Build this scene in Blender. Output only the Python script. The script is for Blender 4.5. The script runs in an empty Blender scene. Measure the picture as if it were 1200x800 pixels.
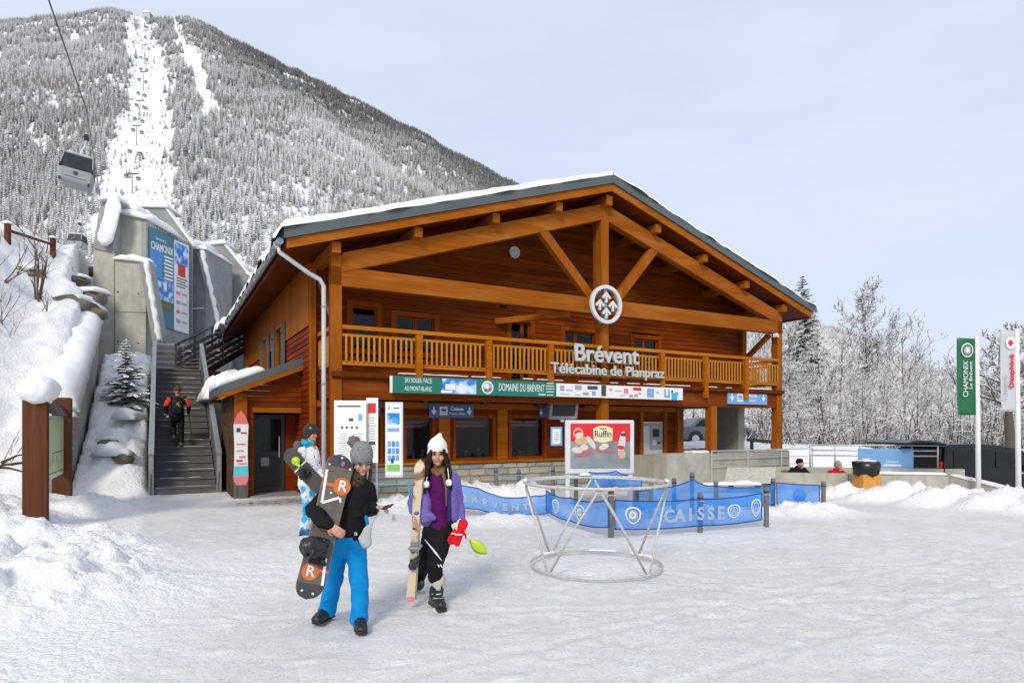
import bpy, bmesh, math, random
import numpy as np
from mathutils import Vector, Matrix, Quaternion

# ------------------------------------------------------------------ camera, sky, sun, exposure
SC = bpy.context.scene
COL = SC.collection
F, H = 734.0, 1.75                      # focal length in photo pixels, eye height in metres
cam_d = bpy.data.cameras.new('camera'); cam = bpy.data.objects.new('camera', cam_d); COL.objects.link(cam)
cam.location = (0, 0, H); cam.rotation_euler = (math.radians(90), 0, 0)
cam_d.sensor_width = 36; cam_d.lens = F/1200*36; cam_d.shift_y = 100/1200
cam_d.clip_start = 0.1; cam_d.clip_end = 30000
SC.camera = cam

SUN_AZ = Vector((-0.24, -0.97, 0)).normalized(); SUN_EL = math.radians(34)
to_sun = Vector((SUN_AZ.x*math.cos(SUN_EL), SUN_AZ.y*math.cos(SUN_EL), math.sin(SUN_EL)))
world = bpy.data.worlds.new('World'); SC.world = world; world.use_nodes = True
wn = world.node_tree; wn.nodes.clear()
wo = wn.nodes.new('ShaderNodeOutputWorld'); wb = wn.nodes.new('ShaderNodeBackground')
sky = wn.nodes.new('ShaderNodeTexSky'); sky.sky_type = 'NISHITA'; sky.sun_disc = False
sky.sun_elevation = SUN_EL; sky.sun_rotation = math.atan2(SUN_AZ.x, SUN_AZ.y)
sky.altitude = 1050; sky.air_density = 1.0; sky.dust_density = 2.5; sky.ozone_density = 1.2
# thin high cloud veils the blue: pale veil mixed over the clear sky, slightly streaky
tc = wn.nodes.new('ShaderNodeTexCoord'); mp = wn.nodes.new('ShaderNodeMapping'); mp.inputs['Scale'].default_value = (1.2, 1.2, 4.5)
ns = wn.nodes.new('ShaderNodeTexNoise'); ns.inputs['Scale'].default_value = 2.2; ns.inputs['Detail'].default_value = 5; ns.inputs['Roughness'].default_value = .55
rm = wn.nodes.new('ShaderNodeMapRange'); rm.inputs['From Min'].default_value = .3; rm.inputs['From Max'].default_value = .72
rm.inputs['To Min'].default_value = .80; rm.inputs['To Max'].default_value = .92
mx = wn.nodes.new('ShaderNodeMix'); mx.data_type = 'RGBA'
mx.inputs['B'].default_value = (7.5, 8.25, 9.9, 1)
wn.links.new(tc.outputs['Generated'], mp.inputs['Vector']); wn.links.new(mp.outputs['Vector'], ns.inputs['Vector'])
wn.links.new(ns.outputs['Fac'], rm.inputs['Value']); wn.links.new(rm.outputs['Result'], mx.inputs['Factor'])
wn.links.new(sky.outputs['Color'], mx.inputs['A']); wn.links.new(mx.outputs['Result'], wb.inputs['Color'])
wb.inputs['Strength'].default_value = 0.095
wn.links.new(wb.outputs['Background'], wo.inputs['Surface'])

sun_d = bpy.data.lights.new('sun', 'SUN'); sun = bpy.data.objects.new('sun', sun_d); COL.objects.link(sun)
sun_d.energy = 2.1; sun_d.angle = math.radians(13.0); sun_d.color = (1.0, .90, .74)
sun.rotation_euler = to_sun.to_track_quat('Z', 'Y').to_euler()

vs = SC.view_settings; vs.view_transform = 'Standard'; vs.look = 'None'; vs.gamma = 1; vs.use_curve_mapping = False
vs.exposure = 0.15
SC.cycles.max_bounces = 6; SC.cycles.diffuse_bounces = 3; SC.cycles.glossy_bounces = 3; SC.cycles.transmission_bounces = 5
SC.cycles.caustics_reflective = False; SC.cycles.caustics_refractive = False

# ------------------------------------------------------------------ photo pixel -> place helpers
O = Vector((-4.004, 14.0)); D1 = Vector((1315.0, 734.0)).normalized(); D2 = Vector((-D1.y, D1.x))
RZ = math.atan2(D1.y, D1.x)
def ray(u, v, s): return Vector(((u-600)/F*s, s, H+(500-v)/F*s))
def grd(u, v, z=0.0): return ray(u, v, F*(H-z)/(v-500))
def tow(w, t, z=0.0):                   # station frame -> world
    p = O + D1*w + D2*t; return Vector((p.x, p.y, z))
def tol(P):
    r = Vector((P.x, P.y)) - O; return Vector((r.dot(D1), r.dot(D2), P.z))
def fp(u, v, t):                        # pixel on the plane at depth t of the station frame -> (w, z)
    a = (u-600)/F; s = (t + O.dot(D2))/(a*D2.x + D2.y); p = tol(ray(u, v, s)); return p.x, p.z
def sp(u, v, w):                        # pixel on the plane at width w -> (t, z)
    a = (u-600)/F; s = (w + O.dot(D1))/(a*D1.x + D1.y); p = tol(ray(u, v, s)); return p.y, p.z

# ------------------------------------------------------------------ numpy noise
def _hash(ix, iy, iz, seed):
    n = (ix.astype(np.int64)*374761393 + iy.astype(np.int64)*668265263 + iz.astype(np.int64)*2147483647 + seed*974634777) & 0xffffffff
    n = ((n ^ (n >> 13))*1274126177) & 0xffffffff
    return ((n ^ (n >> 16)) & 0xffff)/65535.0
def vnoise(x, y, z=None, seed=0):
    x = np.asarray(x, float); y = np.asarray(y, float); z = np.zeros_like(x) if z is None else np.asarray(z, float)
    x0 = np.floor(x); y0 = np.floor(y); z0 = np.floor(z)
    fx, fy, fz = [f*f*(3-2*f) for f in (x-x0, y-y0, z-z0)]
    r = 0
    for a in (0, 1):
        for b in (0, 1):
            for c in (0, 1):
                wgt = (fx if a else 1-fx)*(fy if b else 1-fy)*(fz if c else 1-fz)
                r = r + wgt*_hash(x0+a, y0+b, z0+c, seed)
    return r*2-1
def fbm(x, y, z=None, seed=0, octv=4, gain=.5):
    r = 0; amp = 1; f = 1
    for i in range(octv):
        r = r + amp*vnoise(np.asarray(x)*f, np.asarray(y)*f, None if z is None else np.asarray(z)*f, seed+i*17); amp *= gain; f *= 2.03
    return r
def sstep(a, b, x): t = np.clip((x-a)/(b-a), 0, 1); return t*t*(3-2*t)

# ------------------------------------------------------------------ object helpers
def tag(o, label=None, cat=None, group=None, kind=None):
    if label: o['label'] = label
    if cat: o['category'] = cat
    if group: o['group'] = group
    if kind: o['kind'] = kind
    return o
def thing(name, label, cat, loc=(0, 0, 0), rz=0.0, group=None):
    o = bpy.data.objects.new(name, None); COL.objects.link(o); o.empty_display_size = .1
    o.location = loc; o.rotation_euler = (0, 0, rz); return tag(o, label, cat, group)
def link(name, me, mat, parent=None):
    o = bpy.data.objects.new(name, me); COL.objects.link(o)
    if mat is not None and not me.materials: me.materials.append(mat)
    if parent is not None: o.parent = parent
    return o
def copy_tree(o, parent=None):
    c = o.copy(); COL.objects.link(c); c.parent = parent
    for ch in o.children: copy_tree(ch, c)
    return c

def frame_of(d, ref=None):
    d = Vector(d).normalized(); r = Vector(ref) if ref is not None else (Vector((0, 0, 1)) if abs(d.z) < .9 else Vector((1, 0, 0)))
    a = (r - d*r.dot(d)).normalized(); b = d.cross(a); return a, b
class MB:
    def __init__(s): s.v = []; s.f = []; s.m = []; s.cm = 0
    def add(s, vs_, fs):
        n = len(s.v); s.v += [tuple(p) for p in vs_]; s.f += [tuple(i+n for i in f) for f in fs]; s.m += [s.cm]*len(fs); return s
    BF = [(0, 3, 2, 1), (4, 5, 6, 7), (0, 1, 5, 4), (1, 2, 6, 5), (2, 3, 7, 6), (3, 0, 4, 7)]
    def box(s, x0, x1, y0, y1, z0, z1, M=None):
        p = [Vector(q) for q in ((x0, y0, z0), (x1, y0, z0), (x1, y1, z0), (x0, y1, z0), (x0, y0, z1), (x1, y0, z1), (x1, y1, z1), (x0, y1, z1))]
        if M is not None: p = [M @ q for q in p]
        return s.add(p, s.BF)
    def bar(s, A, B, wd, ht, ref=(0, 0, 1)):          # rectangular bar: ht along ref, wd across
        A = Vector(A); B = Vector(B); a, b = frame_of(B-A, ref); a = a*ht/2; b = b*wd/2
        p = [A-a-b, A-a+b, A+a+b, A+a-b, B-a-b, B-a+b, B+a+b, B+a-b]
        return s.add(p, [(0, 1, 2, 3), (7, 6, 5, 4), (4, 5, 1, 0), (5, 6, 2, 1), (6, 7, 3, 2), (7, 4, 0, 3)])
    def tube(s, pts, rad, n=8, cap=True, ref=None, closed=False):
        pts = [Vector(p) for p in pts]; N = len(pts)
        if not hasattr(rad, '__len__'): rad = [rad]*N
        base = len(s.v); prev = None
        for i, p in enumerate(pts):
            if closed: d = pts[(i+1) % N]-pts[i-1]
            else: d = pts[min(i+1, N-1)]-pts[max(i-1, 0)]
            if d.length < 1e-9: d = Vector((0, 0, 1))
            a, b = frame_of(d, ref if ref is not None else prev); prev = a
            ra, rb = (rad[i] if hasattr(rad[i], '__len__') else (rad[i], rad[i]))
            for k in range(n):
                t = 2*math.pi*k/n; s.v.append(tuple(p + a*(ra*math.cos(t)) + b*(rb*math.sin(t))))
        fs = []
        for i in range(N if closed else N-1):
            j = (i+1) % N
            for k in range(n):
                k2 = (k+1) % n; fs.append((base+i*n+k, base+i*n+k2, base+j*n+k2, base+j*n+k))
        if cap and not closed:
            fs.append(tuple(base+k for k in reversed(range(n)))); fs.append(tuple(base+(N-1)*n+k for k in range(n)))
        s.f += fs; s.m += [s.cm]*len(fs); return s
    def capsule(s, pts, rad, n=10, ref=None):          # tube with rounded ends
        pts = [Vector(p) for p in pts]; rad = [r if hasattr(r, '__len__') else (r, r) for r in rad]
        d0 = (pts[0]-pts[1]).normalized(); d1 = (pts[-1]-pts[-2]).normalized()
        P = []; R = []
        for k in (1.0, .8, .45): 
            q = math.sqrt(max(0, 1-k*k)); m = min(rad[0]); P.append(pts[0]+d0*m*k); R.append((max(rad[0][0]*q, 1e-3), max(rad[0][1]*q, 1e-3)))
        P += pts; R += rad
        for k in (.45, .8, 1.0):
            q = math.sqrt(max(0, 1-k*k)); m = min(rad[-1]); P.append(pts[-1]+d1*m*k); R.append((max(rad[-1][0]*q, 1e-3), max(rad[-1][1]*q, 1e-3)))
        return s.tube(P, R, n, True, ref)
    def ball(s, c, r, nu=14, nv=10, M=None):
        c = Vector(c); r = r if hasattr(r, '__len__') else (r, r, r); base = len(s.v)
        vv = [(0, 0, -1)]
        for j in range(1, nv):
            ph = -math.pi/2+math.pi*j/nv
            for i in range(nu): th = 2*math.pi*i/nu; vv.append((math.cos(ph)*math.cos(th), math.cos(ph)*math.sin(th), math.sin(ph)))
        vv.append((0, 0, 1))
        for q in vv:
            p = Vector((q[0]*r[0], q[1]*r[1], q[2]*r[2]))
            if M is not None: p = M @ p
            s.v.append(tuple(c+p))
        fs = []
        for i in range(nu):
            i2 = (i+1) % nu; fs.append((base, base+1+i2, base+1+i))
            for j in range(nv-2): a = base+1+j*nu; b = a+nu; fs.append((a+i, a+i2, b+i2, b+i))
            t = base+1+(nv-2)*nu; fs.append((t+i, t+i2, base+len(vv)-1))
        s.f += fs; s.m += [s.cm]*len(fs); return s
    def prism(s, poly, ext, M=None):                   # poly: list of 3-D points (ccw seen against ext), swept by ext
        poly = [Vector(p) for p in poly]; e = Vector(ext); n = len(poly)
        p = poly+[q+e for q in poly]
        if M is not None: p = [M @ q for q in p]
        fs = [tuple(reversed(range(n))), tuple(range(n, 2*n))]+[(i, (i+1) % n, n+(i+1) % n, n+i) for i in range(n)]
        return s.add(p, fs)
    def lathe(s, prof, n=16, c=(0, 0, 0), M=None):
        base = len(s.v); c = Vector(c)
        for r, z in prof:
            for k in range(n):
                t = 2*math.pi*k/n; p = Vector((r*math.cos(t), r*math.sin(t), z))
                if M is not None: p = M @ p
                s.v.append(tuple(c+p))
        fs = []
        for i in range(len(prof)-1):
            for k in range(n): k2 = (k+1) % n; fs.append((base+i*n+k, base+i*n+k2, base+(i+1)*n+k2, base+(i+1)*n+k))
        fs.append(tuple(base+k for k in reversed(range(n)))); fs.append(tuple(base+(len(prof)-1)*n+k for k in range(n)))
        s.f += fs; s.m += [s.cm]*len(fs); return s
    def mesh(s, name, smooth=False):
        me = bpy.data.meshes.new(name); me.from_pydata(s.v, [], s.f)
        if any(s.m): me.polygons.foreach_set('material_index', s.m)
        if smooth: me.polygons.foreach_set('use_smooth', [True]*len(s.f))
        me.update(); return me
    def build(s, name, mat, parent=None, smooth=False, fix=False):
        me = s.mesh(name, smooth)
        if fix:
            bm = bmesh.new(); bm.from_mesh(me); bmesh.ops.recalc_face_normals(bm, faces=bm.faces); bm.to_mesh(me); bm.free()
        for m in (mat if isinstance(mat, (list, tuple)) else [mat]): me.materials.append(m)
        return link(name, me, None, parent)
def bevel(o, wd=.01, seg=2):
    m = o.modifiers.new('bevel', 'BEVEL'); m.width = wd; m.segments = seg; m.limit_method = 'ANGLE'; return o
def solidify_mesh(me, smooth=True):
    me.polygons.foreach_set('use_smooth', [smooth]*len(me.polygons)); me.update(); return me
def remeshed(mb, voxel, smooth=4, noise=None, name='m'):
    """union closed shapes into one continuous skin"""
    me = mb.mesh(name); bm = bmesh.new(); bm.from_mesh(me); bmesh.ops.recalc_face_normals(bm, faces=bm.faces); bm.to_mesh(me); bm.free()
    o = bpy.data.objects.new('tmp', me); COL.objects.link(o)
    r = o.modifiers.new('r', 'REMESH'); r.mode = 'VOXEL'; r.voxel_size = voxel
    if smooth:
        m = o.modifiers.new('s', 'SMOOTH'); m.iterations = smooth; m.factor = .5
    dg = bpy.context.evaluated_depsgraph_get(); me2 = bpy.data.meshes.new_from_object(o.evaluated_get(dg))
    bpy.data.objects.remove(o); bpy.data.meshes.remove(me)
    if noise:
        n = len(me2.vertices); co = np.empty(n*3); me2.vertices.foreach_get('co', co); co = co.reshape(-1, 3)
        no = np.empty(n*3); me2.vertices.foreach_get('normal', no); no = no.reshape(-1, 3)
        co = co + no*noise(co)[:, None]; me2.vertices.foreach_set('co', co.ravel()); me2.update()
    me2.name = name; return solidify_mesh(me2)
_fonts = {}
def text_mesh(txt, size, ext=.002, bold=0.0, align='CENTER', squeeze=1.0):
    key = (txt, size, ext, bold, align, squeeze)
    if key in _fonts: return _fonts[key]
    cu = bpy.data.curves.new('t', 'FONT'); cu.body = txt; cu.size = size; cu.extrude = ext; cu.offset = bold; cu.align_x = align; cu.align_y = 'CENTER'; cu.resolution_u = 3
    o = bpy.data.objects.new('t', cu); COL.objects.link(o)
    dg = bpy.context.evaluated_depsgraph_get(); me = bpy.data.meshes.new_from_object(o.evaluated_get(dg))
    bpy.data.objects.remove(o); bpy.data.curves.remove(cu)
    if squeeze != 1.0:
        for vtx in me.vertices: vtx.co.x *= squeeze
    me.name = 'lettering'; _fonts[key] = me; return me
def lettering(txt, size, mat, parent, M, ext=.002, bold=0.0, align='CENTER', squeeze=1.0, name='lettering', fit=None):
    me = text_mesh(txt, size, ext, bold, align, squeeze).copy()
    if fit:
        xs_ = [v.co.x for v in me.vertices]; k = fit/(max(xs_)-min(xs_))
        for v in me.vertices: v.co.x *= k
    me.materials.clear(); me.materials.append(mat)
    o = link(name, me, None, parent); o.matrix_local = M; return o
FRONT = Matrix.Rotation(math.radians(90), 4, 'X')      # text plane -> standing, facing -Y
def lumpy(dims, cuts=.08, amp=.03, seed=0, round_=.5, bottom_flat=True, freq=2.4):
    """rounded lump of snow, dims = (lx, ly, lz), base at z=0"""
    lx, ly, lz = dims; nx = max(4, int(lx/cuts)); ny = max(4, int(ly/cuts)); V = []; Fc = []
    xs = np.linspace(-1, 1, nx+1); ys = np.linspace(-1, 1, ny+1)
    X, Y = np.meshgrid(xs, ys, indexing='ij')
    ex = min(1.0, lz*1.2/(lx/2)); ey = min(1.0, lz*1.2/(ly/2))
    px = np.clip((1-np.abs(X))/ex, 0, 1); py = np.clip((1-np.abs(Y))/ey, 0, 1)
    hx = np.sqrt(1-(1-px)**2); hy = np.sqrt(1-(1-py)**2)
    Z = lz*np.minimum(hx, 1)*np.minimum(hy, 1)
    wob = fbm(X*lx*freq/2, Y*ly*freq/2, None, seed, 3)
    edge = np.maximum(np.abs(X), np.abs(Y)) > .999
    Z = Z*(1+.22*wob*min(1, amp/.03)) + np.where(edge, 0, amp*.3*wob)
    XX = X*lx/2*(1+ .0); YY = Y*ly/2
    XX = XX + amp*fbm(XX*3+9, YY*3, None, seed+5, 2)*np.where(np.abs(X) > .9, .7, .2); YY = YY + amp*fbm(XX*3, YY*3+7, None, seed+8, 2)*np.where(np.abs(Y) > .9, .7, .2)
    V = np.stack([XX, YY, np.maximum(Z, 0)], -1).reshape(-1, 3)
    idx = lambda i, j: i*(ny+1)+j
    Fc = [(idx(i, j), idx(i+1, j), idx(i+1, j+1), idx(i, j+1)) for i in range(nx) for j in range(ny)]
    ring = [idx(i, 0) for i in range(nx+1)]+[idx(nx, j) for j in range(1, ny+1)]+[idx(i, ny) for i in range(nx-1, -1, -1)]+[idx(0, j) for j in range(ny-1, 0, -1)]
    V = [tuple(p) for p in V]; Fc.append(tuple(reversed(ring)))
    return V, Fc
def snow_lump(name, dims, M, parent, mat, **k):
    V, Fc = lumpy(dims, **k); me = bpy.data.meshes.new(name); me.from_pydata(V, [], Fc)
    me.polygons.foreach_set('use_smooth', [True]*(len(Fc)-1)+[False]); me.update()
    o = link(name, me, mat, parent); o.matrix_local = M; return o
def grid_mesh(name, P, mat, smooth=True):
    """P: (n, m, 3) array of points"""
    n, m = P.shape[:2]; me = bpy.data.meshes.new(name)
    i = np.arange(n-1)[:, None]*m + np.arange(m-1)[None, :]
    q = np.stack([i, i+m, i+m+1, i+1], -1).reshape(-1, 4)
    me.vertices.add(n*m); me.vertices.foreach_set('co', P.reshape(-1).astype(np.float32))
    me.loops.add(q.size); me.loops.foreach_set('vertex_index', q.reshape(-1).astype(np.int32))
    me.polygons.add(len(q)); me.polygons.foreach_set('loop_start', np.arange(0, q.size, 4, dtype=np.int32)); me.polygons.foreach_set('loop_total', np.full(len(q), 4, np.int32))
    me.polygons.foreach_set('use_smooth', np.full(len(q), smooth)); me.update(calc_edges=True); me.validate()
    return link(name, me, mat)

# ------------------------------------------------------------------ materials
def new_mat(name):
    m = bpy.data.materials.new(name); m.use_nodes = True; nt = m.node_tree
    return m, nt, nt.nodes['Principled BSDF']
def nd(nt, typ, **k):
    n = nt.nodes.new(typ)
    for a, b in k.items():
        if a in n.inputs: n.inputs[a].default_value = b
        else: setattr(n, a, b)
    return n
def rgba(c): return (c[0], c[1], c[2], 1)
def mixc(nt, fac, a, b, blend='MIX'):
    n = nt.nodes.new('ShaderNodeMix'); n.data_type = 'RGBA'; n.blend_type = blend
    for key, x in (('Factor', fac), ('A', a), ('B', b)):
        i = [q for q in n.inputs if q.name == key and (q.type == ('VALUE' if key == 'Factor' else 'RGBA'))][0]
        if hasattr(x, 'is_output') or isinstance(x, bpy.types.NodeSocket): nt.links.new(x, i)
        else: i.default_value = x if key == 'Factor' else rgba(x)
    return [q for q in n.outputs if q.type == 'RGBA'][0]
def ramp(nt, src, lo, hi, a=0.0, b=1.0):
    n = nd(nt, 'ShaderNodeMapRange'); n.clamp = True; nt.links.new(src, n.inputs['Value'])
    n.inputs['From Min'].default_value = lo; n.inputs['From Max'].default_value = hi; n.inputs['To Min'].default_value = a; n.inputs['To Max'].default_value = b
    return n.outputs['Result']
def coords(nt, scale=(1, 1, 1), kind='Object'):
    t = nd(nt, 'ShaderNodeTexCoord'); m = nd(nt, 'ShaderNodeMapping'); m.inputs['Scale'].default_value = scale
    nt.links.new(t.outputs[kind], m.inputs['Vector']); return m.outputs['Vector']
def noise(nt, vec, scale, detail=4, rough=.55, out='Fac'):
    n = nd(nt, 'ShaderNodeTexNoise', Scale=scale, Detail=detail, Roughness=rough); nt.links.new(vec, n.inputs['Vector']); return n.outputs[out]
def bump(nt, bs, hgt, strength=.3, dist=.01):
    b = nd(nt, 'ShaderNodeBump', Strength=strength, Distance=dist); nt.links.new(hgt, b.inputs['Height']); nt.links.new(b.outputs['Normal'], bs.inputs['Normal'])
def plain(name, c, rough=.6, metal=0.0, var=.12, scale=8.0, bmp=0.0, spec=.5, coat=0.0):
    m, nt, bs = new_mat(name); v = coords(nt); n = noise(nt, v, scale)
    col = mixc(nt, ramp(nt, n, .3, .7), [x*(1-var) for x in c], [min(1, x*(1+var)) for x in c])
    nt.links.new(col, bs.inputs['Base Color']); bs.inputs['Roughness'].default_value = rough; bs.inputs['Metallic'].default_value = metal
    bs.inputs['Specular IOR Level'].default_value = spec; bs.inputs['Coat Weight'].default_value = coat
    if bmp: bump(nt, bs, noise(nt, v, scale*5), bmp, .005)
    return m
def wood(name, c, axis='x', dark=.45, rough=.5, per_obj=.25, fine=30, pale=.5):
    m, nt, bs = new_mat(name)
    sc = {'x': (.6, fine, fine), 'y': (fine, .6, fine), 'z': (fine, fine, .6)}[axis]
    v = coords(nt, sc); n = noise(nt, v, 1.0, 5, .6); n2 = noise(nt, coords(nt), 1.3, 3)
    oi = nd(nt, 'ShaderNodeObjectInfo'); gi = nd(nt, 'ShaderNodeNewGeometry')
    c1 = mixc(nt, ramp(nt, n, .35, .7), [x*dark for x in c], c)
    isl = mixc(nt, ramp(nt, gi.outputs['Random Per Island'], 0, 1, 1-per_obj, 1+per_obj*.4), (0, 0, 0), (1, 1, 1))
    c2 = mixc(nt, 1.0, c1, isl, 'MULTIPLY')
    c3 = mixc(nt, ramp(nt, n2, .35, .75, 0, .35), c2, [x*.55 for x in c])
    n3 = noise(nt, coords(nt, {'x': (.5, 3, 3), 'y': (3, .5, 3), 'z': (3, 3, .5)}[axis]), 1.1, 4, .6); c3 = mixc(nt, ramp(nt, n3, .50, .78, 0, pale), c3, [min(1, c[0]*1.12), c[1]*1.75+.01, c[2]*4+.012])
    nt.links.new(c3, bs.inputs['Base Color']); bs.inputs['Roughness'].default_value = rough; bs.inputs['Specular IOR Level'].default_value = .06
    bump(nt, bs, n, .15, .004); return m
def snow_mat(name, c=(.845, .845, .85), fine=1.0, dirt=0.0, bs_=.5):
    m, nt, bs = new_mat(name); v = coords(nt)
    n = noise(nt, v, 14*fine, 5, .65); n2 = noise(nt, v, 70*fine, 3, .6)
    col = mixc(nt, ramp(nt, n, .3, .7), [x*.96 for x in c], c)
    nt.links.new(col, bs.inputs['Base Color']); bs.inputs['Roughness'].default_value = .7; bs.inputs['Specular IOR Level'].default_value = .25
    mm = nd(nt, 'ShaderNodeMath', operation='ADD'); nt.links.new(n, mm.inputs[0]); nt.links.new(n2, mm.inputs[1])
    bump(nt, bs, mm.outputs[0], bs_, .02); return m
def frosted(name, dark, snow=(.84, .84, .85), lo=-.25, hi=.45, attr=None, nscale=.8):
    """bark / needles with snow lying on what faces up"""
    m, nt, bs = new_mat(name); g = nd(nt, 'ShaderNodeNewGeometry'); sx = nd(nt, 'ShaderNodeSeparateXYZ'); nt.links.new(g.outputs['Normal'], sx.inputs[0])
    v = coords(nt); n = noise(nt, v, nscale, 4, .7); oi = nd(nt, 'ShaderNodeObjectInfo')
    a = nd(nt, 'ShaderNodeMath', operation='MULTIPLY_ADD'); nt.links.new(n, a.inputs[0]); a.inputs[1].default_value = 1.6; a.inputs[2].default_value = -.8
    b = nd(nt, 'ShaderNodeMath', operation='ADD'); nt.links.new(sx.outputs['Z'], b.inputs[0]); nt.links.new(a.outputs[0], b.inputs[1])
    last = b.outputs[0]
    if attr:
        at = nd(nt, 'ShaderNodeAttribute'); at.attribute_type = 'INSTANCER'; at.attribute_name = attr
        c = nd(nt, 'ShaderNodeMath', operation='ADD'); nt.links.new(last, c.inputs[0]); nt.links.new(at.outputs['Fac'], c.inputs[1]); last = c.outputs[0]
    d2 = [x*1.7 for x in dark]
    dk = mixc(nt, oi.outputs['Random'], dark, d2)
    col = mixc(nt, ramp(nt, last, lo, hi), dk, snow)
    nt.links.new(col, bs.inputs['Base Color']); bs.inputs['Roughness'].default_value = .8; bs.inputs['Specular IOR Level'].default_value = .2
    return m
def concrete_mat(name, c, streak=.35):
    m, nt, bs = new_mat(name); v = coords(nt); n = noise(nt, v, 2.2, 6, .65); st = noise(nt, coords(nt, (6, 6, .35)), 1.2, 4, .6); n3 = noise(nt, v, 45, 3)
    c1 = mixc(nt, ramp(nt, n, .3, .72), [x*.72 for x in c], [min(1, x*1.1) for x in c])
    c2 = mixc(nt, ramp(nt, st, .48, .75, 0, streak), c1, [x*.45 for x in c])
    nt.links.new(c2, bs.inputs['Base Color']); bs.inputs['Roughness'].default_value = .85; bs.inputs['Specular IOR Level'].default_value = .25
    bump(nt, bs, n3, .25, .004); return m
def glass_mat(name, tint=(.75, .82, .82), rough=.02):
    m, nt, bs = new_mat(name); bs.inputs['Base Color'].default_value = rgba(tint); bs.inputs['Transmission Weight'].default_value = 1; bs.inputs['Roughness'].default_value = rough; bs.inputs['IOR'].default_value = 1.26
    return m
def two_tone(name, a, b, scale=8.0, lo=.45, hi=.55, rough=.75, bmp=.0, coord=(1, 1, 1), tex='noise'):
    m, nt, bs = new_mat(name); v = coords(nt, coord)
    if tex == 'noise': n = noise(nt, v, scale, 3, .5)
    elif tex == 'wave':
        w = nd(nt, 'ShaderNodeTexWave', Scale=scale, Distortion=2.5); w.inputs['Detail'].default_value = 2; w.bands_direction = 'DIAGONAL'; nt.links.new(v, w.inputs['Vector']); n = w.outputs['Fac']
    else:
        w = nd(nt, 'ShaderNodeTexVoronoi', Scale=scale); nt.links.new(v, w.inputs['Vector']); n = w.outputs['Distance']
    nt.links.new(mixc(nt, ramp(nt, n, lo, hi), a, b), bs.inputs['Base Color']); bs.inputs['Roughness'].default_value = rough
    if bmp: bump(nt, bs, noise(nt, coords(nt), 60, 3), bmp, .004)
    return m
M = {}
M['beam'] = wood('beam_wood', (.43, .118, .009), 'x', .6)
M['beam_z'] = wood('post_wood', (.43, .118, .009), 'z', .6)
M['rail'] = wood('rail_wood', (.58, .19, .014), 'x', .6)
M['clad'] = wood('cladding_wood', (.275, .052, .003), 'x', .5, per_obj=.35)
M['cladd'] = wood('dark_cladding_wood', (.27, .036, .004), 'y', .55, per_obj=.35)
M['cladv'] = wood('upright_cladding_wood', (.43, .115, .007), 'z', .6, per_obj=.3, pale=.2)
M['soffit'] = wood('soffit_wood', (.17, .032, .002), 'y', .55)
M['frame'] = wood('window_wood', (.36, .07, .003), 'z', .6)
M['sill'] = wood('sill_wood', (.54, .15, .005), 'x', .6)
M['roof'] = plain('grey_roof_metal', (.085, .10, .10), .45, .0, .1, 3)
M['snow'] = snow_mat('snow')
M['zinc'] = plain('galvanised_steel', (.55, .57, .58), .4, .35, .12, 20)
M['zincd'] = plain('dull_grey_steel', (.30, .32, .33), .5, .4, .15, 12)
M['white'] = plain('white_paint', (.78, .79, .80), .45, 0, .03, 5)
M['offw'] = plain('white_lacquer', (.62, .65, .67), .4, 0, .05, 5)
M['dark'] = plain('dark_grey_metal', (.035, .04, .045), .45, .2, .2, 12)
M['black'] = plain('black_plastic', (.012, .012, .014), .45, 0, .3, 12)
M['glass'] = glass_mat('window_glass')
M['conc'] = concrete_mat('concrete', (.47, .46, .40))
M['concg'] = concrete_mat('grey_concrete', (.33, .34, .335), .25)
M['concd'] = concrete_mat('shuttered_concrete', (.42, .41, .36), .5)
M['ice'] = glass_mat('ice', (.92, .96, 1.0), .15)
M['gwood'] = wood('weathered_wood', (.20, .17, .14), 'x', .5, .8, .4)
M['gwoodz'] = wood('weathered_upright_wood', (.17, .16, .15), 'z', .5, .8, .4)
M['bwood'] = wood('brown_post_wood', (.17, .066, .032), 'z', .55, .75, .2)
M['mortar'] = concrete_mat('mortar', (.28, .27, .23))
M['stone'] = []
for i, c in enumerate([(.42, .40, .33), (.36, .355, .32), (.46, .43, .35), (.31, .32, .30), (.48, .46, .41)]): M['stone'].append(concrete_mat('stone_%d' % i, c, .2))
M['rock'] = concrete_mat('mossy_rock', (.19, .165, .125), .4)
def flat(name, c, rough=.5): return plain(name, c, rough, 0, .03, 6)
M['green'] = flat('sign_green', (.004, .16, .115)); M['fgreen'] = flat('flag_green', (.004, .125, .05)); M['blue'] = flat('sign_blue', (.055, .125, .29)); M['lblue'] = flat('sign_light_blue', (.17, .37, .66))
M['sky_b'] = flat('print_blue', (.05, .25, .62)); M['cyan'] = flat('print_cyan', (.02, .42, .70)); M['red'] = flat('print_red', (.62, .012, .018)); M['pinkp'] = flat('print_pink', (.70, .22, .25))
M['ink'] = flat('print_dark', (.05, .055, .06)); M['greyp'] = flat('print_grey', (.33, .35, .36)); M['cream'] = flat('print_cream', (.75, .66, .42)); M['petrol'] = flat('print_petrol', (.03, .17, .25)); M['lime'] = flat('lime', (.42, .58, .02), .4)
M['photo'] = two_tone('print_mountain_photo', (.03, .20, .62), (.70, .78, .88), 3.2, .46, .62)
M['slate'] = two_tone('print_slate', (.16, .18, .19), (.28, .31, .33), 3, .3, .7)
M['skin'] = plain('skin', (.52, .27, .18), .5, 0, .08, 14); M['hair'] = plain('dark_hair', (.016, .010, .007), .6, 0, .4, 40, spec=.12); M['lips'] = flat('lips', (.42, .10, .08))

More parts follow.
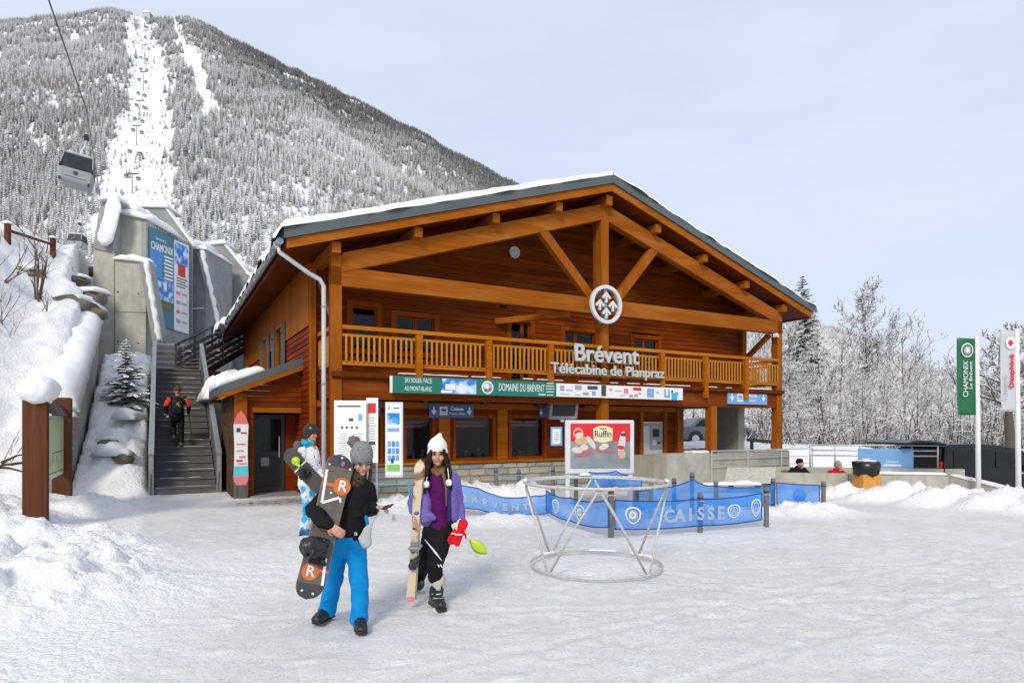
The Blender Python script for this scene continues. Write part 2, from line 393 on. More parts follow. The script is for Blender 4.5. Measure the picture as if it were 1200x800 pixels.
# ================================================================== THE LAND
def bank(x, y, cx, cy, rx, ry, h, rot=0.0):
    c, s = math.cos(rot), math.sin(rot); dx = x-cx; dy = y-cy; a = (dx*c+dy*s)/rx; b = (-dx*s+dy*c)/ry
    d = np.sqrt(a*a+b*b); return h*(1-sstep(0.0, 1.0, d))
def clods(x, y, size, seed):                                          # tumbled clods of shovelled snow
    gx = x/size + .3*vnoise(x/size*.7, y/size*.7, None, seed+50); gy = y/size + .3*vnoise(x/size*.7+9, y/size*.7, None, seed+51); ix = np.floor(gx); iy = np.floor(gy); best = np.zeros_like(gx); zz_ = np.zeros_like(gx)
    for a in (-1, 0, 1):
        for b in (-1, 0, 1):
            cx = ix+a; cy = iy+b; px = cx+.15+.7*_hash(cx, cy, zz_, seed); py = cy+.15+.7*_hash(cx, cy, zz_, seed+1); r = .35+.5*_hash(cx, cy, zz_, seed+2); hh = _hash(cx, cy, zz_, seed+3)
            d = np.hypot(gx-px, gy-py)/r; best = np.maximum(best, hh*np.sqrt(np.clip(1-d*d, 0, 1)))
    return best
WALL_W = -5.35                                                    # wing wall beside the stairs
def ground_parts(x, y):
    rx = x-O.x; ry = y-O.y; w = rx*D1.x+ry*D1.y; t = rx*D2.x+ry*D2.y
    piles = np.zeros_like(x)
    for (u, v, rad, dep, h) in ((470, 596, 1.5, .9, .24), (545, 587, 1.9, 1.0, .46), (610, 587, 1.5, .8, .40), (655, 606, .9, .6, .30), (590, 612, 1.6, .7, .18),
                                (940, 603, 1.9, .7, .22), (850, 606, 1.6, .6, .16), (990, 585, 1.6, .5, .30), (1050, 588, 1.8, .6, .42), (1120, 593, 1.7, .7, .46), (1185, 598, 1.6, .8, .50), (1230, 600, 1.8, .9, .5),
                                (20, 650, 2.6, 1.6, .42), (70, 660, 1.9, 1.2, .22), (-60, 700, 2.6, 1.8, .5), (110, 690, 1.9, 1.0, .13), (100, 600, 1.5, 1.1, .30), (30, 600, 2.0, 1.5, .42), (-60, 620, 2.4, 2.0, .6)):
        p = grd(u, v); piles = np.maximum(piles, bank(x, y, p.x, p.y, rad, dep, h)) if h > .2 else piles + bank(x, y, p.x, p.y, rad, dep, h)*.8
    # the ring stands in a dished patch of clean snow
    pr = grd(698, 667); ring = bank(x, y, pr.x, pr.y, 1.5, 1.5, .05)
    lump = np.abs(fbm(x*2.9, y*2.9, None, 3, 3)); big = clods(x, y, .34, 5); sml = clods(x, y, .13, 6); 
    m = np.clip(piles/.16, 0, 1)
    h = piles*(.72+.25*lump) + m*(.13*big*np.clip(piles/.25, .3, 1.2) + .075*sml)
    h = h + .012*fbm(x*1.1, y*1.1, None, 21, 3) + (1-m)*(.0075*fbm(x*5.5, y*5.5, None, 31, 4, .6)) + ring
    # hill behind the wing wall
    t0 = 1.9 - 3.9*sstep(-6.4, -9.5, w); tt = t-t0
    hill = .585*np.clip(tt, 0, None); crest = 8.75 + .08*(t-18.5); hill = np.where(hill > crest, crest+.25*(1-np.exp(-(hill-crest))), hill)
    hill = np.minimum(hill, 9.0)
    wb = WALL_W-.62*sstep(12.2, 13.4, t); hw = 1-sstep(wb-.42, wb-.12, w); step = np.abs(fbm(x*.8, y*.8, None, 44, 3))
    hill = hill*(1+.0*w) + sstep(0, 2, tt)*(.30*step + .05*fbm(x*2.6, y*2.6, None, 47, 3)) + .35*sstep(.5, 2, tt)
    # snow slope between wall and stairs
    sl = np.clip(.43*(t-4.3), 0, 4.2) + .28*sstep(3.2, 6, t)*(1+.8*fbm(x*1.7, y*1.7, None, 51, 3)); sw = sstep(WALL_W+.0, WALL_W+.1, w)*(1-sstep(-3.75, -3.6, w))
    back = 3.75*sstep(12.3, 12.8, t)*sstep(WALL_W, WALL_W+.2, w)*(1-sstep(-1.2, -.5, w))
    # street beyond the low wall lies lower
    pa = grd(1235, 596); street = -.60*sstep(17.2, 18.2, y+ (x-8)*.28)*sstep(8.6, 9.6, x)
    z = h*(1-hw*sstep(-1, 1, tt)) + hill*hw + sl*sw + np.maximum(back-sl*sw, 0) + street
    z = np.where((w > -.1) & (w < 14.6) & (t > 1.7) & (t < 15.5), np.minimum(z, 0.0), z)
    packed = np.clip(1-m*1.2, 0, 1)*(1-hw)*(1-sw)*(1-sstep(.01, .04, ring)*.8)
    return z, packed, w, t
xs = np.concatenate([-np.geomspace(6000, 24.5, 40), np.arange(-24, -8, .075), np.arange(-8, 8, .046), np.arange(8, 20.01, .075), np.geomspace(20.5, 6000, 40)])
yl = [1.0]
while yl[-1] < 34: yl.append(yl[-1]+max(.022, yl[-1]*.0064))
ys = np.concatenate([-np.geomspace(3000, 1, 30), [-.5, 0, .5], np.array(yl), np.geomspace(35, 9000, 40)])
GX, GY = np.meshgrid(xs, ys, indexing='ij'); GZ, PK, GW, GT = ground_parts(GX, GY)
farx = sstep(60, 200, np.hypot(GX, GY)); GZ = GZ*(1-farx) - 1.5*farx
# boot prints and a few wheel tracks pressed into the plaza
rng = np.random.default_rng(4); xs_i = lambda v: int(np.searchsorted(xs, v)); ys_i = lambda v: int(np.searchsorted(ys, v))
def dent(cx, cy, L, Wd, ang, dep):
    i0, i1 = xs_i(cx-L), xs_i(cx+L); j0, j1 = ys_i(cy-L), ys_i(cy+L)
    if i1-i0 < 2 or j1-j0 < 2: return
    dx = GX[i0:i1, j0:j1]-cx; dy = GY[i0:i1, j0:j1]-cy; c, s_ = math.cos(ang), math.sin(ang); a = (dx*c+dy*s_)/(L*.5); b = (-dx*s_+dy*c)/(Wd*.5); r = np.sqrt(a*a+b*b)
    GZ[i0:i1, j0:j1] += PK[i0:i1, j0:j1]*dep*(-(1-sstep(.55, 1.0, r))+.45*np.exp(-((r-1.2)/.25)**2))
for k in range(150):                                                   # walkers: chains of prints
    cx, cy = rng.uniform(-6, 8), rng.uniform(3.2, 12.5); ang = rng.choice([1.57, 1.2, .4, 2.2, 0.1])+rng.normal(0, .35); n_ = rng.integers(5, 16)
    for q in range(n_): sd = .11*(1 if q % 2 else -1); dent(cx+q*.62*math.cos(ang)-sd*math.sin(ang), cy+q*.62*math.sin(ang)+sd*math.cos(ang), .30, .13, ang+rng.normal(0, .15), rng.uniform(.006, .017))
for (x0, y0, ang, L_) in ((-6, 5.2, .12, 16), (-6, 6.7, .12, 16), (-2, 3.6, .55, 14), (-.9, 3.0, .55, 14), (-5, 9.6, -.18, 14), (-5.3, 8.2, -.18, 14)):
    for q in range(int(L_/.12)): dent(x0+q*.12*math.cos(ang), y0+q*.12*math.sin(ang)+.05*math.sin(q*.05), .26, .20, ang, .006)
def packed_mat():
    m, nt, bs = new_mat('trodden_snow'); v = coords(nt); at = nd(nt, 'ShaderNodeAttribute'); at.attribute_name = 'packed'; wt = nd(nt, 'ShaderNodeAttribute'); wt.attribute_name = 'wet'
    n = noise(nt, v, 1.4, 6, .7); f = noise(nt, v, 38, 4, .7); f2 = noise(nt, coords(nt, (1, 1, 1)), 9, 5, .7); gr = noise(nt, v, 130, 2, .6)
    clean = mixc(nt, ramp(nt, f2, .3, .7), (.82, .82, .825), (.865, .865, .87))
    pk = mixc(nt, ramp(nt, n, .35, .7), (.77, .77, .765), (.67, .66, .64))
    pk = mixc(nt, ramp(nt, f, .54, .66, 0, .8), pk, (.44, .41, .37))
    pk = mixc(nt, ramp(nt, f2, .50, .72, 0, .6), pk, (.58, .56, .53))
    c = mixc(nt, at.outputs['Fac'], clean, pk)
    wn_ = nd(nt, 'ShaderNodeMath', operation='MULTIPLY'); nt.links.new(wt.outputs['Fac'], wn_.inputs[0]); nt.links.new(ramp(nt, f2, .36, .6, .15, 1), wn_.inputs[1])
    c = mixc(nt, wn_.outputs[0], c, (.115, .10, .085))
    nt.links.new(c, bs.inputs['Base Color']); bs.inputs['Roughness'].default_value = .62; bs.inputs['Specular IOR Level'].default_value = .3
    s1 = nd(nt, 'ShaderNodeMath', operation='ADD'); nt.links.new(f, s1.inputs[0]); nt.links.new(gr, s1.inputs[1]); s2 = nd(nt, 'ShaderNodeMath', operation='ADD'); nt.links.new(s1.outputs[0], s2.inputs[0]); nt.links.new(f2, s2.inputs[1])
    inv = nd(nt, 'ShaderNodeMath', operation='SUBTRACT'); inv.inputs[0].default_value = 1.0; nt.links.new(at.outputs['Fac'], inv.inputs[1])
    last = s2.outputs[0]
    for sc_v, wt_ in ((13, 2.6), (31, 1.5)):                            # crumbly clods where the snow is shovelled up
        vo = nd(nt, 'ShaderNodeTexVoronoi', Scale=sc_v); nt.links.new(v, vo.inputs['Vector']); mu = nd(nt, 'ShaderNodeMath', operation='MULTIPLY'); nt.links.new(vo.outputs['Distance'], mu.inputs[0]); nt.links.new(inv.outputs[0], mu.inputs[1])
        ma = nd(nt, 'ShaderNodeMath', operation='MULTIPLY_ADD'); nt.links.new(mu.outputs[0], ma.inputs[0]); ma.inputs[1].default_value = -wt_; nt.links.new(last, ma.inputs[2]); last = ma.outputs[0]
    bump(nt, bs, last, .5, .022); return m
gr = grid_mesh('ground', np.stack([GX, GY, GZ], -1), packed_mat()); tag(gr, kind='structure')
PKv = PK*(.78+.35*fbm(GX*.5, GY*.5, None, 61, 3))*(1-.7*sstep(-1.6, -3.6, GX)*sstep(10, 7, GY)); p = grd(330, 588)
WET = np.clip(bank(GX, GY, p.x, p.y, 2.2, 1.1, 1.3, RZ)+.7*bank(GX, GY, grd(420, 582).x, grd(420, 582).y, 2.5, .9, 1, RZ), 0, 1)*PK
for nm, arr in (('packed', np.clip(PKv, 0, 1)), ('wet', WET)):
    at = gr.data.attributes.new(nm, 'FLOAT', 'POINT'); at.data.foreach_set('value', arr.reshape(-1).astype(np.float32))
def gz(x, y): return float(ground_parts(np.array([[x]]), np.array([[y]]))[0][0, 0])
def on_ground(P, sink=.0): return Vector((P.x, P.y, gz(P.x, P.y)-sink))

# ------------------------------------------------------------------ the mountain
UR = np.array([-1400, -700, -300, 0, 60, 130, 160, 175, 200, 215, 250, 300, 400, 500, 610, 700, 800, 950, 1000, 1050, 1090, 1150, 1250, 1500, 2000, 3000])
VR = np.array([260, 150, 60, 26, 24, 13, 17, 24, 22, 20, 36, 62, 112, 162, 220, 268, 316, 376, 392, 412, 433, 452, 470, 465, 450, 440])
def ridge(u): return np.interp(u, UR, VR) + 2.0*vnoise(np.asarray(u, float)/14, np.zeros_like(np.asarray(u, float)), None, 5)
RU = np.array([-1400, 0, 600, 950, 1090, 1250, 3000]); RD = np.array([1300, 1250, 1250, 1750, 2400, 2900, 3200])
BU = np.array([-1400, 0, 300, 600, 900, 1000, 3000]); BD = np.array([230, 250, 260, 300, 420, 700, 900])
def mtn(u, k):
    R = np.interp(u, RU, RD); b = np.interp(u, BU, BD); s = b+(R-b)*k; zr = H+R*(500-ridge(u))/F
    z = -1.5+(zr+1.5)*(k+.05*np.sin(np.pi*k)); x = (u-600)/F*s
    rough = (14*fbm(x/120, s/120, None, 71, 4)+3*fbm(x/25, s/25, None, 75, 3))*np.sin(np.pi*np.clip(k, 0, 1))**.6
    return x, s, z+rough*np.clip(s/600, .1, 1.2)
def mtn_at(u, v):
    ks = np.linspace(0, 1, 400); x, s, z = mtn(np.full(400, float(u)), ks); vv = 500-(z-H)/s*F
    i = int(np.argmax(vv <= v)) if (vv <= v).any() else 399; return Vector((x[i], s[i], z[i]))
us = np.linspace(-1400, 3000, 420); ks = np.concatenate([np.linspace(0, 1, 150), [1.06, 1.2, 1.5]])
U, K = np.meshgrid(us, ks, indexing='ij'); mx_, my_, mz_ = mtn(U, np.minimum(K, 1)); R_ = np.interp(U, RU, RD)
over = np.clip(K-1, 0, None); my2 = my_+R_*over; mx_ = np.where(K > 1, mx_*my2/my_, mx_); mz_ = mz_ - np.where(K > 1, R_*over*.75, 0)
mo = grid_mesh('mountain', np.stack([mx_, my2, mz_], -1), snow_mat('mountain_snow', (.82, .82, .83), .02, bs_=.2)); tag(mo, kind='structure')

# snow-laden conifers for the forest (instanced: a far-off wood nobody could count)
def conifer_mesh(name, seed, tiers=9, h=15.0, r=2.6, pts=11, trunk=True):
    rnd = random.Random(seed); mb = MB()
    if trunk: mb.cm = 1; mb.tube([(0, 0, 0), (0, 0, h*.5), (0, 0, h*.96)], [.20*h/15, .13*h/15, .03], 5); mb.cm = 0
    for i in range(tiers):
        f = i/(tiers-1); z = h*(.07+.88*f); rr = r*(1-f)**.85*rnd.uniform(.85, 1.12)+.12; dz = h/tiers*rnd.uniform(.75, 1.15)
        n = max(6, int(pts*(1-.45*f))); off = rnd.uniform(0, 6.28)
        top = (rnd.uniform(-.1, .1), rnd.uniform(-.1, .1), z+dz); vs_ = [top]; fs = []
        for k in range(n):
            a = off+6.283*k/n; ro = rr*rnd.uniform(.66, 1.15); zz = z-rr*.30*rnd.uniform(.4, 1.3)
            vs_.append((ro*math.cos(a), ro*math.sin(a), zz)); a2 = a+3.1416/n; ri = rr*rnd.uniform(.30, .5)
            vs_.append((ri*math.cos(a2), ri*math.sin(a2), z+dz*rnd.uniform(.2, .45)))
        m = 2*n
        for k in range(m): fs.append((0, 1+k, 1+(k+1) % m))
        mb.add(vs_, fs)
        vs2 = [(0, 0, z-.1*dz)]+vs_[1:]; mb.add(vs2, [(0, 1+(k+1) % m, 1+k) for k in range(m)])
    return mb.mesh(name)
M['frost'] = frosted('frosted_needles', (.042, .046, .040), (.82, .82, .825), lo=-.22, hi=.75, attr='frost', nscale=.9)
M['bark'] = frosted('frosted_bark', (.055, .042, .032), lo=.25, hi=.6, nscale=2.5)
def leafless_mesh(name, seed, h=11):
    rnd = random.Random(seed); mb = MB()
    mb.tube([(0, 0, 0), (0, 0, h*.5), (.2, 0, h*.95)], [.14, .09, .02], 4)
    for i in range(46):
        z = h*rnd.uniform(.18, .95); a = rnd.uniform(0, 6.28); L = (h-z)*.45*rnd.uniform(.6, 1.2)+.5; el = rnd.uniform(.4, 1.0)
        e = Vector((math.cos(a)*math.cos(el), math.sin(a)*math.cos(el), math.sin(el)))*L; b = Vector((0, 0, z))
        mb.tube([b, b+e*.5+Vector((0, 0, .1)), b+e], [.07, .05, .02], 3)
        for j in range(3):
            q = b+e*rnd.uniform(.3, 1); d = Vector((rnd.uniform(-1, 1), rnd.uniform(-1, 1), rnd.uniform(0, 1)))*L*.4; mb.tube([q, q+d], [.04, .012], 3)
    return mb.mesh(name)
fcol = bpy.data.collections.new('forest_trees')
for i in range(7):
    me = conifer_mesh('forest_conifer', 100+i, 10+i % 3, 15, 2.0+.22*i, 10+i % 4); me.materials.append(M['frost']); me.materials.append(M['bark'])
    o = bpy.data.objects.new('v%d_conifer' % i, me); fcol.objects.link(o)
for i in range(2):
    me = leafless_mesh('forest_birch', 200+i); me.materials.append(frosted('frosted_twigs', (.11, .085, .07), lo=-.3, hi=.9, nscale=1.5) if i == 0 else bpy.data.materials['frosted_twigs'])
    o = bpy.data.objects.new('w%d_birch' % i, me); fcol.objects.link(o)
def inpoly(u, v, poly):
    r = np.zeros(u.shape, bool); n = len(poly)
    for i in range(n):
        x0, y0 = poly[i]; x1, y1 = poly[(i+1) % n]
        c = ((y0 > v) != (y1 > v)) & (u < (x1-x0)*(v-y0)/(y1-y0+1e-9)+x0); r ^= c
    return r
rng = np.random.default_rng(11); N = 150000
uu = rng.uniform(-140, 1330, N); kk = rng.uniform(.0, 1, N)**.72
fx, fy, fz = mtn(uu, kk); vv = 500-(fz-H)/fy*F
jit = 10*vnoise(uu/8, vv/8, None, 91)+8*vnoise(uu/2.5, vv/2.5, None, 92)
main = inpoly(uu+jit, vv, [(152, 12), (178, 14), (184, 40), (196, 75), (200, 120), (203, 170), (211, 240), (225, 330), (100, 330), (108, 240), (114, 200), (124, 165), (140, 135), (148, 100), (150, 60)])
strip = inpoly(uu+jit*.45, vv, [(202, 18), (209, 20), (215, 46), (233, 70), (243, 92), (255, 129), (240, 144), (232, 108), (216, 76), (206, 50)])
open_ = main | strip
keep = ~open_ | ((rng.uniform(0, 1, N) < .10+.30*(vnoise(uu/9, vv/9, None, 93) > .15)) & main)
gullies = (vnoise(fx/55, fy/160, None, 95) > .55) & (uu < 560); keep &= ~(gullies & (rng.uniform(0, 1, N) < .5))
keep &= (rng.uniform(0, 1, N) < np.where(fy > 250, 1.0, .9)) & (kk > .0)
# right of the station the wood by the street hides the slope; keep far trees only where they show
uu, kk, fx, fy, fz, vv, op = [a[keep] for a in (uu, kk, fx, fy, fz, vv, open_)]
n = len(fx); sc_ = rng.uniform(.34, .95, n)*np.interp(kk, [0, .6, 1], [1.0, .95, .72]); sc_ = np.where(op, sc_*.45, sc_)
patch = fbm(fx/90, fz/90, None, 33, 3)
right = sstep(150, 330, uu)*sstep(.35, .75, kk)*(1-sstep(800, 950, uu))
topl = sstep(.82, .97, kk)*(1-sstep(180, 240, uu))
frost_ = .43 + .20*patch - .78*right*(1+.3*patch) - .30*topl + rng.normal(0, .13, n)
idx = rng.integers(0, 7, n); birch = (fbm(fx/60, fz/60, None, 37, 3) > .42) & (kk < .62); idx = np.where(birch & (rng.uniform(0, 1, n) < .6), rng.integers(7, 9, n), idx)
me = bpy.data.meshes.new('forest'); me.vertices.add(n); me.vertices.foreach_set('co', np.stack([fx, fy, fz-.8], -1).astype(np.float32).ravel())
for nm, arr, ty in (('scl', sc_, 'FLOAT'), ('rot', rng.uniform(0, 6.283, n), 'FLOAT'), ('frost', frost_, 'FLOAT')):
    at = me.attributes.new(nm, ty, 'POINT'); at.data.foreach_set('value', arr.astype(np.float32))
at = me.attributes.new('pick', 'INT', 'POINT'); at.data.foreach_set('value', idx.astype(np.int32)); me.update()
fo = link('forest', me, M['frost']); tag(fo, 'snow dusted conifer forest covering the mountain slope', 'forest', kind='stuff')
ng = bpy.data.node_groups.new('scatter', 'GeometryNodeTree'); ng.interface.new_socket('Geometry', in_out='INPUT', socket_type='NodeSocketGeometry'); ng.interface.new_socket('Geometry', in_out='OUTPUT', socket_type='NodeSocketGeometry')
gi = ng.nodes.new('NodeGroupInput'); go = ng.nodes.new('NodeGroupOutput'); ip = ng.nodes.new('GeometryNodeInstanceOnPoints'); ci = ng.nodes.new('GeometryNodeCollectionInfo')
ci.inputs['Collection'].default_value = fcol; ci.inputs['Separate Children'].default_value = True; ci.inputs['Reset Children'].default_value = True
def named(nm, ty):
    q = ng.nodes.new('GeometryNodeInputNamedAttribute'); q.data_type = ty; q.inputs['Name'].default_value = nm; return q.outputs['Attribute']
cx = ng.nodes.new('ShaderNodeCombineXYZ'); ng.links.new(named('rot', 'FLOAT'), cx.inputs['Z']); e2r = ng.nodes.new('FunctionNodeEulerToRotation'); ng.links.new(cx.outputs[0], e2r.inputs[0])
ng.links.new(gi.outputs[0], ip.inputs['Points']); ng.links.new(ci.outputs[0], ip.inputs['Instance']); ip.inputs['Pick Instance'].default_value = True
ng.links.new(named('pick', 'INT'), ip.inputs['Instance Index']); ng.links.new(e2r.outputs[0], ip.inputs['Rotation']); ng.links.new(named('scl', 'FLOAT'), ip.inputs['Scale'])
ng.links.new(ip.outputs[0], go.inputs[0]); md = fo.modifiers.new('scatter', 'NODES'); md.node_group = ng

# ================================================================== THE LIFT STATION
ST = thing('lift_station', 'large orange timber chalet station with snowy gable roof and front balcony', 'building', tow(0, 0, 0), RZ)
def P(mb, name, mat, parent=None, **k): return mb.build(name, mat, ST if parent is None else parent, **k)
W0, W1, TW, TB = -.2, 14.95, 1.5, 15.4                    # wall corners, front wall depth, rear wall
DECK = 2.97
EL, ER, RX = -1.06, 16.06, 7.5; ZE, SL = 5.5, .323        # eaves, ridge, soffit height at the eave, slope
def soff(w): return ZE+SL*(RX-EL-abs(w-RX))
TF = -.46                                                  # front edge of the roof
# ---- roof: soffit boards, timber fascia, metal, snow
def roof_layer(z0, z1, ext=0.0, tf=TF, tb=TB+.5, side=0):
    mb = MB(); A = EL-ext; B = ER+ext
    for (wa, wb) in ((A, RX), (RX, B)):
        za, zb = soff(wa), soff(wb)
        mb.prism([(wa, tf, za+z0), (wb, tf, zb+z0), (wb, tf, zb+z1), (wa, tf, za+z1)], (0, tb-tf, 0))
    return mb
rf = P(roof_layer(.19, .41, .06, TF-.05), 'roof', M['roof'], fix=True)
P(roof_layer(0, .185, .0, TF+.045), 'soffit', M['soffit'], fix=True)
for (wa, wb) in ((EL, RX), (RX, ER)):
    mb = MB(); za, zb = soff(wa), soff(wb); mb.prism([(wa, TF, za-.02), (wb, TF, zb-.02), (wb, TF, zb+.18), (wa, TF, za+.18)], (0, .04, 0)); P(mb, 'bargeboard', M['beam'], fix=True)
for w_ in (EL, ER):
    mb = MB(); mb.box(w_-.02, w_+.02, TF+.05, TB+.45, ZE-.03, ZE+.17); P(mb, 'eave_board', M['soffit'])
# snow lying on the roof: uneven sheet with a drooping lip at the eave
def roof_snow(sign, wa, name, thick, seed):
    wE = EL if sign < 0 else ER; L = abs(RX-wE)
    a = np.concatenate([np.linspace(-.22, .25, 14), np.linspace(.3, L, 46)]); b = np.linspace(TF-.03, TB+.4, 150)
    A_, B_ = np.meshgrid(a, b, indexing='ij'); w_ = wE-sign*(-A_) if sign < 0 else wE-A_
    w_ = wE+A_ if sign < 0 else wE-A_
    base = ZE+SL*A_+.41; lip = np.clip(-A_/.22, 0, 1)
    th = thick*(1+.25*fbm(A_*.7, B_*.7, None, seed, 3)) + .02*fbm(A_*4, B_*4, None, seed+3, 3)
    edge = np.minimum(sstep(0, .10, B_-(TF-.03)), 1); ed2 = np.sqrt(np.clip((A_+.22)/.25, 0, 1))
    z = base+.005+th*(.35+.65*edge)*ed2 - lip**2*.16*(1+.6*fbm(B_*2.2, A_*0, None, seed+9, 3))
    bb = B_-.05*(1-edge)*(1+fbm(A_*2.5, A_*0, None, seed+12, 2))
    top = np.stack([w_, bb, z], -1); bot = np.stack([w_, bb, np.minimum(base+.003, z-.004)], -1)
    # closed shell: top + front skirt + eave skirt
    n_, m_ = A_.shape; V = np.concatenate([top.reshape(-1, 3), bot.reshape(-1, 3)]); idx = lambda i, j, q=0: q*n_*m_+i*m_+j; fc = []
    for i in range(n_-1):
        for j in range(m_-1): fc.append((idx(i, j), idx(i+1, j), idx(i+1, j+1), idx(i, j+1)))
        fc.append((idx(i, 0, 1), idx(i+1, 0, 1), idx(i+1, 0), idx(i, 0)))
    for j in range(m_-1): fc.append((idx(0, j), idx(0, j+1), idx(0, j+1, 1), idx(0, j, 1)))
    me = bpy.data.meshes.new(name); me.from_pydata([tuple(p) for p in V], [], fc); bm = bmesh.new(); bm.from_mesh(me); bmesh.ops.recalc_face_normals(bm, faces=bm.faces); bm.to_mesh(me); bm.free(); solidify_mesh(me)
    o = link(name, me, M['snow'], rf); return o
roof_snow(-1, EL, 'roof_snow', .165, 3); roof_snow(1, ER, 'roof_snow', .13, 8)
# snow lump and icicles at the far end of the eave gutter
gut = MB(); gut.tube([(EL-.13, TF+.02, ZE+.12), (EL-.13, TB+.4, ZE+.12)], .075, 10); gut = P(gut, 'gutter', M['zincd'])
for k in range(18):
    t_ = TF+.3+k*.86; mb = MB(); mb.tube([(EL-.03, t_, ZE+.2), (EL-.13, t_, ZE+.205), (EL-.215, t_, ZE+.13), (EL-.16, t_, ZE+.035)], .014, 5); P(mb, 'bracket', M['zinc'], gut)
rnd = random.Random(4)
for k in range(46):
    t_ = rnd.choice([rnd.uniform(TF+.2, TB), rnd.uniform(8, TB+.3), rnd.uniform(13, TB+.3)]); L = rnd.uniform(.06, .22)+(.5*rnd.random()**2 if t_ > 12.5 else 0)
    mb = MB(); mb.tube([(EL-.19, t_, ZE+.10), (EL-.19+rnd.uniform(-.01, .01), t_, ZE+.10-L*.5), (EL-.19, t_, ZE+.10-L)], [.028, .016, .003], 6); P(mb, 'icicle', M['ice'], gut, smooth=True)
for k, (t_, d_) in enumerate(((13.2, (.45, 2.2, .34)), (14.6, (.5, 1.8, .42)), (15.5, (.5, .9, .5)))):
    snow_lump('snow_clump', d_, Matrix.Translation((EL-.12, t_, ZE+.18)), gut, M['snow'], cuts=.05, amp=.05, seed=20+k)
mb = MB(); mb.tube([(EL-.13, TF+.22, ZE+.08), (EL-.11, TF+.22, ZE-.06), (-.55, TF+.36, 5.10), (-.30, TF+.40, 5.0), (-.21, TF+.41, 4.86), (-.21, TF+.41, 3.2), (-.21, TF+.41, .02)], .05, 10)
P(mb, 'downpipe', M['zinc'], smooth=True)
for z_ in (4.4, 2.7, 1.2):
    mb = MB(); mb.lathe([(.058, -.02), (.062, -.02), (.062, .02), (.058, .02)], 12, (-.21, TF+.41, z_)); P(mb, 'pipe_clip', M['zincd'])
# ---- frame: posts, tie beam, rafters, king post, struts, purlins
def post(w, t, z0, z1, a=.24, b=.24, name='post'): mb = MB(); mb.box(w-a/2, w+a/2, t-b/2, t+b/2, z0, z1); return bevel(P(mb, name, M['beam_z']), .012)
wP = {k: fp(k, 400, 0)[0] for k in (391, 488, 569, 641, 707, 771, 822, 832, 869, 911)}
WL, WR = .06, wP[911]
post(WL, .02, 0, soff(WL)-.26); post(WR, .02, .9, soff(WR)-.26, .26, .24); post(RX+.02, .02, 0, soff(RX)-.22, .26, .26)
post(RX+.02, .27, 5.35, soff(RX)-.24, .17, .16, 'king_post')
TIE0, TIE1 = 4.90, 5.33
mb = MB(); mb.box(WL-.12, WR+.13, -.10, .12, TIE0, TIE1)
tie = bevel(P(mb, 'tie_beam', M['beam']), .012)
for (wa, wb) in ((WL+.12, RX-.11), (RX+.15, WR-.13)):
    mb = MB(); za, zb = soff(wa)-.26, soff(wb)-.26; mb.prism([(wa, -.115, za-.44), (wb, -.115, zb-.44), (wb, -.115, zb), (wa, -.115, za)], (0, .25, 0)); bevel(P(mb, 'rafter', M['beam'], fix=True), .012)
for sgn, u0, v0, u1, v1 in ((-1, 634, 273, 694, 348), (1, 767, 293, 719, 350)):
    a = fp(u0, v0, 0); b = fp(u1, v1, 0); mb = MB(); mb.bar((a[0], 0, a[1]+.05), (b[0], 0, b[1]-.1), .2, .25, (1, 0, 0)); bevel(P(mb, 'strut', M['beam_z']), .01)
for u_ in (394, 490, 581, 655, 714, 771, 826, 875, 919):
    w_ = RX if u_ == 714 else fp(u_, 300, -.3)[0]; z_ = soff(w_) - (.09 if u_ == 714 else .03)
    mb = MB(); mb.box(w_-.10, w_+.10, -.34, TW+.4, z_-.25-(.04 if u_ == 714 else 0), z_-.012); bevel(P(mb, 'purlin', M['beam']), .01)
# diagonal braces under the eave and the bracket beam above the small doors
a = fp(588, 361, .9); b = fp(662, 362, .1)
mb = MB(); mb.bar((a[0]+.1, TW-.02, 4.72), (a[0]+1.7, .1, 4.85), .14, .16); P(mb, 'brace', M['beam'])
mb = MB(); mb.bar((W1-.3, TW, 3.85), (W1-.3, .15, 4.85), .14, .16, (1, 0, 0)); P(mb, 'brace', M['beam'])
mb = MB(); mb.bar((WL, .14, 4.2), (WL, TW-.05, 5.3), .14, .16, (1, 0, 0)); P(mb, 'brace', M['beam'])

# ---- cladding courses with real openings
def siding(name, mat, x0f, x1f, z0, z1, t, openings, course=.14, thick=.03, depth_axis='y', out=-1):
    mb = MB(); z = z0; k = 0; rnd = random.Random(int(z0*100+t*7))
    while z < z1-.01:
        zt = min(z+course, z1); a, b = x0f(z), x1f(z)
        cuts = sorted([(o[0], o[1]) for o in openings if o[2] < zt-.002 and o[3] > z+.002]); spans = []; cur = a
        for c in cuts:
            if c[0] > cur: spans.append((cur, min(c[0], b)))
            cur = max(cur, c[1])
        if cur < b: spans.append((cur, b))
        for (p0, p1) in spans:
            if p1-p0 < .02: continue
            q = p0
            while q < p1-.01:
                q2 = min(p1, q+rnd.uniform(2.6, 4.8)); q2 = p1 if p1-q2 < .5 else q2
                if depth_axis == 'y': mb.prism([(q, t, z), (q2-.002, t, z), (q2-.002, t, zt-.004), (q, t, zt-.004)], (0, .02, 0)); n0 = len(mb.v)-8
                else: mb.prism([(t, q, z), (t, q2-.002, z), (t, q2-.002, zt-.004), (t, q, zt-.004)], (.02, 0, 0)); n0 = len(mb.v)-8
                for i in (n0, n0+1):                           # lower edge stands proud: lapped boards
                    v_ = list(mb.v[i]); v_[1 if depth_axis == 'y' else 0] += out*thick*.6; mb.v[i] = tuple(v_)
                q = q2
        z += course; k += 1
    o = P(mb, name, mat, fix=True); o['kind'] = 'stuff'; return o
def wall_core(name, boxes, mat=None):
    mb = MB()
    for b in boxes: mb.box(*b)
    return P(mb, name, mat or M['frame'])
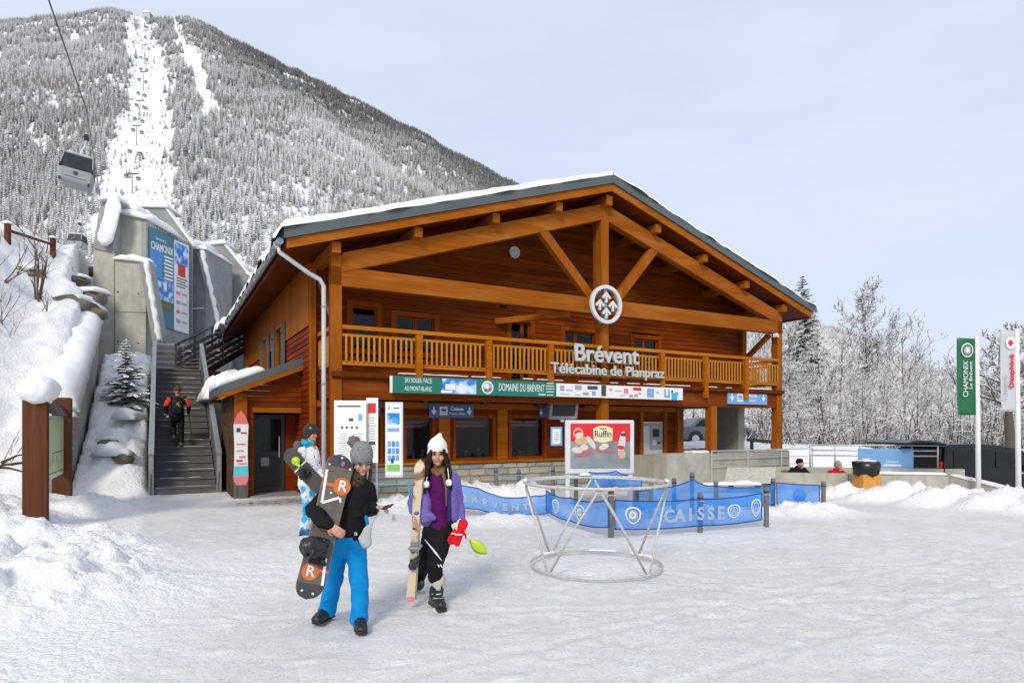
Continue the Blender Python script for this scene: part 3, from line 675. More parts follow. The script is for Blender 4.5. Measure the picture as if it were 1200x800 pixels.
# upper wall openings from the photo
def opening(u0, v0, u1, zb, t=TW):
    w0_, zt = fp(u0, v0, t); w1_, _ = fp(u1, v0, t); return [w0_, w1_, zb, zt]
up = [opening(409, 354, 445, 3.62), opening(461, 366, 512, 3.62), opening(596, 373, 624, DECK+.03), opening(659, 384, 699, 3.62), opening(740, 393, 773, 3.62)]
siding('wall_cladding', M['clad'], lambda z: max(W0, RX-(soff(RX)-z)/SL), lambda z: min(W1, RX+(soff(RX)-z)/SL), DECK, soff(RX)-.14, TW, up)
dn_px = ((416, 488, 446), (475, 488, 507), (533, 488, 578), (598, 488, 638))
SILL = .86
dn = [opening(a, b, c, SILL) for a, b, c in dn_px]
dn_end = fp(797, 500, TW)[0]
atm = [fp(752, 494, TW)[0], fp(776, 494, TW)[0], .0, fp(764, 494, TW)[1]]
siding('wall_cladding', M['clad'], lambda z: W0, lambda z: dn_end, .80, 2.40, TW, dn+[atm])
post(dn_end-.12, TW-.06, 0, 2.4, .26, .2); post(atm[0]-.07, TW-.05, 0, 2.4, .12, .12, 'door_jamb'); post(atm[1]+.07, TW-.05, 0, 2.4, .12, .12, 'door_jamb')
post(W1-.06, TW-.05, DECK, soff(W1)-.1, .2, .2); post(W0+.06, TW-.03, 0, soff(W0)-.05, .14, .16)
def window(o, leaves, t, deep=.14, mat=None, fw=.075, frame_proud=.04, sash=.05):
    w0_, w1_, z0, z1 = o; mat = mat or M['frame']; mb = MB()
    for b in ((w0_-.06, w0_+fw, z0, z1), (w1_-fw, w1_+.06, z0, z1)): mb.box(b[0], b[1], t-frame_proud, t+deep, b[2], b[3])
    mb.box(w0_-.06, w1_+.06, t-frame_proud-.003, t+deep+.003, z1-fw, z1+.05); mb.box(w0_-.06, w1_+.06, t-frame_proud-.003, t+deep+.003, z0-.03, z0+fw)
    wi = P(mb, 'window', mat); n_ = len(leaves)
    L = w1_-w0_-2*fw; x = w0_+fw
    for i, f_ in enumerate(leaves):
        x2 = x+L*f_; s_ = sash; mb = MB(); y0 = t+.055; y1 = t+.105
        mb.box(x+.004, x+s_, y0, y1, z0+fw+.002, z1-fw-.002); mb.box(x2-s_, x2-.004, y0, y1, z0+fw+.002, z1-fw-.002); mb.box(x+s_, x2-s_, y0, y1, z1-fw-s_, z1-fw-.004); mb.box(x+s_, x2-s_, y0, y1, z0+fw+.004, z0+fw+s_); P(mb, 'sash', mat, wi)
        mb = MB(); mb.box(x+s_, x2-s_, t+.075, t+.083, z0+fw+s_, z1-fw-s_); P(mb, 'pane', M['glass'], wi); x = x2
    return wi
window(up[0], (1.0,), TW); window(up[1], (.5, .5), TW); window(up[2], (.62, .38), TW); window(up[3], (.38, .62), TW); window(up[4], (.45, .55), TW)
LED, lnt, lbs = new_mat('led_text'); lbs.inputs['Base Color'].default_value = (.2, .02, .01, 1); lbs.inputs['Emission Color'].default_value = (1, .16, .05, 1); lbs.inputs['Emission Strength'].default_value = .22
for i, o_ in enumerate(dn):
    wi = window(o_, (1.0,), TW, fw=.02, sash=.03)
    if i:
        for q in (.3, .62):                                          # rate sheets and counter gear behind the panes
            x = o_[0]+(o_[1]-o_[0])*q; mb = MB(); mb.box(x, x+.05+.06*q, TW+.125, TW+.13, SILL+.06, SILL+.2+.15*q); P(mb, 'notice', M['greyp'], wi)
        mb = MB(); mb.box(o_[0]+.08, o_[1]-.1, TW+.16, TW+.19, o_[3]-.30, o_[3]-.10); P(mb, 'led_board', M['black'], wi); mb = MB(); rdd = random.Random(i)
        for zz_ in (o_[3]-.155, o_[3]-.245):
            x = o_[0]+.12
            while x < o_[1]-.25: L_ = rdd.uniform(.015, .06); mb.box(x, x+L_, TW+.155, TW+.159, zz_-.010, zz_+.010); x += L_+.03
        P(mb, 'led_text', LED, wi)['kind'] = 'stuff'
mb = MB(); mb.box(W0, dn_end-.28, TW-.14, TW+.02, SILL-.11, SILL-.035); bevel(P(mb, 'sill', M['sill']), .01)
mb = MB(); mb.box(W0, dn_end-.26, TW-.07, TW-.005, 2.24, 2.40); P(mb, 'lintel', M['beam'])
# upright trims between ticket windows
for i in range(3):
    mb = MB(); x = (dn[i][1]+dn[i+1][0])/2; mb.box(x-.16, x+.16, TW-.05, TW+.0, SILL-.03, 2.24); P(mb, 'wall_trim', M['sill'])
# interior linings so the rooms behind the panes are closed and dim
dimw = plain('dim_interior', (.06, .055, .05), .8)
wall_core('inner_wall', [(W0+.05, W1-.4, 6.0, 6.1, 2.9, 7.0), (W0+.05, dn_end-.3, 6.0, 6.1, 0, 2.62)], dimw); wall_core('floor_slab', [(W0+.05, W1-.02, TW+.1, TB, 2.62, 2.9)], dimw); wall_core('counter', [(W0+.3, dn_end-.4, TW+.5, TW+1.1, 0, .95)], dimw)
# ---- stone plinth, each stone its own piece
mb = MB(); mb.box(W0-.02, atm[0]-.14, TW-.06, TW+.15, -.3, SILL-.12); sw_ = P(mb, 'stone_plinth', M['mortar'])
rnd = random.Random(7); z = -.12; stone_meshes = []
def stone_mesh(sx, sz, seed):
    r = random.Random(seed); mb = MB(); n = 8; poly = []
    for i in range(n):
        a = 2*math.pi*i/n+.39; cx_ = max(-1, min(1, 2.0*math.cos(a))); cz_ = max(-1, min(1, 2.0*math.sin(a))); poly.append((cx_*sx/2*r.uniform(.9, 1), 0, cz_*sz/2*r.uniform(.88, 1)))
    fr = [(x*.93, -.030*r.uniform(.5, 1.2), z_*.88) for x, _, z_ in poly]; mb.v = poly+fr; mb.f = [tuple(range(n, 2*n))]+[(i, (i+1) % n, n+(i+1) % n, n+i) for i in range(n)]; mb.m = [0]*len(mb.f)
    return mb
while z < SILL-.13:
    hh = rnd.uniform(.14, .22); hh = min(hh, SILL-.125-z) if SILL-.125-z-hh > .1 else SILL-.125-z; x = W0
    while x < atm[0]-.25:
        L = rnd.uniform(.28, .75); L = min(L, atm[0]-.15-x)
        o = stone_mesh(L-.012, hh-.012, rnd.random()).build('stone', rnd.choice(M['stone']), sw_, fix=True); o.location = (x+L/2, TW-.061, z+hh/2); x += L
    z += hh
# ---- side wall
TS = 2.6                                                   # lean-to front
band_t, band_z = sp(363, 375, W0); print('band', band_z)
sh = [sp(u, 400, W0)[0] for u in (302, 311, 318, 324, 332, 339)]
swin = [[sh[3]-.15, sh[2]+.05], [sh[1]-.6, sh[0]]]
def side_open(a, b, z0, z1): return [min(a, b), max(a, b), z0, z1]
so = [side_open(sp(325, 400, W0)[0], sp(332, 400, W0)[0], 3.35, 4.75), side_open(sp(310, 400, W0)[0], sp(314.5, 400, W0)[0], 3.35, 4.75)]
siding('wall_cladding', M['cladd'], lambda z: TW+.05, lambda z: TB, .0, 4.22, W0, so, depth_axis='x')
mb = MB(); x = TW+.06
while x < TB:                                              # upright lighter boards above
    cuts = [o for o in so if o[0] < x+.07 < o[1]]
    if not cuts: mb.box(W0-.035, W0, x, x+.135, 4.22, soff(W0)-.02)
    else: mb.box(W0-.035, W0, x, x+.135, 4.75, soff(W0)-.02)
    x += .14
o = P(mb, 'wall_cladding', M['cladv']); o['kind'] = 'stuff'
for o_ in so:
    mb = MB(); a, b, z0, z1 = o_
    mb.box(W0-.05, W0+.1, a-.07, a+.03, z0, z1); mb.box(W0-.05, W0+.1, b-.03, b+.07, z0, z1); mb.box(W0-.055, W0+.1, a-.07, b+.07, z1-.02, z1+.06); mb.box(W0-.06, W0+.1, a-.07, b+.07, z0-.06, z0+.02); wi = P(mb, 'window', M['beam_z'])
    mb = MB(); mb.box(W0+.04, W0+.05, a+.03, b-.03, z0, z1); P(mb, 'pane', M['glass'], wi)
    for y0, y1 in ((a-.62, a-.08), (b+.08, b+.62)):
        mb = MB(); mb.box(W0-.085, W0-.05, y0, y1, z0-.04, z1+.04)
        for zz in (z0+.2, z1-.2): mb.box(W0-.105, W0-.085, y0+.03, y1-.03, zz-.05, zz+.05)
        P(mb, 'shutter', M['gwoodz'], wi)
wall_core('rear_wall', [(W0, W1, TB-.1, TB, 2.6, 5.4), (W0, dn_end, TB-.1, TB, 0, 2.6)], M['clad'])
mb = MB(); mb.prism([(W0, TB-.1, 5.4), (W1, TB-.1, 5.4), (RX, TB-.1, soff(RX))], (0, .1, 0)); P(mb, 'rear_gable', M['clad'], fix=True)
wall_core('end_wall', [(W1-.15, W1, TW+.02, TB, 2.6, soff(W1)-.01)], M['clad']); wall_core('end_wall', [(dn_end-.2, dn_end-.02, TW+.02, TB, 0, 2.6)], M['clad'])
# ---- balcony
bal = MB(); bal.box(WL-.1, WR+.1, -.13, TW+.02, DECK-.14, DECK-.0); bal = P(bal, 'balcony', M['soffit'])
mb = MB(); mb.box(WL+.13, WR-.14, -.06, .08, 2.38, DECK-.145); P(mb, 'balcony_beam', M['clad'], bal)
mb = MB(); mb.box(WR-.10, WR+.06, .14, TW, 2.42, DECK-.145); P(mb, 'balcony_beam', M['clad'], bal)
mb = MB(); mb.box(WL-.06, WL+.10, .14, TW, 2.42, DECK-.145); P(mb, 'balcony_beam', M['clad'], bal)
mb = MB(); mb.box(WL-.13, WR+.13, -.19, -.13, DECK-.10, DECK+.012); P(mb, 'drip_rail', M['soffit'], bal)
bp = [wP[k] for k in (488, 569, 641, 771, 822, 869)]
for w_ in bp:
    mb = MB(); mb.box(w_-.075, w_+.075, -.235, -.105, DECK-.32, 3.92); bevel(P(mb, 'rail_post', M['sill'], bal), .008)
RT = 3.94
mb = MB(); mb.box(WL+.12, RX-.11, -.17, -.03, RT, RT+.085); mb.box(RX+.15, WR-.13, -.17, -.03, RT, RT+.085); P(mb, 'handrail', M['rail'], bal)
mb = MB(); mb.box(WL+.12, WR-.13, -.125, -.075, 3.78, 3.84); P(mb, 'rail', M['rail'], bal)
mb = MB(); mb.box(WL+.12, WR-.13, -.125, -.075, DECK+.17, DECK+.26); P(mb, 'rail', M['rail'], bal)
mb = MB(); mb.box(-.022, .022, -.014, .014, DECK+.24, 3.80); bme = mb.mesh('baluster'); bme.materials.append(wood('baluster_wood', (.60, .24, .035), 'z', .7))
w_ = WL+.2
while w_ < WR-.15:
    if all(abs(w_-q) > .12 for q in bp) and abs(w_-RX) > .2:
        o = link('baluster', bme, None, bal); o.location = (w_, -.142, 0)
    w_ += .128
for wx in (WL-.02, WR+.02):                                # side railings
    mb = MB(); mb.box(wx-.07, wx+.07, .14, TW-.02, RT, RT+.085); mb.box(wx-.025, wx+.025, .14, TW-.02, 3.78, 3.84); mb.box(wx-.025, wx+.025, .14, TW-.02, DECK+.17, DECK+.26); P(mb, 'handrail', M['rail'], bal)
    for k in range(10): o = link('baluster', bme, None, bal); o.location = (wx-.04, .24+k*.128, 0); o.rotation_euler = (0, 0, 0)
for k in range(26):                                        # crust of snow left on the deck edge
    w_ = random.Random(k).uniform(WL+.3, WR-.3); snow_lump('snow_crust', (random.Random(k+1).uniform(.2, .9), .06, .025), Matrix.Translation((w_, -.16, DECK+.012)), bal, M['snow'], cuts=.04, amp=.01, seed=k)
# posts of the open passage and its concrete
post(wP[832]+.05, .0, .93, 2.40, .26, .26); 
mb = MB(); mb.box(14.45, 14.75, 1.25, 2.75, .0, 2.6); P(mb, 'passage_wall', M['concd'])
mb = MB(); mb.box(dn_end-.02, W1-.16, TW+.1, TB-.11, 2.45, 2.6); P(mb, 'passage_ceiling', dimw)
post(14.95, 1.6, .9, 2.5, .1, .14)
pl0 = fp(781, 531, -.12)[0]; pl1 = fp(832, 531, -.12)[0]
mb = MB(); mb.box(pl0, pl1, -.14, .5, -.4, .94); bevel(P(mb, 'concrete_plinth', M['conc']), .02)
mb = MB(); mb.box(pl1+.004, WR+.45, .02-.16, .5, -.4, .93); bevel(P(mb, 'concrete_plinth', M['concd']), .02)
mb = MB(); mb.box(pl0+.003, WR+.44, .503, TB, -.3, .86); P(mb, 'passage_floor', M['conc'])
snow_lump('snow_cap', (.75, .5, .08), Matrix.Translation((pl1-.35, .1, .94)), ST, M['snow'], cuts=.05, amp=.03, seed=70)
snow_lump('snow_cap', (.6, .5, .10), Matrix.Translation((WR+.15, .12, .93)), ST, M['snow'], cuts=.05, amp=.03, seed=71)
# little lights and a camera under the balcony, louvre in the gable
for u_, v_ in ((420, 465), (496, 470), (566, 472), (629, 474), (683, 476)):
    w_, z_ = fp(u_, v_, TW-.1); mb = MB(); mb.box(w_-.07, w_+.07, TW-.2, TW-.06, z_-.04, z_+.03); mb.tube([(w_, TW-.2, z_), (w_, TW-.26, z_-.03)], [.05, .06], 8); P(mb, 'spotlight', M['black'])
w_, z_ = fp(602, 296, TW); mb = MB(); mb.lathe([(.15, 0), (.17, .0), (.17, .05), (.13, .05), (.10, .035)], 20, (0, 0, 0)); o = P(mb, 'vent', M['zinc'], smooth=False); o.matrix_local = Matrix.Translation((w_, TW-.02, z_)) @ Matrix.Rotation(math.radians(90), 4, 'X')
w_, z_ = fp(907, 393, -.1); mb = MB(); mb.box(w_-.05, w_+.05, -.22, -.1, z_-.06, z_+.06); mb.tube([(w_, -.22, z_-.02), (w_-.03, -.30, z_-.05)], .035, 8); P(mb, 'security_camera', M['white'])
w_, z_ = fp(593, 357, .2); mb = MB(); mb.box(w_-.1, w_+.06, .15, .35, z_-.06, z_+.08); mb.box(w_-.06, w_+.02, .05, .15, z_-.09, z_+.02); P(mb, 'floodlight', M['black'])
# ---- lean-to entrance
lw0 = fp(275, 500, TS)[0]; hz1 = fp(352, 428, TS-.2)[1]; hz0 = fp(262, 462, TS-.2)[1]; lz = lambda w: hz0+(hz1-hz0)*(w-(lw0-.35))/(W0-lw0+.35)
d0 = fp(297, 483, TS); d1_ = fp(352, 483, TS); LT = TS+3.2
mb = MB(); a = lw0-.38
mb.prism([(a, TS-.32, lz(a)), (W0-.01, TS-.32, lz(W0)), (W0-.01, TS-.32, lz(W0)+.2), (a, TS-.32, lz(a)+.2)], (0, 3.6, 0)); P(mb, 'porch_roof', M['roof'], fix=True)
mb = MB(); mb.prism([(a, TS-.34, lz(a)-.12), (W0-.01, TS-.34, lz(W0)-.12), (W0-.01, TS-.34, lz(W0)-.005), (a, TS-.34, lz(a)-.005)], (0, .05, 0)); P(mb, 'bargeboard', M['beam'], fix=True)
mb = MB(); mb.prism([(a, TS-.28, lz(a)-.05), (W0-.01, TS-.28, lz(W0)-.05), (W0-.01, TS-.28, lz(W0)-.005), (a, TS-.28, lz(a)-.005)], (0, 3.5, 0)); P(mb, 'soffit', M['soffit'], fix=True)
siding('wall_cladding', M['clad'], lambda z: max(lw0, lw0-.35+(z-hz0+.06)/((hz1-hz0)/(W0-lw0+.35))) if z > hz0-.06 else lw0, lambda z: W0, 0, hz1-.08, TS, [[d0[0], d1_[0]+.25, -.1, d0[1]]])
mb = MB(); z = 0.0
while z < hz0-.05:                                         # shingle courses on the porch flank
    y = TS+.02
    while y < LT: L = random.uniform(.16, .3); mb.box(lw0-.035-random.uniform(0, .015), lw0, y, y+L-.006, z, z+.13); y += L
    z += .135
o = P(mb, 'shingles', wood('brown_shingle_wood', (.15, .075, .04), 'z', .55, .8, .5)); o['kind'] = 'stuff'
post(lw0+.13, TS-.05, .55, hz0+.05, .3, .14); mb = MB(); mb.box(lw0-.03, lw0+.29, TS-.14, TS+.05, -.1, .56); P(mb, 'post_foot', M['gwoodz'])
mb = MB(); mb.box(d0[0]-.02, d1_[0]+.28, TS-.05, TS+.05, d0[1], d0[1]+.12); P(mb, 'door_head', M['beam'])
dw0, dw1 = d0[0]+.02, d1_[0]+.2; dy = TS+.75
wall_core('porch_lining', [(dw0-.08, dw0, TS+.03, LT, 0, d0[1]), (dw1, dw1+.06, TS+.03, LT, 0, d0[1]), (dw0, dw1, LT, LT+.1, 0, d0[1]), (dw0-.08, dw1, TS+.05, LT, d0[1], d0[1]+.06)], M['cladd'])
mb = MB(); x0_ = dw0+.03; x1_ = x0_+(dw1-dw0)*.62
for b in ((x0_, x0_+.09), (x1_-.09, x1_)): mb.box(b[0], b[1], dy, dy+.06, .02, d0[1]-.04)
for zb in ((.02, .16), (1.0, 1.1), (d0[1]-.14, d0[1]-.04)): mb.box(x0_+.09, x1_-.09, dy+.003, dy+.057, *zb)
dr = P(mb, 'door', M['dark']); mb = MB(); mb.box(x0_+.09, x1_-.09, dy+.025, dy+.033, 1.1, d0[1]-.14); P(mb, 'pane', M['glass'], dr); mb = MB(); mb.box(x0_+.09, x1_-.09, dy+.02, dy+.035, .16, 1.0); P(mb, 'panel', M['black'], dr)
mb = MB(); mb.tube([(x1_-.14, dy-.05, .95), (x1_-.14, dy-.05, 1.5)], .014, 8); P(mb, 'handle', M['zinc'], dr)
mb = MB(); mb.box(x0_+.22, x0_+.42, dy-.004, dy+.0, .72, .95); P(mb, 'sticker', M['greyp'], dr)
wall_core('side_panel', [(x1_+.02, dw1-.005, dy, dy+.05, .02, d0[1]-.04)], M['cladd'])
mb = MB(); mb.box(dw0-.1, dw1+.1, TS-.35, TS+.9, -.1, .035); P(mb, 'threshold', M['concg'])
slp = math.atan((hz1-hz0)/(W0-lw0+.35))
snow_lump('porch_snow', (1.25, 3.0, .2), Matrix.Translation((lw0+.17, TS+1.55, lz(lw0+.17)+.20)) @ Matrix.Rotation(-slp, 4, 'Y'), ST, M['snow'], cuts=.06, amp=.05, seed=80)

# ================================================================== STAIRS, WALLS, LIFT GALLERY
def at_w(name, label, cat, w, t, z=0.0, group=None): return thing(name, label, cat, tow(w, t, z), RZ, group)
SW0, SW1, ST0, SLOPE, NS = -3.62, -2.28, 3.9, .45, 20
sw0 = sp(178, 578, 0)  # kept for reference of the flight
stair = at_w('staircase', 'steep weathered timber staircase with solid plank sides climbing beside the chalet', 'staircase', 0, 0)
run = 8.75/NS; rise = run*SLOPE
SW0 = tol(grd(180, 578)).x; SW1 = tol(grd(256, 579)).x; ST0 = (tol(grd(180, 578)).y+tol(grd(256, 579)).y)/2
tread = MB(); tread.box(0, SW1-SW0, 0, run+.03, -.05, 0); tread.box(0.005, SW1-SW0-.005, .03, .05, -rise, -.05); tme = tread.mesh('step'); tme.materials.append(wood('worn_step_wood', (.21, .195, .175), 'x', .5, .7, .5))
snowline = snow_mat('step_snow', (.6, .62, .64))
for k in range(NS):
    o = link('step', tme, None, stair); o.location = (SW0, ST0+k*run, (k+1)*rise)
    r = random.Random(k)
    for q in range(2):
        x = r.uniform(SW0+.1, SW1-.5); snow_lump('snow_dust', (r.uniform(.2, .7), .03, .010), Matrix.Translation((x+.2, ST0+k*run+.03, (k+1)*rise)), o.parent, snowline, cuts=.05, amp=.008, seed=k*3+q)
ztop = NS*rise; tt_ = ST0+NS*run
for w_, h_, tE in ((SW0-.05, 1.0, tt_), (SW1+.05, 1.0, tt_)):
    mb = MB(); mb.prism([(w_-.03, ST0-.05, -.05), (w_-.03, ST0-.05, .55), (w_-.03, tE, ztop+.55), (w_-.03, tE, ztop-.35)], (.06, 0, 0)); P(mb, 'stringer', M['gwood'], stair, fix=True)
    for k in range(3):
        z_ = .62+k*.14; mb = MB(); mb.bar((w_, ST0, z_), (w_, tE, ztop+z_), .04, .11); P(mb, 'side_plank', M['gwood'], stair)
    mb = MB(); mb.bar((w_, ST0-.08, h_+.03), (w_, tE, ztop+h_+.03), .13, .07); P(mb, 'handrail', M['zincd'], stair)
    for f_ in (0.0, .33, .66, 1.0): mb = MB(); mb.box(w_-.055, w_+.055, ST0-.05+(tE-ST0)*f_, ST0+.07+(tE-ST0)*f_, f_*ztop-.1, f_*ztop+h_); P(mb, 'newel', M['zincd'], stair)
mb = MB(); mb.box(SW0-.1, SW1+1.2, tt_, tt_+1.5, ztop-.12, ztop); P(mb, 'landing', M['gwood'], stair)
for k in range(4): mb = MB(); mb.bar((SW0-.05, tt_+1.45, ztop+.3+k*.22), (SW1-.5, tt_+1.45, ztop+.3+k*.22), .04, .12); P(mb, 'side_plank', M['gwood'], stair)
mb = MB(); mb.bar((SW0-.05, tt_+1.45, ztop+1.12), (SW1-.5, tt_+1.45, ztop+1.12), .1, .06); P(mb, 'handrail', M['zincd'], stair)
# upper flight, turning to the right behind the eave
A0 = tol(ray(206, 437, tow(SW1, tt_+.8).y)); A1 = tol(ray(285, 402, 29.5)); A0.z = ztop; A1.z = ztop+2.1
flt = at_w('staircase', 'second short timber flight with dark rails climbing past the concrete gallery', 'staircase', 0, 0)
dirn = (A1-A0); nst = 11; side = Vector((dirn.y, -dirn.x, 0)).normalized()
for k in range(nst):
    p0 = A0+dirn*(k/nst); mb = MB(); mb.bar(p0+Vector((0, 0, .19)), p0+side*1.3+Vector((0, 0, .19)), .33, .05); P(mb, 'step', M['gwood'], flt)
for sd in (0.0, 1.3):
    for z_ in (.25, .5, .75): mb = MB(); mb.bar(A0+side*sd+Vector((0, 0, z_)), A1+side*sd+Vector((0, 0, z_)), .04, .13); P(mb, 'side_plank', M['gwood'], flt)
    mb = MB(); mb.bar(A0+side*sd+Vector((0, 0, 1.1)), A1+side*sd+Vector((0, 0, 1.1)), .09, .06); P(mb, 'handrail', M['dark'], flt)
    mb = MB(); mb.bar(A0+side*sd+Vector((0, 0, -.05)), A1+side*sd+Vector((0, 0, -.05)), .05, .25); P(mb, 'stringer', M['dark'], flt)
    for f_ in (0, .25, .5, .75, 1): q = A0+dirn*f_+side*sd; mb = MB(); mb.box(q.x-.04, q.x+.04, q.y-.04, q.y+.04, q.z-.1 if f_ else q.z, q.z+1.08); P(mb, 'newel', M['dark'], flt)
    for f_ in (.15, .6, .9): q = A0+dirn*f_+side*sd; snow_lump('snow_clump', (.35, .12, .07), Matrix.Translation(q+Vector((0, 0, .58))), flt, M['snow'], cuts=.04, amp=.02, seed=int(f_*90))
# bank of snow under the flight
snow_lump('snow_drift', (2.2, 3.0, .9), Matrix.Translation(tow(-1.2, 8.6, 2.6)) @ Matrix.Rotation(RZ, 4, 'Z'), None, M['snow'], cuts=.1, amp=.08, seed=88)
tag(bpy.data.objects['snow_drift'], 'smooth snow drift heaped between the stairs and the chalet wall', 'snow', kind='stuff')

# wing wall beside the stairs
ww = at_w('retaining_wall', 'sloping grey concrete retaining wall holding the snowy bank beside the stairs', 'wall', 0, 0)
t0_ = 5.0; t1_ = 12.6; zt = lambda t: 2.15+.466*(t-5)
nseg = 5
for k in range(nseg):
    ta = t0_+(t1_-t0_)*k/nseg; tb = t0_+(t1_-t0_)*(k+1)/nseg-.012
    mb = MB(); mb.prism([(WALL_W-.28, ta, -.3), (WALL_W-.28, tb, -.3), (WALL_W-.28, tb, zt(tb)), (WALL_W-.28, ta, zt(ta))], (.3, 0, 0)); bevel(P(mb, 'wall_panel', M['concd'], ww, fix=True), .015)
sl_ = math.atan(.466); Lw = (t1_-t0_)/math.cos(sl_)
snow_lump('snow_cap', (.95, Lw, .42), Matrix.Translation((WALL_W-.26, (t0_+t1_)/2-.1, zt((t0_+t1_)/2)-.02)) @ Matrix.Rotation(sl_, 4, 'X'), ww, M['snow'], cuts=.08, amp=.03, seed=91, freq=.9)

# concrete lift gallery: blocks stepping back up the slope
TWR = thing('concrete_gallery', 'tall stepped grey concrete lift gallery with snow caps beside the stairs', 'building', (0, 0, 0))
def px_block(px, s, depth, name, mat, mb=None):
    pts = [ray(u, v, s) for u, v in px]; mb = MB(); mb.prism(pts, ((-.5*depth if 'gable' in name else 0), depth, 0)); o = bevel(P(mb, name, mat, TWR, fix=True), .03); return o
gp = grd
s1 = 26.0
px_block([(109, 480), (134, 480), (134, 296), (109, 292)], s1-.1, 2.4, 'wall_panel', M['conc'])
px_block([(134.4, 480), (171, 480), (171, 306), (134.4, 303)], s1-.25, .55, 'wall_panel', M['conc'])
px_block([(130, 320), (172, 320), (172, 256), (133, 248)], s1+.35, .6, 'wall_panel', M['conc'])
px_block([(109, 291.5), (133, 296), (134, 250), (137, 235), (121, 233), (115, 250)], s1-.15, 2.2, 'metal_cap', M['concg'])
px_block([(150, 480), (226, 480), (226, 288), (194, 244), (150, 242)], 30.2, 5.0, 'gable_block', M['concg'])
px_block([(219, 480), (241, 480), (241, 293), (221, 291)], 31.0, 3.0, 'wall_panel', M['concg'])
px_block([(223, 480), (300, 480), (300, 330), (289, 320), (263, 286), (223, 289)], 34.5, 5.0, 'gable_block', M['concg'])
# side wall that carries the banner, running back from the front block to the first gable
a = ray(171.5, 260, s1+.32); b = ray(222, 290, 30.1)
mb = MB(); mb.prism([(a.x-.2, a.y, 3), (a.x, a.y, 3), (b.x, b.y, 3), (b.x-.2, b.y, 3)], (0, 0, 1)); mb.v = [(x, y, (3 if i < 4 else (ray(171, 258, a.y).z if y < 28 else ray(222, 284, b.y).z))) for i, (x, y, z) in enumerate(mb.v)]
P(mb, 'banner_wall', M['concg'], TWR, fix=True)
for (u0, v0, u1, v1, s, wd) in ((172, 308, 188, 402, s1-.2, .42), (237, 297, 257, 385, 30.9, .30)):
    mb = MB(); A_ = ray(u0, v0, s); B_ = ray(u1, v1, s); mb.bar(A_, B_, .4, wd, (1, 0, 0)); P(mb, 'buttress', M['concg'], TWR)
    mb = MB(); A_ = ray(u0+1, v0-2, s-.05); B_ = ray(u1+1, v1-2, s-.05); n_ = 24
    pts = [A_.lerp(B_, i/n_)+Vector((.02*math.sin(i*1.7), -.12, .02*math.sin(i*2.9))) for i in range(n_+1)]; mb.tube(pts, [(.10+.02*math.sin(i*1.3), .14) for i in range(n_+1)], 8); P(mb, 'buttress_snow', M['snow'], TWR, smooth=True)
def ledge_snow(u0, u1, v0, v1, s, depth, h, seed, over=.12):
    A_ = ray(u0, v0, s); B_ = ray(u1, v1, s); L = (B_-A_).length; ang = math.atan2(B_.z-A_.z, B_.x-A_.x); c = (A_+B_)/2
    snow_lump('snow_cap', (L+.15, depth, h), Matrix.Translation((c.x, c.y+depth/2-over, c.z)) @ Matrix.Rotation(-ang, 4, 'Y'), TWR, M['snow'], cuts=.07, amp=.04, seed=seed)
ledge_snow(134, 172, 304, 308, s1-.25, .8, .30, 101); ledge_snow(132, 173, 249, 258, s1+.35, 2.8, .34, 102, .2); ledge_snow(118, 137, 236, 234, s1-.2, 2.4, .35, 103, .2)
ledge_snow(134, 160, 239, 248, s1+.6, 2.2, .30, 104, .1)
ledge_snow(150, 196, 243, 244, 30.2, 1.5, .32, 105); ledge_snow(193, 226, 243, 288, 30.2, .5, .10, 106, .06); ledge_snow(219, 241, 292, 293, 31.0, 3.0, .24, 107); ledge_snow(224, 264, 289, 286, 34.5, 1.5, .30, 108); ledge_snow(262, 290, 286, 321, 34.5, .5, .10, 109, .06); ledge_snow(219, 240, 285, 291, 33, 2.0, .35, 110)
ledge_snow(289, 300, 321, 331, 34.5, 1.5, .25, 111)
# tongue of snow sliding off the metal cap
mb = MB(); pts = []; rr = []
for i in range(13):
    f_ = i/12; q = ray(133-10*f_+1.5*math.sin(f_*5), 232+56*f_, s1-.35-.12*math.sin(f_*3)); pts.append(q); rr.append((.24+.12*math.sin(3.1*f_)+.03*math.sin(9*f_) if i < 12 else .1, .13 if i < 12 else .05))
mb.capsule(pts, [(a_, b_) for a_, b_ in rr], 12, (1, 0, 0)); me = remeshed(mb, .05, 4, lambda c: .03*fbm(c[:, 0]*5, c[:, 1]*5, c[:, 2]*5, 3, 3), 'snow_tongue'); link('snow_tongue', me, M['snow'], TWR)
mb = MB()
for u_, v_ in ((138, 342), (162, 344), (138, 400), (162, 402)): q = ray(u_, v_, s1-.26); mb.tube([q, q+Vector((0, .02, 0))], .035, 8)
P(mb, 'tie_hole', M['black'], TWR)
for z_px in (365,): 
    A_ = ray(134.5, z_px, s1-.262); B_ = ray(171, z_px+1, s1-.262); mb = MB(); mb.bar(A_, B_, .02, .02); P(mb, 'pour_joint', M['mortar'], TWR)
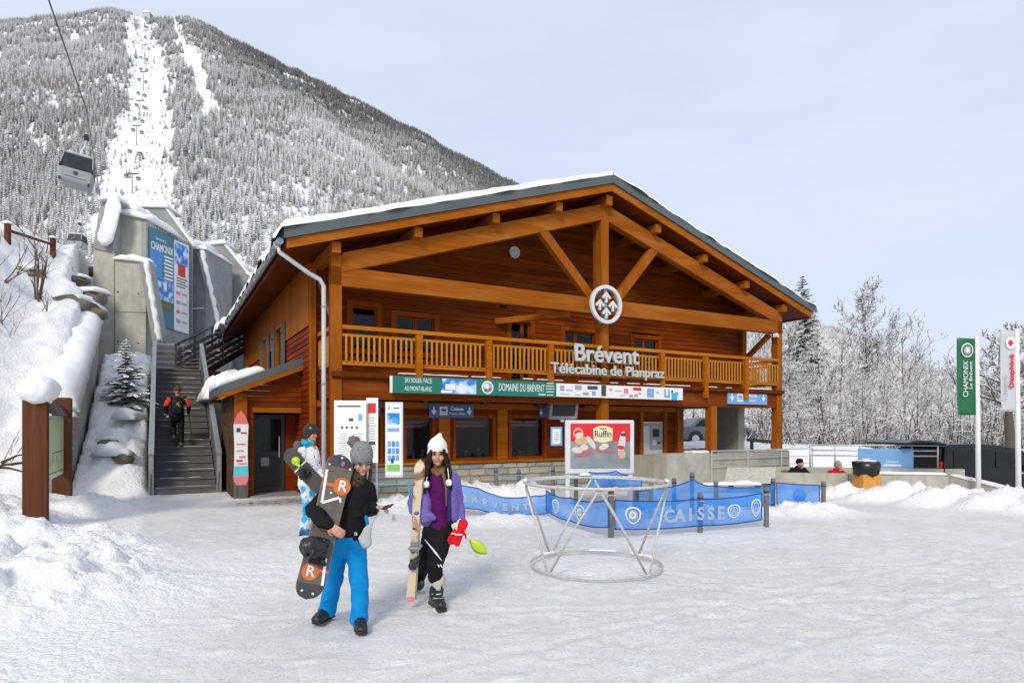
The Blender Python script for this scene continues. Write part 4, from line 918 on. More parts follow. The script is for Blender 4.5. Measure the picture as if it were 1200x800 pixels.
# banner on the gallery's flank: frame (along the wall, up)
bx0, by0 = a.x, a.y; bdir = Vector((b.x-a.x, b.y-a.y, 0)); bl = bdir.length; bdir.normalize(); bnorm = Vector((bdir.y, -bdir.x, 0))
ban = thing('banner', 'tall blue and white printed banner hung on the concrete gallery', 'banner', a.copy()*1.0, math.atan2(bdir.y, bdir.x))
ban.location = (a.x+bnorm.x*.05, a.y+bnorm.y*.05, 0)
zt0 = ray(171, 264, a.y).z; zt1 = ray(218, 286, b.y).z; zb0 = ray(171, 378, a.y).z; zb1 = ray(218, 392, b.y).z
def bq(x0, x1, f0, f1, mat, y=-.0, name='print'):           # x as fraction of the length, f as fraction of the height from the top
    X = lambda f_: .12+(bl-.3)*f_; Zt = lambda f_: zt0+(zt1-zt0)*f_; Zb = lambda f_: zb0+(zb1-zb0)*f_
    z_ = lambda x, f_: Zt(x)+(Zb(x)-Zt(x))*f_
    mb = MB(); mb.prism([(X(x0), y, z_(x0, f1)), (X(x1), y, z_(x1, f1)), (X(x1), y, z_(x1, f0)), (X(x0), y, z_(x0, f0))], (0, -.004, 0)); return mb.build(name, mat, ban, fix=True)
bq(0, .60, 0, 1, M['petrol'], 0, 'sheet'); bq(.6, 1, .03, 1, M['white'], 0, 'sheet'); bq(.02, .3, .2, .5, M['sky_b'], -.006); bq(.16, .58, .5, .82, M['photo'], -.006); bq(.16, .58, .72, .82, plain('print_meadow', (.12, .13, .05), .6, 0, .5, 4), -.012)
bq(.62, .97, .05, .28, M['photo'], -.006); bq(.7, .9, .27, .40, M['red'], -.006)
for k in range(7): bq(.34+.02*(k % 2), .57, .24+.038*k, .26+.038*k, M['white'], -.006)
for k in range(4): bq(.66, .95-.05*(k % 2), .42+.03*k, .432+.03*k, M['ink'], -.006)
for k, m_ in enumerate((M['pinkp'], M['greyp'], M['pinkp'], M['greyp'])): bq(.66, .76, .57+.1*k, .61+.1*k, m_, -.006); bq(.8, .94, .58+.1*k, .60+.1*k, M['greyp'], -.006)
sk = math.atan2(zt1-zt0, bl)
lettering('CHAMONIX', .44, M['white'], ban, Matrix.Translation((bl*.31, -.012, zt0-.66)) @ Matrix.Rotation(-sk, 4, 'Y') @ FRONT, bold=.012, fit=bl*.5)
lettering('Bienvenue à', .2, M['white'], ban, Matrix.Translation((bl*.28, -.012, zt0-.30)) @ Matrix.Rotation(-sk, 4, 'Y') @ FRONT, squeeze=.9)
for k in range(16): f_ = (k+.5)/16; mb = MB(); mb.tube([(.12+(bl-.3)*f_, 0, zt0+(zt1-zt0)*f_), (.12+(bl-.3)*f_, .02, zt0+(zt1-zt0)*f_+.12)], .012, 4); mb.build('lacing', M['white'], ban)
# pale notice board further along the gallery
nb = thing('notice_board', 'pale blue notice board fixed low on the far concrete gallery block', 'sign', ray(259, 378, 34.3))
mb = MB(); mb.box(-.55, .55, -.05, 0, 0, 1.5); mb.build('board', flat('pale_board', (.55, .63, .70)), nb)
for k in range(4): mb = MB(); mb.box(-.45, .3-.1*(k % 2), -.056, -.05, 1.2-.25*k, 1.27-.25*k); mb.build('print', M['sky_b'], nb)
mb = MB(); mb.bar(ray(222, 362, 30.9), ray(238, 361, 30.9), .06, .06); mb.build('bracket', M['white'], TWR)

# ------------------------------------------------------------------ the bank: rocks, shrubs, fence
def rock(P0, sx, sy, sz, seed, label):
    bm = bmesh.new(); bmesh.ops.create_icosphere(bm, subdivisions=3, radius=1); co = np.array([v.co[:] for v in bm.verts])
    d = 1+.28*fbm(co[:, 0]*1.4+seed, co[:, 1]*1.4, co[:, 2]*1.4, seed, 3); d = d-.25*np.abs(vnoise(co[:, 0]*2+seed, co[:, 1]*2, co[:, 2]*2, seed+3))
    for v, k in zip(bm.verts, d): v.co = v.co*k; v.co.x *= sx; v.co.y *= sy; v.co.z *= sz
    me = bpy.data.meshes.new('boulder'); bm.to_mesh(me); bm.free(); solidify_mesh(me); th_ = thing('boulder', label, 'rock', P0, .25*math.sin(seed)); link('stone', me, M['rock'], th_)
    snow_lump('snow_cap', (sx*1.5, sy*1.8, .2), Matrix.Translation((0, sy*.35, sz*.55)), th_, M['snow'], cuts=.07, amp=.03, seed=seed, freq=1.6)
def hill_at(u, v):
    s_ = np.linspace(8, 60, 2600); x = (u-600)/F*s_; z = ground_parts(x[None, :], s_[None, :])[0][0]; hh = H+(500-v)/F*s_
    i = np.argmax(z > hh); return Vector((x[i], s_[i], z[i])) if (z > hh).any() else ray(u, v, 24)
for k, (u, v, sx, sz, lb) in enumerate(((97, 344, .62, .55, 'big mossy brown boulder under a snow cap against the concrete gallery'), (75, 350, .75, .42, 'long low mossy boulder under snow beside the largest boulder'), (95, 358, .6, .35, 'low mossy boulder at the foot of the boulder pile'), (103, 310, .35, .25, 'small dark rock high on the snowy bank'), (18, 312, .7, .28, 'dark flat rock poking from the snowy bank near the fence'), (66, 306, .35, .2, 'little rock just below the wooden fence'), (83, 320, .45, .2, 'snow buried rock above the boulder pile'))):
    q = hill_at(u, v); rock(q+Vector((-.15, .50, -.20)), sx, sx*.8, sz, 5+k, lb)
M['twig'] = frosted('bare_twigs', (.10, .066, .05), lo=.35, hi=.8, nscale=6)
def shrub(P0, h, seed, label, stems=4, spread=.35, lean=(0, 0), r=.012):
    rd = random.Random(seed); mb = MB()
    def grow(p, d, L, r_, dep):
        n_ = 4; pts = [p]; q = p
        for i in range(n_): d = (d+Vector((rd.uniform(-1, 1), rd.uniform(-1, 1), rd.uniform(-.3, .6)))*.16).normalized(); q = q+d*L/n_; pts.append(q)
        mb.tube(pts, [r_*(1-.6*i/n_) for i in range(n_+1)], 5)
        if dep:
            for _ in range(3): i = rd.randint(1, n_); grow(pts[i], (d+Vector((rd.uniform(-1, 1), rd.uniform(-1, 1), rd.uniform(0, .8)))*.8).normalized(), L*rd.uniform(.35, .6), r_*.55, dep-1)
    for _ in range(stems): grow(Vector((rd.uniform(-.1, .1), rd.uniform(-.1, .1), -.05)), Vector((lean[0]+rd.uniform(-1, 1)*spread, lean[1]+rd.uniform(-1, 1)*spread, 1)).normalized(), h, r, 2)
    o = mb.build('bare_shrub', M['twig'], None, smooth=True); o.location = P0; return tag(o, label, 'shrub')
shrub(hill_at(44, 352), 1.7, 3, 'bare upright shrub growing beside the mossy boulders', 4, .22, (0, 0), .035)
shrub(hill_at(2, 330), 1.6, 5, 'bare leaning shrub on the bank by the flat dark rock', 4, .5, (.5, 0), .02)
shrub(grd(12, 600)+Vector((-1.0, .6, .3)), 1.7, 8, 'long thin bare twigs rising behind the map board', 6, .55, (.35, 0), .010)
shrub(hill_at(0, 380), 1.3, 13, 'sparse twigs sticking out of the middle of the snowy bank', 4, .6, (.3, 0), .012)
shrub(hill_at(15, 395), .8, 14, 'few thin dry stalks low on the snowy bank', 3, .5, (.2, 0), .008)
shrub(hill_at(60, 365)+Vector((0, -.2, 0)), .5, 15, 'small tuft of dry twigs at the foot of the upright shrub', 4, .7, (0, 0), .012)
lg = thing('driftwood', 'brown broken branches lying in the snow behind the map board', 'branches', Vector((ray(8, 525, 11.6).x, 11.6, gz(ray(8, 525, 11.6).x, 11.6)+.55)))
for A_, B_, r_ in (((-.5, 0, -.1), (.35, .1, .12), .05), ((-.4, .1, .02), (.5, -.05, -.1), .04), ((-.1, 0, .1), (.4, .1, .28), .03)):
    mb = MB(); A_ = Vector(A_); B_ = Vector(B_); mb.tube([A_, A_.lerp(B_, .5)+Vector((0, 0, .05)), B_], [r_, r_*.9, r_*.5], 7); mb.build('branch', M['bark'], lg, smooth=True)
fe = thing('wooden_fence', 'old brown post and rail fence along the crest of the snowy bank', 'fence', (0, 0, 0))
fpt = [hill_at(u, v) for u, v in ((9, 284), (62, 299))]
for k, q in enumerate(fpt):
    mb = MB(); mb.box(q.x-.07, q.x+.07, q.y-.07, q.y+.07, q.z-.3, q.z+.62); mb.build('post', M['bwood'], fe); snow_lump('snow_cap', (.28, .28, .14), Matrix.Translation((q.x, q.y, q.z+.62)), fe, M['snow'], cuts=.05, amp=.03, seed=k)
    if k:
        for z_ in (.38,): mb = MB(); p_ = fpt[k-1]; mb.bar(p_+Vector((0, -.1, z_+.03*k)), q+Vector((0, -.1, z_)), .05, .09); mb.build('rail', M['bwood'], fe)
# small snow-covered fir on the slope beside the stairs
def near_fir(name, label, P0, h, r, seed, snowy=(-.2, .35), tiers=None, group=None):
    rd = random.Random(seed); t_ = thing(name, label, 'tree', P0, rd.uniform(0, 6), group)
    mb = MB(); mb.tube([(0, 0, -.3), (0, 0, h*.5), (0, 0, h*.98)], [.018*h+.02, .011*h+.01, .01], 8); mb.build('trunk', M['bark'], t_, smooth=True)
    mb = MB(); n = tiers or int(h*3.2)+8; mb.cm = 0
    for i in range(n):
        f_ = (i/n)**.9; z = h*(.06+.92*f_); L0 = r*(1-f_)**.8+.05*h*.2; nb_ = rd.randint(6, 9) if f_ < .8 else rd.randint(4, 6)
        for k in range(nb_):
            a = rd.uniform(0, 6.283); L = L0*rd.uniform(.6, 1.12); dr = rd.uniform(.15, .5)*(1-.5*f_); ns_ = 5; prev = None
            d = Vector((math.cos(a), math.sin(a), 0)); s_ = Vector((-d.y, d.x, 0))
            for j in range(ns_+1):
                q = j/ns_; c = d*L*q+Vector((0, 0, z+L*.15*q-L*dr*q*q)); wd = L*(.20+.12*math.sin(q*3.1))*(1-q*.75)*rd.uniform(.7, 1.25)
                cur = (c-s_*wd+Vector((0, 0, -wd*.45)), c+Vector((0, 0, .02*h/5)), c+s_*wd+Vector((0, 0, -wd*.45)))
                if prev is not None:
                    mb.add(list(prev)+list(cur), [(0, 1, 4, 3), (1, 2, 5, 4)])
                    for sd in (-1, 1):                                    # side sprays give a ragged outline
                        if rd.random() < .8:
                            b0 = prev[1].lerp(cur[1], rd.random()); e = b0+s_*sd*wd*rd.uniform(1.2, 1.9)+d*L*.12+Vector((0, 0, -wd*rd.uniform(.5, 1.1))); mb.add([b0, b0+d*L*.09, e], [(0, 1, 2)])
                prev = cur
    mb.build('crown', frosted('fir_needles_%d' % seed, (.012, .02, .012), lo=snowy[0], hi=snowy[1], nscale=2.2), t_, smooth=False); return t_
q = tow(-4.35, 9.6); near_fir('fir_tree', 'little snow laden fir growing on the slope beside the stairs', Vector((q.x, q.y, gz(q.x, q.y)-.1)), 2.3, .95, 5, (-.35, .1), 22)
for k, (w_, t_, d_) in enumerate(((-4.45, 7.0, (.9, .8, .45)), (-4.5, 5.9, (.8, .7, .35)), (-4.2, 8.3, (.7, .9, .4)))):
    q = tow(w_, t_); o = snow_lump('snow_mound', d_, Matrix.Translation((q.x, q.y, gz(q.x, q.y)-.06)), None, M['snow'], cuts=.06, amp=.07, seed=120+k); tag(o, ['round snow mound on the slope just below the little fir', 'low snow mound near the foot of the slope beside the stairs', 'snow mound pressed against the little fir'][k], 'snow', kind='stuff')
for k, (w_, t_) in enumerate(((-4.62, 6.55), (-4.25, 5.6))):
    q = tow(w_, t_); rock(Vector((q.x, q.y, gz(q.x, q.y)+.02)), .28, .25, .18, 140+k, ['dark stone showing through the snow beside the retaining wall', 'small dark stone low on the slope beside the stairs'][k])
# map board on two heavy posts
pb = grd(42, 622); mbd = thing('map_board', 'trail map board between two heavy brown timber posts topped with snow', 'sign', (pb.x, pb.y, gz(pb.x, pb.y)))
q2 = grd(72, 597); d_ = Vector((q2.x-pb.x, q2.y-pb.y, 0)); mbd.rotation_euler = (0, 0, math.atan2(d_.y, d_.x)); Lb = d_.length+.12
zt_ = 1.75+ (500-478)/F*pb.y
for x, z1, nm in ((0, zt_, 'post'), (Lb, zt_+.16, 'post')): 
    mb = MB(); mb.box(x-.12, x+.12, -.17, .17, -.3, z1); bevel(mb.build(nm, M['bwood'], mbd), .02)
mb = MB(); mb.box(.12, Lb-.12, -.035, .035, .62, 1.82); bd = mb.build('board', M['offw'], mbd)
mm_, nt, bs = new_mat('trail_map'); v_ = coords(nt); n1 = noise(nt, v_, 5, 5, .6); n2 = noise(nt, v_, 14, 3, .6)
c_ = mixc(nt, ramp(nt, n1, .35, .65), (.35, .55, .30), (.62, .68, .30)); c_ = mixc(nt, ramp(nt, n2, .56, .64), c_, (.50, .58, .62)); nt.links.new(c_, bs.inputs['Base Color']); bs.inputs['Roughness'].default_value = .35
mb = MB(); mb.box(.16, Lb-.16, -.041, -.036, .68, 1.78); mb.build('map', mm_, bd)
mb = MB(); mb.box(.16, Lb-.16, -.045, -.042, .72, .735); mb.build('print', M['ink'], bd); mb = MB(); mb.box(Lb*.45, Lb-.18, -.045, -.042, 1.1, 1.115); mb.build('print', M['ink'], bd)
mb = MB(); mb.prism([(.1, -.12, 1.84), (Lb-.12, -.12, 1.84), (Lb-.12, 0, 2.06), (.1, 0, 2.06)], (0, .06, 0)); mb.build('roof_board', M['gwoodz'], mbd, fix=True)
mb = MB(); mb.capsule([(-.12, 0, zt_+.12), (.12, -.02, zt_+.18), (Lb*.45, 0, zt_+.27)], [(.20, .26), (.24, .30), (.13, .2)], 14, (0, 0, 1))
link('snow_cap', remeshed(mb, .035, 5, lambda c: .02*fbm(c[:, 0]*6, c[:, 1]*6, c[:, 2]*6, 3, 3), 'snow_cap'), M['snow'], mbd)
for z_ in (1.15, 1.5): mb = MB(); mb.tube([(Lb+.05, -.18, z_), (Lb+.05, -.165, z_)], .02, 8); mb.build('bolt', M['zinc'], mbd)
# blue service post at the end of the retaining wall
q = tow(WALL_W-.1, 4.45); sb = thing('service_post', 'blue metal service box on a concrete stub by the retaining wall', 'service box', (q.x, q.y, 0), RZ)
mb = MB(); mb.box(-.3, .1, -.2, .25, -.1, 1.35); bevel(mb.build('stub', M['concd'], sb), .02)
mb = MB(); mb.box(-.02, .14, -.32, -.205, 1.0, 1.9); bevel(mb.build('box', M['blue'], sb), .01); mb = MB(); mb.box(-.25, .0, -.3, -.21, 1.38, 1.75); mb.build('panel', flat('steel_blue', (.12, .2, .3)), sb)
mb = MB(); mb.box(-.34, .24, -.36, .3, 1.92, 1.98); mb.build('lid', M['zincd'], sb); snow_lump('snow_cap', (.7, .7, .16), Matrix.Translation((-.05, -.02, 1.98)), sb, M['snow'], cuts=.05, amp=.03, seed=150)
# snowboard-shaped sign on the porch post
bs_ = at_w('snowboard_sign', 'white red and turquoise snowboard fixed upright to the porch post', 'snowboard', lw0+.13, TS-.13, 0)
z0 = fp(286, 568, TS-.13)[1]; z1 = fp(286, 481, TS-.13)[1]
def deck_poly(wd, z0, z1, n=9, tail=False):
    L = z1-z0; pts = []
    for i in range(n+1): f_ = i/n; h = wd*(.5-.06*math.sin(math.pi*f_)); pts.append((h, z0+L*.12+L*.68*f_))
    right = [(wd*.30, z0+.0), (wd*.46, z0+L*.05)]+pts+[(wd*.40, z0+L*.88), (wd*.22, z0+L*.955), (0, z1)]
    left = [(-x, z) for x, z in reversed(right[:-1])]; return right+left
def slice_poly(poly, za, zb):                              # clip to a height band
    def clip(pl, zc, keep_above):
        out = []
        for i in range(len(pl)):
            a_, b_ = pl[i], pl[(i+1) % len(pl)]; ia = (a_[1] >= zc) == keep_above or a_[1] == zc; ib = (b_[1] >= zc) == keep_above or b_[1] == zc
            if ia: out.append(a_)
            if ia != ib: f_ = (zc-a_[1])/(b_[1]-a_[1]); out.append((a_[0]+(b_[0]-a_[0])*f_, zc))
        return out
    return clip(clip(poly, za, True), zb, False)
dp = deck_poly(.34, z0, z1); L_ = z1-z0
mb = MB(); mb.prism([(x, 0, z) for x, z in dp], (0, -.02, 0)); mb.build('deck', M['white'], bs_, fix=True)
for fa, fb, m_ in ((0, .17, M['pinkp']), (.12, .26, flat('turquoise', (.12, .55, .62))), (.82, 1.0, flat('coral', (.75, .16, .15)))):
    mb = MB(); pl = slice_poly(dp, z0+L_*fa+.001, z0+L_*fb-.001); mb.prism([(x*.99, -.021, z) for x, z in pl], (0, -.003-.002*fa, 0)); mb.build('print', m_, bs_, fix=True)
for k, (x, f_, w_, h_, m_) in enumerate(((-.06, .74, .09, .1, M['ink']), (.06, .70, .13, .04, M['red']), (0, .55, .2, .035, M['pinkp']), (-.02, .46, .16, .03, M['greyp']), (.03, .38, .14, .05, M['pinkp']), (-.04, .33, .14, .04, M['red']), (.02, .29, .2, .03, M['pinkp']))):
    mb = MB(); mb.box(x-w_/2, x+w_/2, -.027-.001*k, -.022, z0+L_*f_-h_/2, z0+L_*f_+h_/2); mb.build('print', m_, bs_)

# ------------------------------------------------------------------ the gondola line
def cabin(name, label, P0, rz, detail=True, group='gondola cabins', scale=1.0):
    t_ = thing(name, label, 'gondola', P0, rz, group); t_.scale = (scale,)*3
    body = flat('cabin_shell', (.28, .305, .31)) if 'cabin_shell' not in bpy.data.materials else bpy.data.materials['cabin_shell']
    mb = MB()                                              # lower shell tapering inwards at the bottom
    ring = lambda w_, d_, z: [(-w_/2, -d_/2, z), (w_/2, -d_/2, z), (w_/2, d_/2, z), (-w_/2, d_/2, z)]
    def loft(rs):
        V = [p for r_ in rs for p in r_]; n_ = 4; fc = [(3, 2, 1, 0), tuple(len(V)-4+i for i in range(4))]
        for i in range(len(rs)-1):
            for k in range(4): k2 = (k+1) % 4; fc.append((i*4+k, i*4+k2, i*4+4+k2, i*4+4+k))
        return V, fc
    mb.add(*loft([ring(1.62, 1.5, 0), ring(1.86, 1.75, .18), ring(1.98, 1.85, .98)])); bevel(mb.build('shell', body, t_), .08, 3)
    if not detail: 
        mb = MB(); mb.add(*loft([ring(1.95, 1.82, .985), ring(1.7, 1.6, 2.0)])); mb.build('window', M['ink'], t_); return t_
    mb = MB(); mb.add(*loft([ring(1.92, 1.8, .99), ring(1.66, 1.58, 1.98)])); mb.build('window', plain('tinted_glass', (.03, .035, .045), .45, 0, .3, 2, spec=.2), t_)
    for sx in (-1, 1):
        for sy in (-1, 1): mb = MB(); mb.bar((sx*.97, sy*.91, .95), (sx*.84, sy*.80, 2.0), .09, .07, (1, 0, 0)); mb.build('pillar', body, t_)
    mb = MB(); mb.add(*loft([ring(1.74, 1.66, 1.985), ring(1.70, 1.62, 2.08), ring(1.3, 1.2, 2.16)])); bevel(mb.build('roof', body, t_), .04); snow_lump('snow_cap', (1.4, 1.3, .07), Matrix.Translation((0, 0, 2.15)), t_, M['snow'], cuts=.08, amp=.02, seed=160)
    mb = MB(); mb.bar((-.6, -.94, .42), (.6, -.94, .42), .02, .06); mb.build('nameplate', M['greyp'], t_)
    mb = MB(); mb.lathe([(.13, 0), (.13, .012), (.05, .014)], 16); o = mb.build('emblem', M['dark'], t_); o.matrix_local = Matrix.Translation((0, -.945, .68)) @ Matrix.Rotation(math.radians(90), 4, 'X')
    for sx in (-1, 1):
        mb = MB(); mb.lathe([(.13, -.05), (.16, -.05), (.16, .05), (.13, .05)], 14); o = mb.build('bumper', M['black'], t_); o.matrix_local = Matrix.Translation((sx*.93, -.85, 1.06)) @ Matrix.Rotation(math.radians(90), 4, 'Y')
        mb = MB(); mb.lathe([(.10, -.05), (.13, -.05), (.13, .05), (.10, .05)], 14); o = mb.build('bumper', M['dark'], t_); o.matrix_local = Matrix.Translation((sx*.85, -.80, .12)) @ Matrix.Rotation(math.radians(90), 4, 'Y')
    mb = MB(); mb.tube([(0, 0, 2.1), (0, 0, 2.6), (.10, .25, 3.1), (.14, .45, 3.75)], .05, 8); mb.build('hanger', M['offw'], t_, smooth=True)
    mb = MB(); mb.box(-.06, .26, .1, .8, 3.7, 3.95); mb.tube([(.1, .15, 3.95), (.1, .75, 3.98)], .07, 8); bevel(mb.build('grip', M['black'], t_), .03)
    return t_
c1 = ray(88, 219, 31.0); cab = cabin('gondola_cabin', 'grey gondola cabin with dark window hanging large in front of the forest', c1, math.radians(18), scale=.70); cab.rotation_euler = (0, math.radians(8), math.radians(30))
c2 = ray(91, 292, 88); cabin('gondola_cabin', 'distant grey gondola cabin just above the snowy bank fence', c2, math.radians(10), scale=.95)
for k, (u, v, s, lb) in enumerate(((110, 262, 150, 'tiny gondola cabin beside the tall concrete gallery'), (82, 240, 170, 'tiny gondola cabin against dark firs below the large cabin'))): pass
cb = MB(); pts = [(-4, -8, 9.6), (-15, 20.3, 15.6), (-21.72, 32, 18.1)]
g1 = ray(101, 128, 31.4); pc = [ray(20, -260, 13), ray(57, 0, 21), g1, ray(115, 215, 62), ray(120, 250, 92), ray(126, 265, 150)]
cb.tube(pc, [.028, .028, .03, .04, .045, .05], 6); tag(cb.build('haul_cable', M['black'], None), 'dark steel haul cable running over the snowy bank to the large cabin', 'cable')
# pylons and cabins up the piste
rd = random.Random(3)
tags = ['gondola pylon standing on the white piste, topmost', 'gondola pylon standing high on the white piste, second from top', 'gondola pylon halfway up the white piste', 'gondola pylon on the widest part of the white piste', 'gondola pylon low on the white piste nearest the gallery']
for k, (u, v0, v1) in enumerate(((171, 36, 46), (170, 53, 76), (168, 86, 107), (164, 119, 141), (160, 149, 172), (155, 205, 228))):
    q = mtn_at(u, v1); h_ = (v1-v0)/F*q.y; t_ = thing('pylon', (tags+['gondola pylon at the foot of the white piste'])[k], 'pylon', q, 0, 'pylons on the piste')
    mb = MB(); mb.tube([(0, 0, -1), (0, 0, h_)], [.42, .3], 8); mb.build('mast', M['zincd'], t_); mb = MB(); mb.box(-3.2, 3.2, -.3, .3, h_-.35, h_+.35); mb.build('crossarm', M['dark'], t_)
for k, (u, v) in enumerate(((172, 32), (170, 44), (174, 57), (165, 67), (172, 70), (165, 81), (172, 82), (163, 93), (171, 96), (162, 109), (170, 112), (160, 123), (169, 126), (158, 139), (167, 142), (156, 152), (166, 155), (152, 177), (164, 180), (148, 206), (162, 209))):
    q = mtn_at(u, v+14); qq = ray(u, v, q.y*.985); o = cabin('gondola_cabin', 'tiny dark gondola cabin strung above the white ski piste', qq-Vector((0, 0, 1.5)), 0, False, 'far gondola cabins', 1.15)
q = mtn_at(173, 24); t_ = thing('mountain_hut', 'small grey lift hut at the very top of the piste', 'hut', q)
mb = MB(); mb.box(-7, 7, -5, 5, -3, 12); mb.build('wall', M['zincd'], t_); mb = MB(); mb.prism([(-8, -6, 12), (8, -6, 12), (0, -6, 17)], (0, 12, 0)); mb.build('roof', M['snow'], t_, fix=True)

# ================================================================== SIGNS ON THE STATION
def sign_at(name, label, cat, w, t, z=0.0, group=None): return at_w(name, label, cat, w, t, z, group)
def panel(th_, name, x0, x1, z0, z1, y0, y1, mat, bev=0):
    mb = MB(); mb.box(x0, x1, y0, y1, z0, z1); o = mb.build(name, mat, th_)
    if bev: bevel(o, bev)
    return o
def pr(th_, x, z, w_, h_, mat, y, name='print'): return panel(th_, name, x-w_/2, x+w_/2, z-h_/2, z+h_/2, y-.003, y, mat)
TQ = -.27
g0, gz0 = fp(460, 455, TQ); g1_, _ = fp(652, 455, TQ); e1, _ = fp(800, 460, TQ)
zlo = fp(460, 460, TQ)[1]; zhi = fp(460, 440, TQ)[1]; hS = zhi-zlo; cz = (zlo+zhi)/2
gs = sign_at('sign', 'long green sign reading DOMAINE DU BREVENT under the balcony', 'sign', g0, TQ)
LG = g1_-g0; panel(gs, 'board', 0, LG-.006, zlo, zhi, 0, .06, M['green']); panel(gs, 'edge', -.05, -.002, zlo, zhi, -.005, .065, M['white'])
lettering('SKI SOLEIL FACE', .15, M['white'], gs, Matrix.Translation((LG*.14, -.004, cz+.10)) @ FRONT, fit=LG*.15); lettering('AU MONT-BLANC', .15, M['white'], gs, Matrix.Translation((LG*.14, -.004, cz-.09)) @ FRONT, fit=LG*.15)
panel(gs, 'photo', LG*.275, LG*.475, zlo+.02, zhi-.02, -.004, -.0005, M['photo']); pr(gs, LG*.32, cz-.02, .25, .14, M['white'], -.0045); pr(gs, LG*.30, zlo+.06, .3, .06, M['white'], -.0046)
def disc(th_, x, z, r, mat, y, name='emblem', inner=None):
    mb = MB(); n = 28; pts = [(x+r*math.cos(2*math.pi*i/n), y, z+r*math.sin(2*math.pi*i/n)) for i in range(n)]; mb.prism(pts, (0, -.003, 0)); return mb.build(name, mat, th_, fix=True)
disc(gs, LG*.545, cz, hS*.42, M['white'], -.001); disc(gs, LG*.545, cz, hS*.33, M['greyp'], -.005); disc(gs, LG*.545-.03, cz+.02, hS*.2, M['white'], -.009); disc(gs, LG*.545+.05, cz-.05, hS*.1, M['red'], -.0095); disc(gs, LG*.545-.05, cz-.07, hS*.12, M['petrol'], -.0096)
lettering('DOMAINE DU BRÉVENT', .27, M['white'], gs, Matrix.Translation((LG*.765, -.004, cz+.01)) @ FRONT, fit=LG*.30)
for k, (dx, dz, L_) in enumerate(((.93, .16, .2), (.95, .09, .26), (.96, .02, .26), (.95, -.06, .24), (.93, -.14, .2))): pr(gs, LG*.955+.02*k*0, cz+dz, L_, .022, M['white'], -.0045)
pr(gs, LG*.90, zlo+.06, .22, .03, M['white'], -.0045)
ws = sign_at('sign', 'long white sponsor board with small logos beside the green sign', 'sign', g1_+.004, TQ); LW = e1-g1_
panel(ws, 'board', 0, LW, zlo+.02, zhi-.02, 0, .06, M['white'])
for x, z, w_, h_, m_ in ((.04, .05, .14, .14, 'greyp'), (.09, 0, .22, .03, 'greyp'), (.155, .08, .22, .12, 'greyp'), (.26, .09, .34, .10, 'ink'), (.21, -.08, .2, .08, 'greyp'), (.27, -.06, .12, .12, 'lblue'), (.345, .02, .16, .30, 'ink'), (.36, .12, .08, .1, 'cream'), (.40, .06, .1, .06, 'pinkp'), (.46, .03, .25, .025, 'greyp'), (.52, .03, .16, .14, 'pinkp'), (.61, .10, .30, .09, 'red'), (.56, -.10, .14, .08, 'pinkp'), (.60, -.09, .12, .10, 'greyp'), (.63, -.03, .1, .05, 'pinkp'), (.72, .0, .26, .26, 'lblue'), (.745, .06, .1, .1, 'white'), (.78, .02, .1, .04, 'greyp'), (.86, .0, .22, .24, 'lblue'), (.86, .04, .08, .2, 'white'), (.925, -.08, .22, .20, 'cyan'), (.945, .0, .12, .12, 'cyan'), (.905, .06, .06, .1, 'ink'), (.06, -.11, .3, .02, 'greyp'), (.15, -.12, .2, .02, 'greyp'), (.49, -.10, .18, .02, 'greyp')):
    pr(ws, LW*x, cz+z, w_, h_, M[m_], -.001-.0004*random.random())
def arrow_down(th_, x, z, s, mat, y):
    mb = MB(); mb.box(x-s*.09, x+s*.09, y-.003, y, z-.1*s, z+.5*s); mb.prism([(x-s*.34, y, z-.02*s), (x, y, z-.5*s), (x+s*.34, y, z-.02*s), (x+s*.2, y, z+.1*s), (x, y, z-.2*s), (x-s*.2, y, z+.1*s)], (0, -.0035, 0)); return mb.build('arrow', mat, th_, fix=True)
def blue_sign(label, u0, u1, v0, v1, t, mat, l1, l2):
    w0_, z1 = fp(u0, v0, t); w1_, _ = fp(u1, v0, t); z0 = fp(u0, v1, t)[1]; L_ = w1_-w0_; h_ = z1-z0; c_ = (z0+z1)/2; t_ = sign_at('sign', label, 'sign', w0_, t)
    panel(t_, 'board', 0, L_, z0, z1, 0, .04, mat)
    arrow_down(t_, L_*.1, c_, h_*.6, M['white'], -.001)
    if L_ > .5:
        arrow_down(t_, L_*.9, c_, h_*.6, M['white'], -.001); o = panel(t_, 'pictogram', L_*.23, L_*.23+h_*.62, c_-h_*.31, c_+h_*.31, -.004, -.001, M['white'], .0); pr(t_, L_*.23+h_*.31, c_+.02, h_*.4, h_*.2, mat, -.0045); pr(t_, L_*.23+h_*.31, c_-.06, h_*.45, h_*.06, mat, -.0045)
        lettering(l1, h_*.36, M['white'], t_, Matrix.Translation((L_*.62, -.003, c_+h_*.16)) @ FRONT, bold=.004)
        if l2: lettering(l2, h_*.26, M['white'], t_, Matrix.Translation((L_*.62, -.003, c_-h_*.2)) @ FRONT)
    return t_
blue_sign('dark blue Caisses direction sign above the ticket windows', 503, 555, 473, 489, TW-.12, M['blue'], 'Caisses', 'Ticket office')
blue_sign('dark blue sign half hidden behind the white price boards', 394, 446, 469, 487, TW-.12, M['blue'], 'Caisses', 'Ticket office')
blue_sign('narrow dark blue arrow sign beside the hanging monitor', 633, 642, 477, 489, TW-.12, M['blue'], '', '')
blue_sign('light blue access sign on the balcony beam over the open passage', 853, 899, 457, 473, -.12, M['lblue'], 'Accès', 'Skieurs')
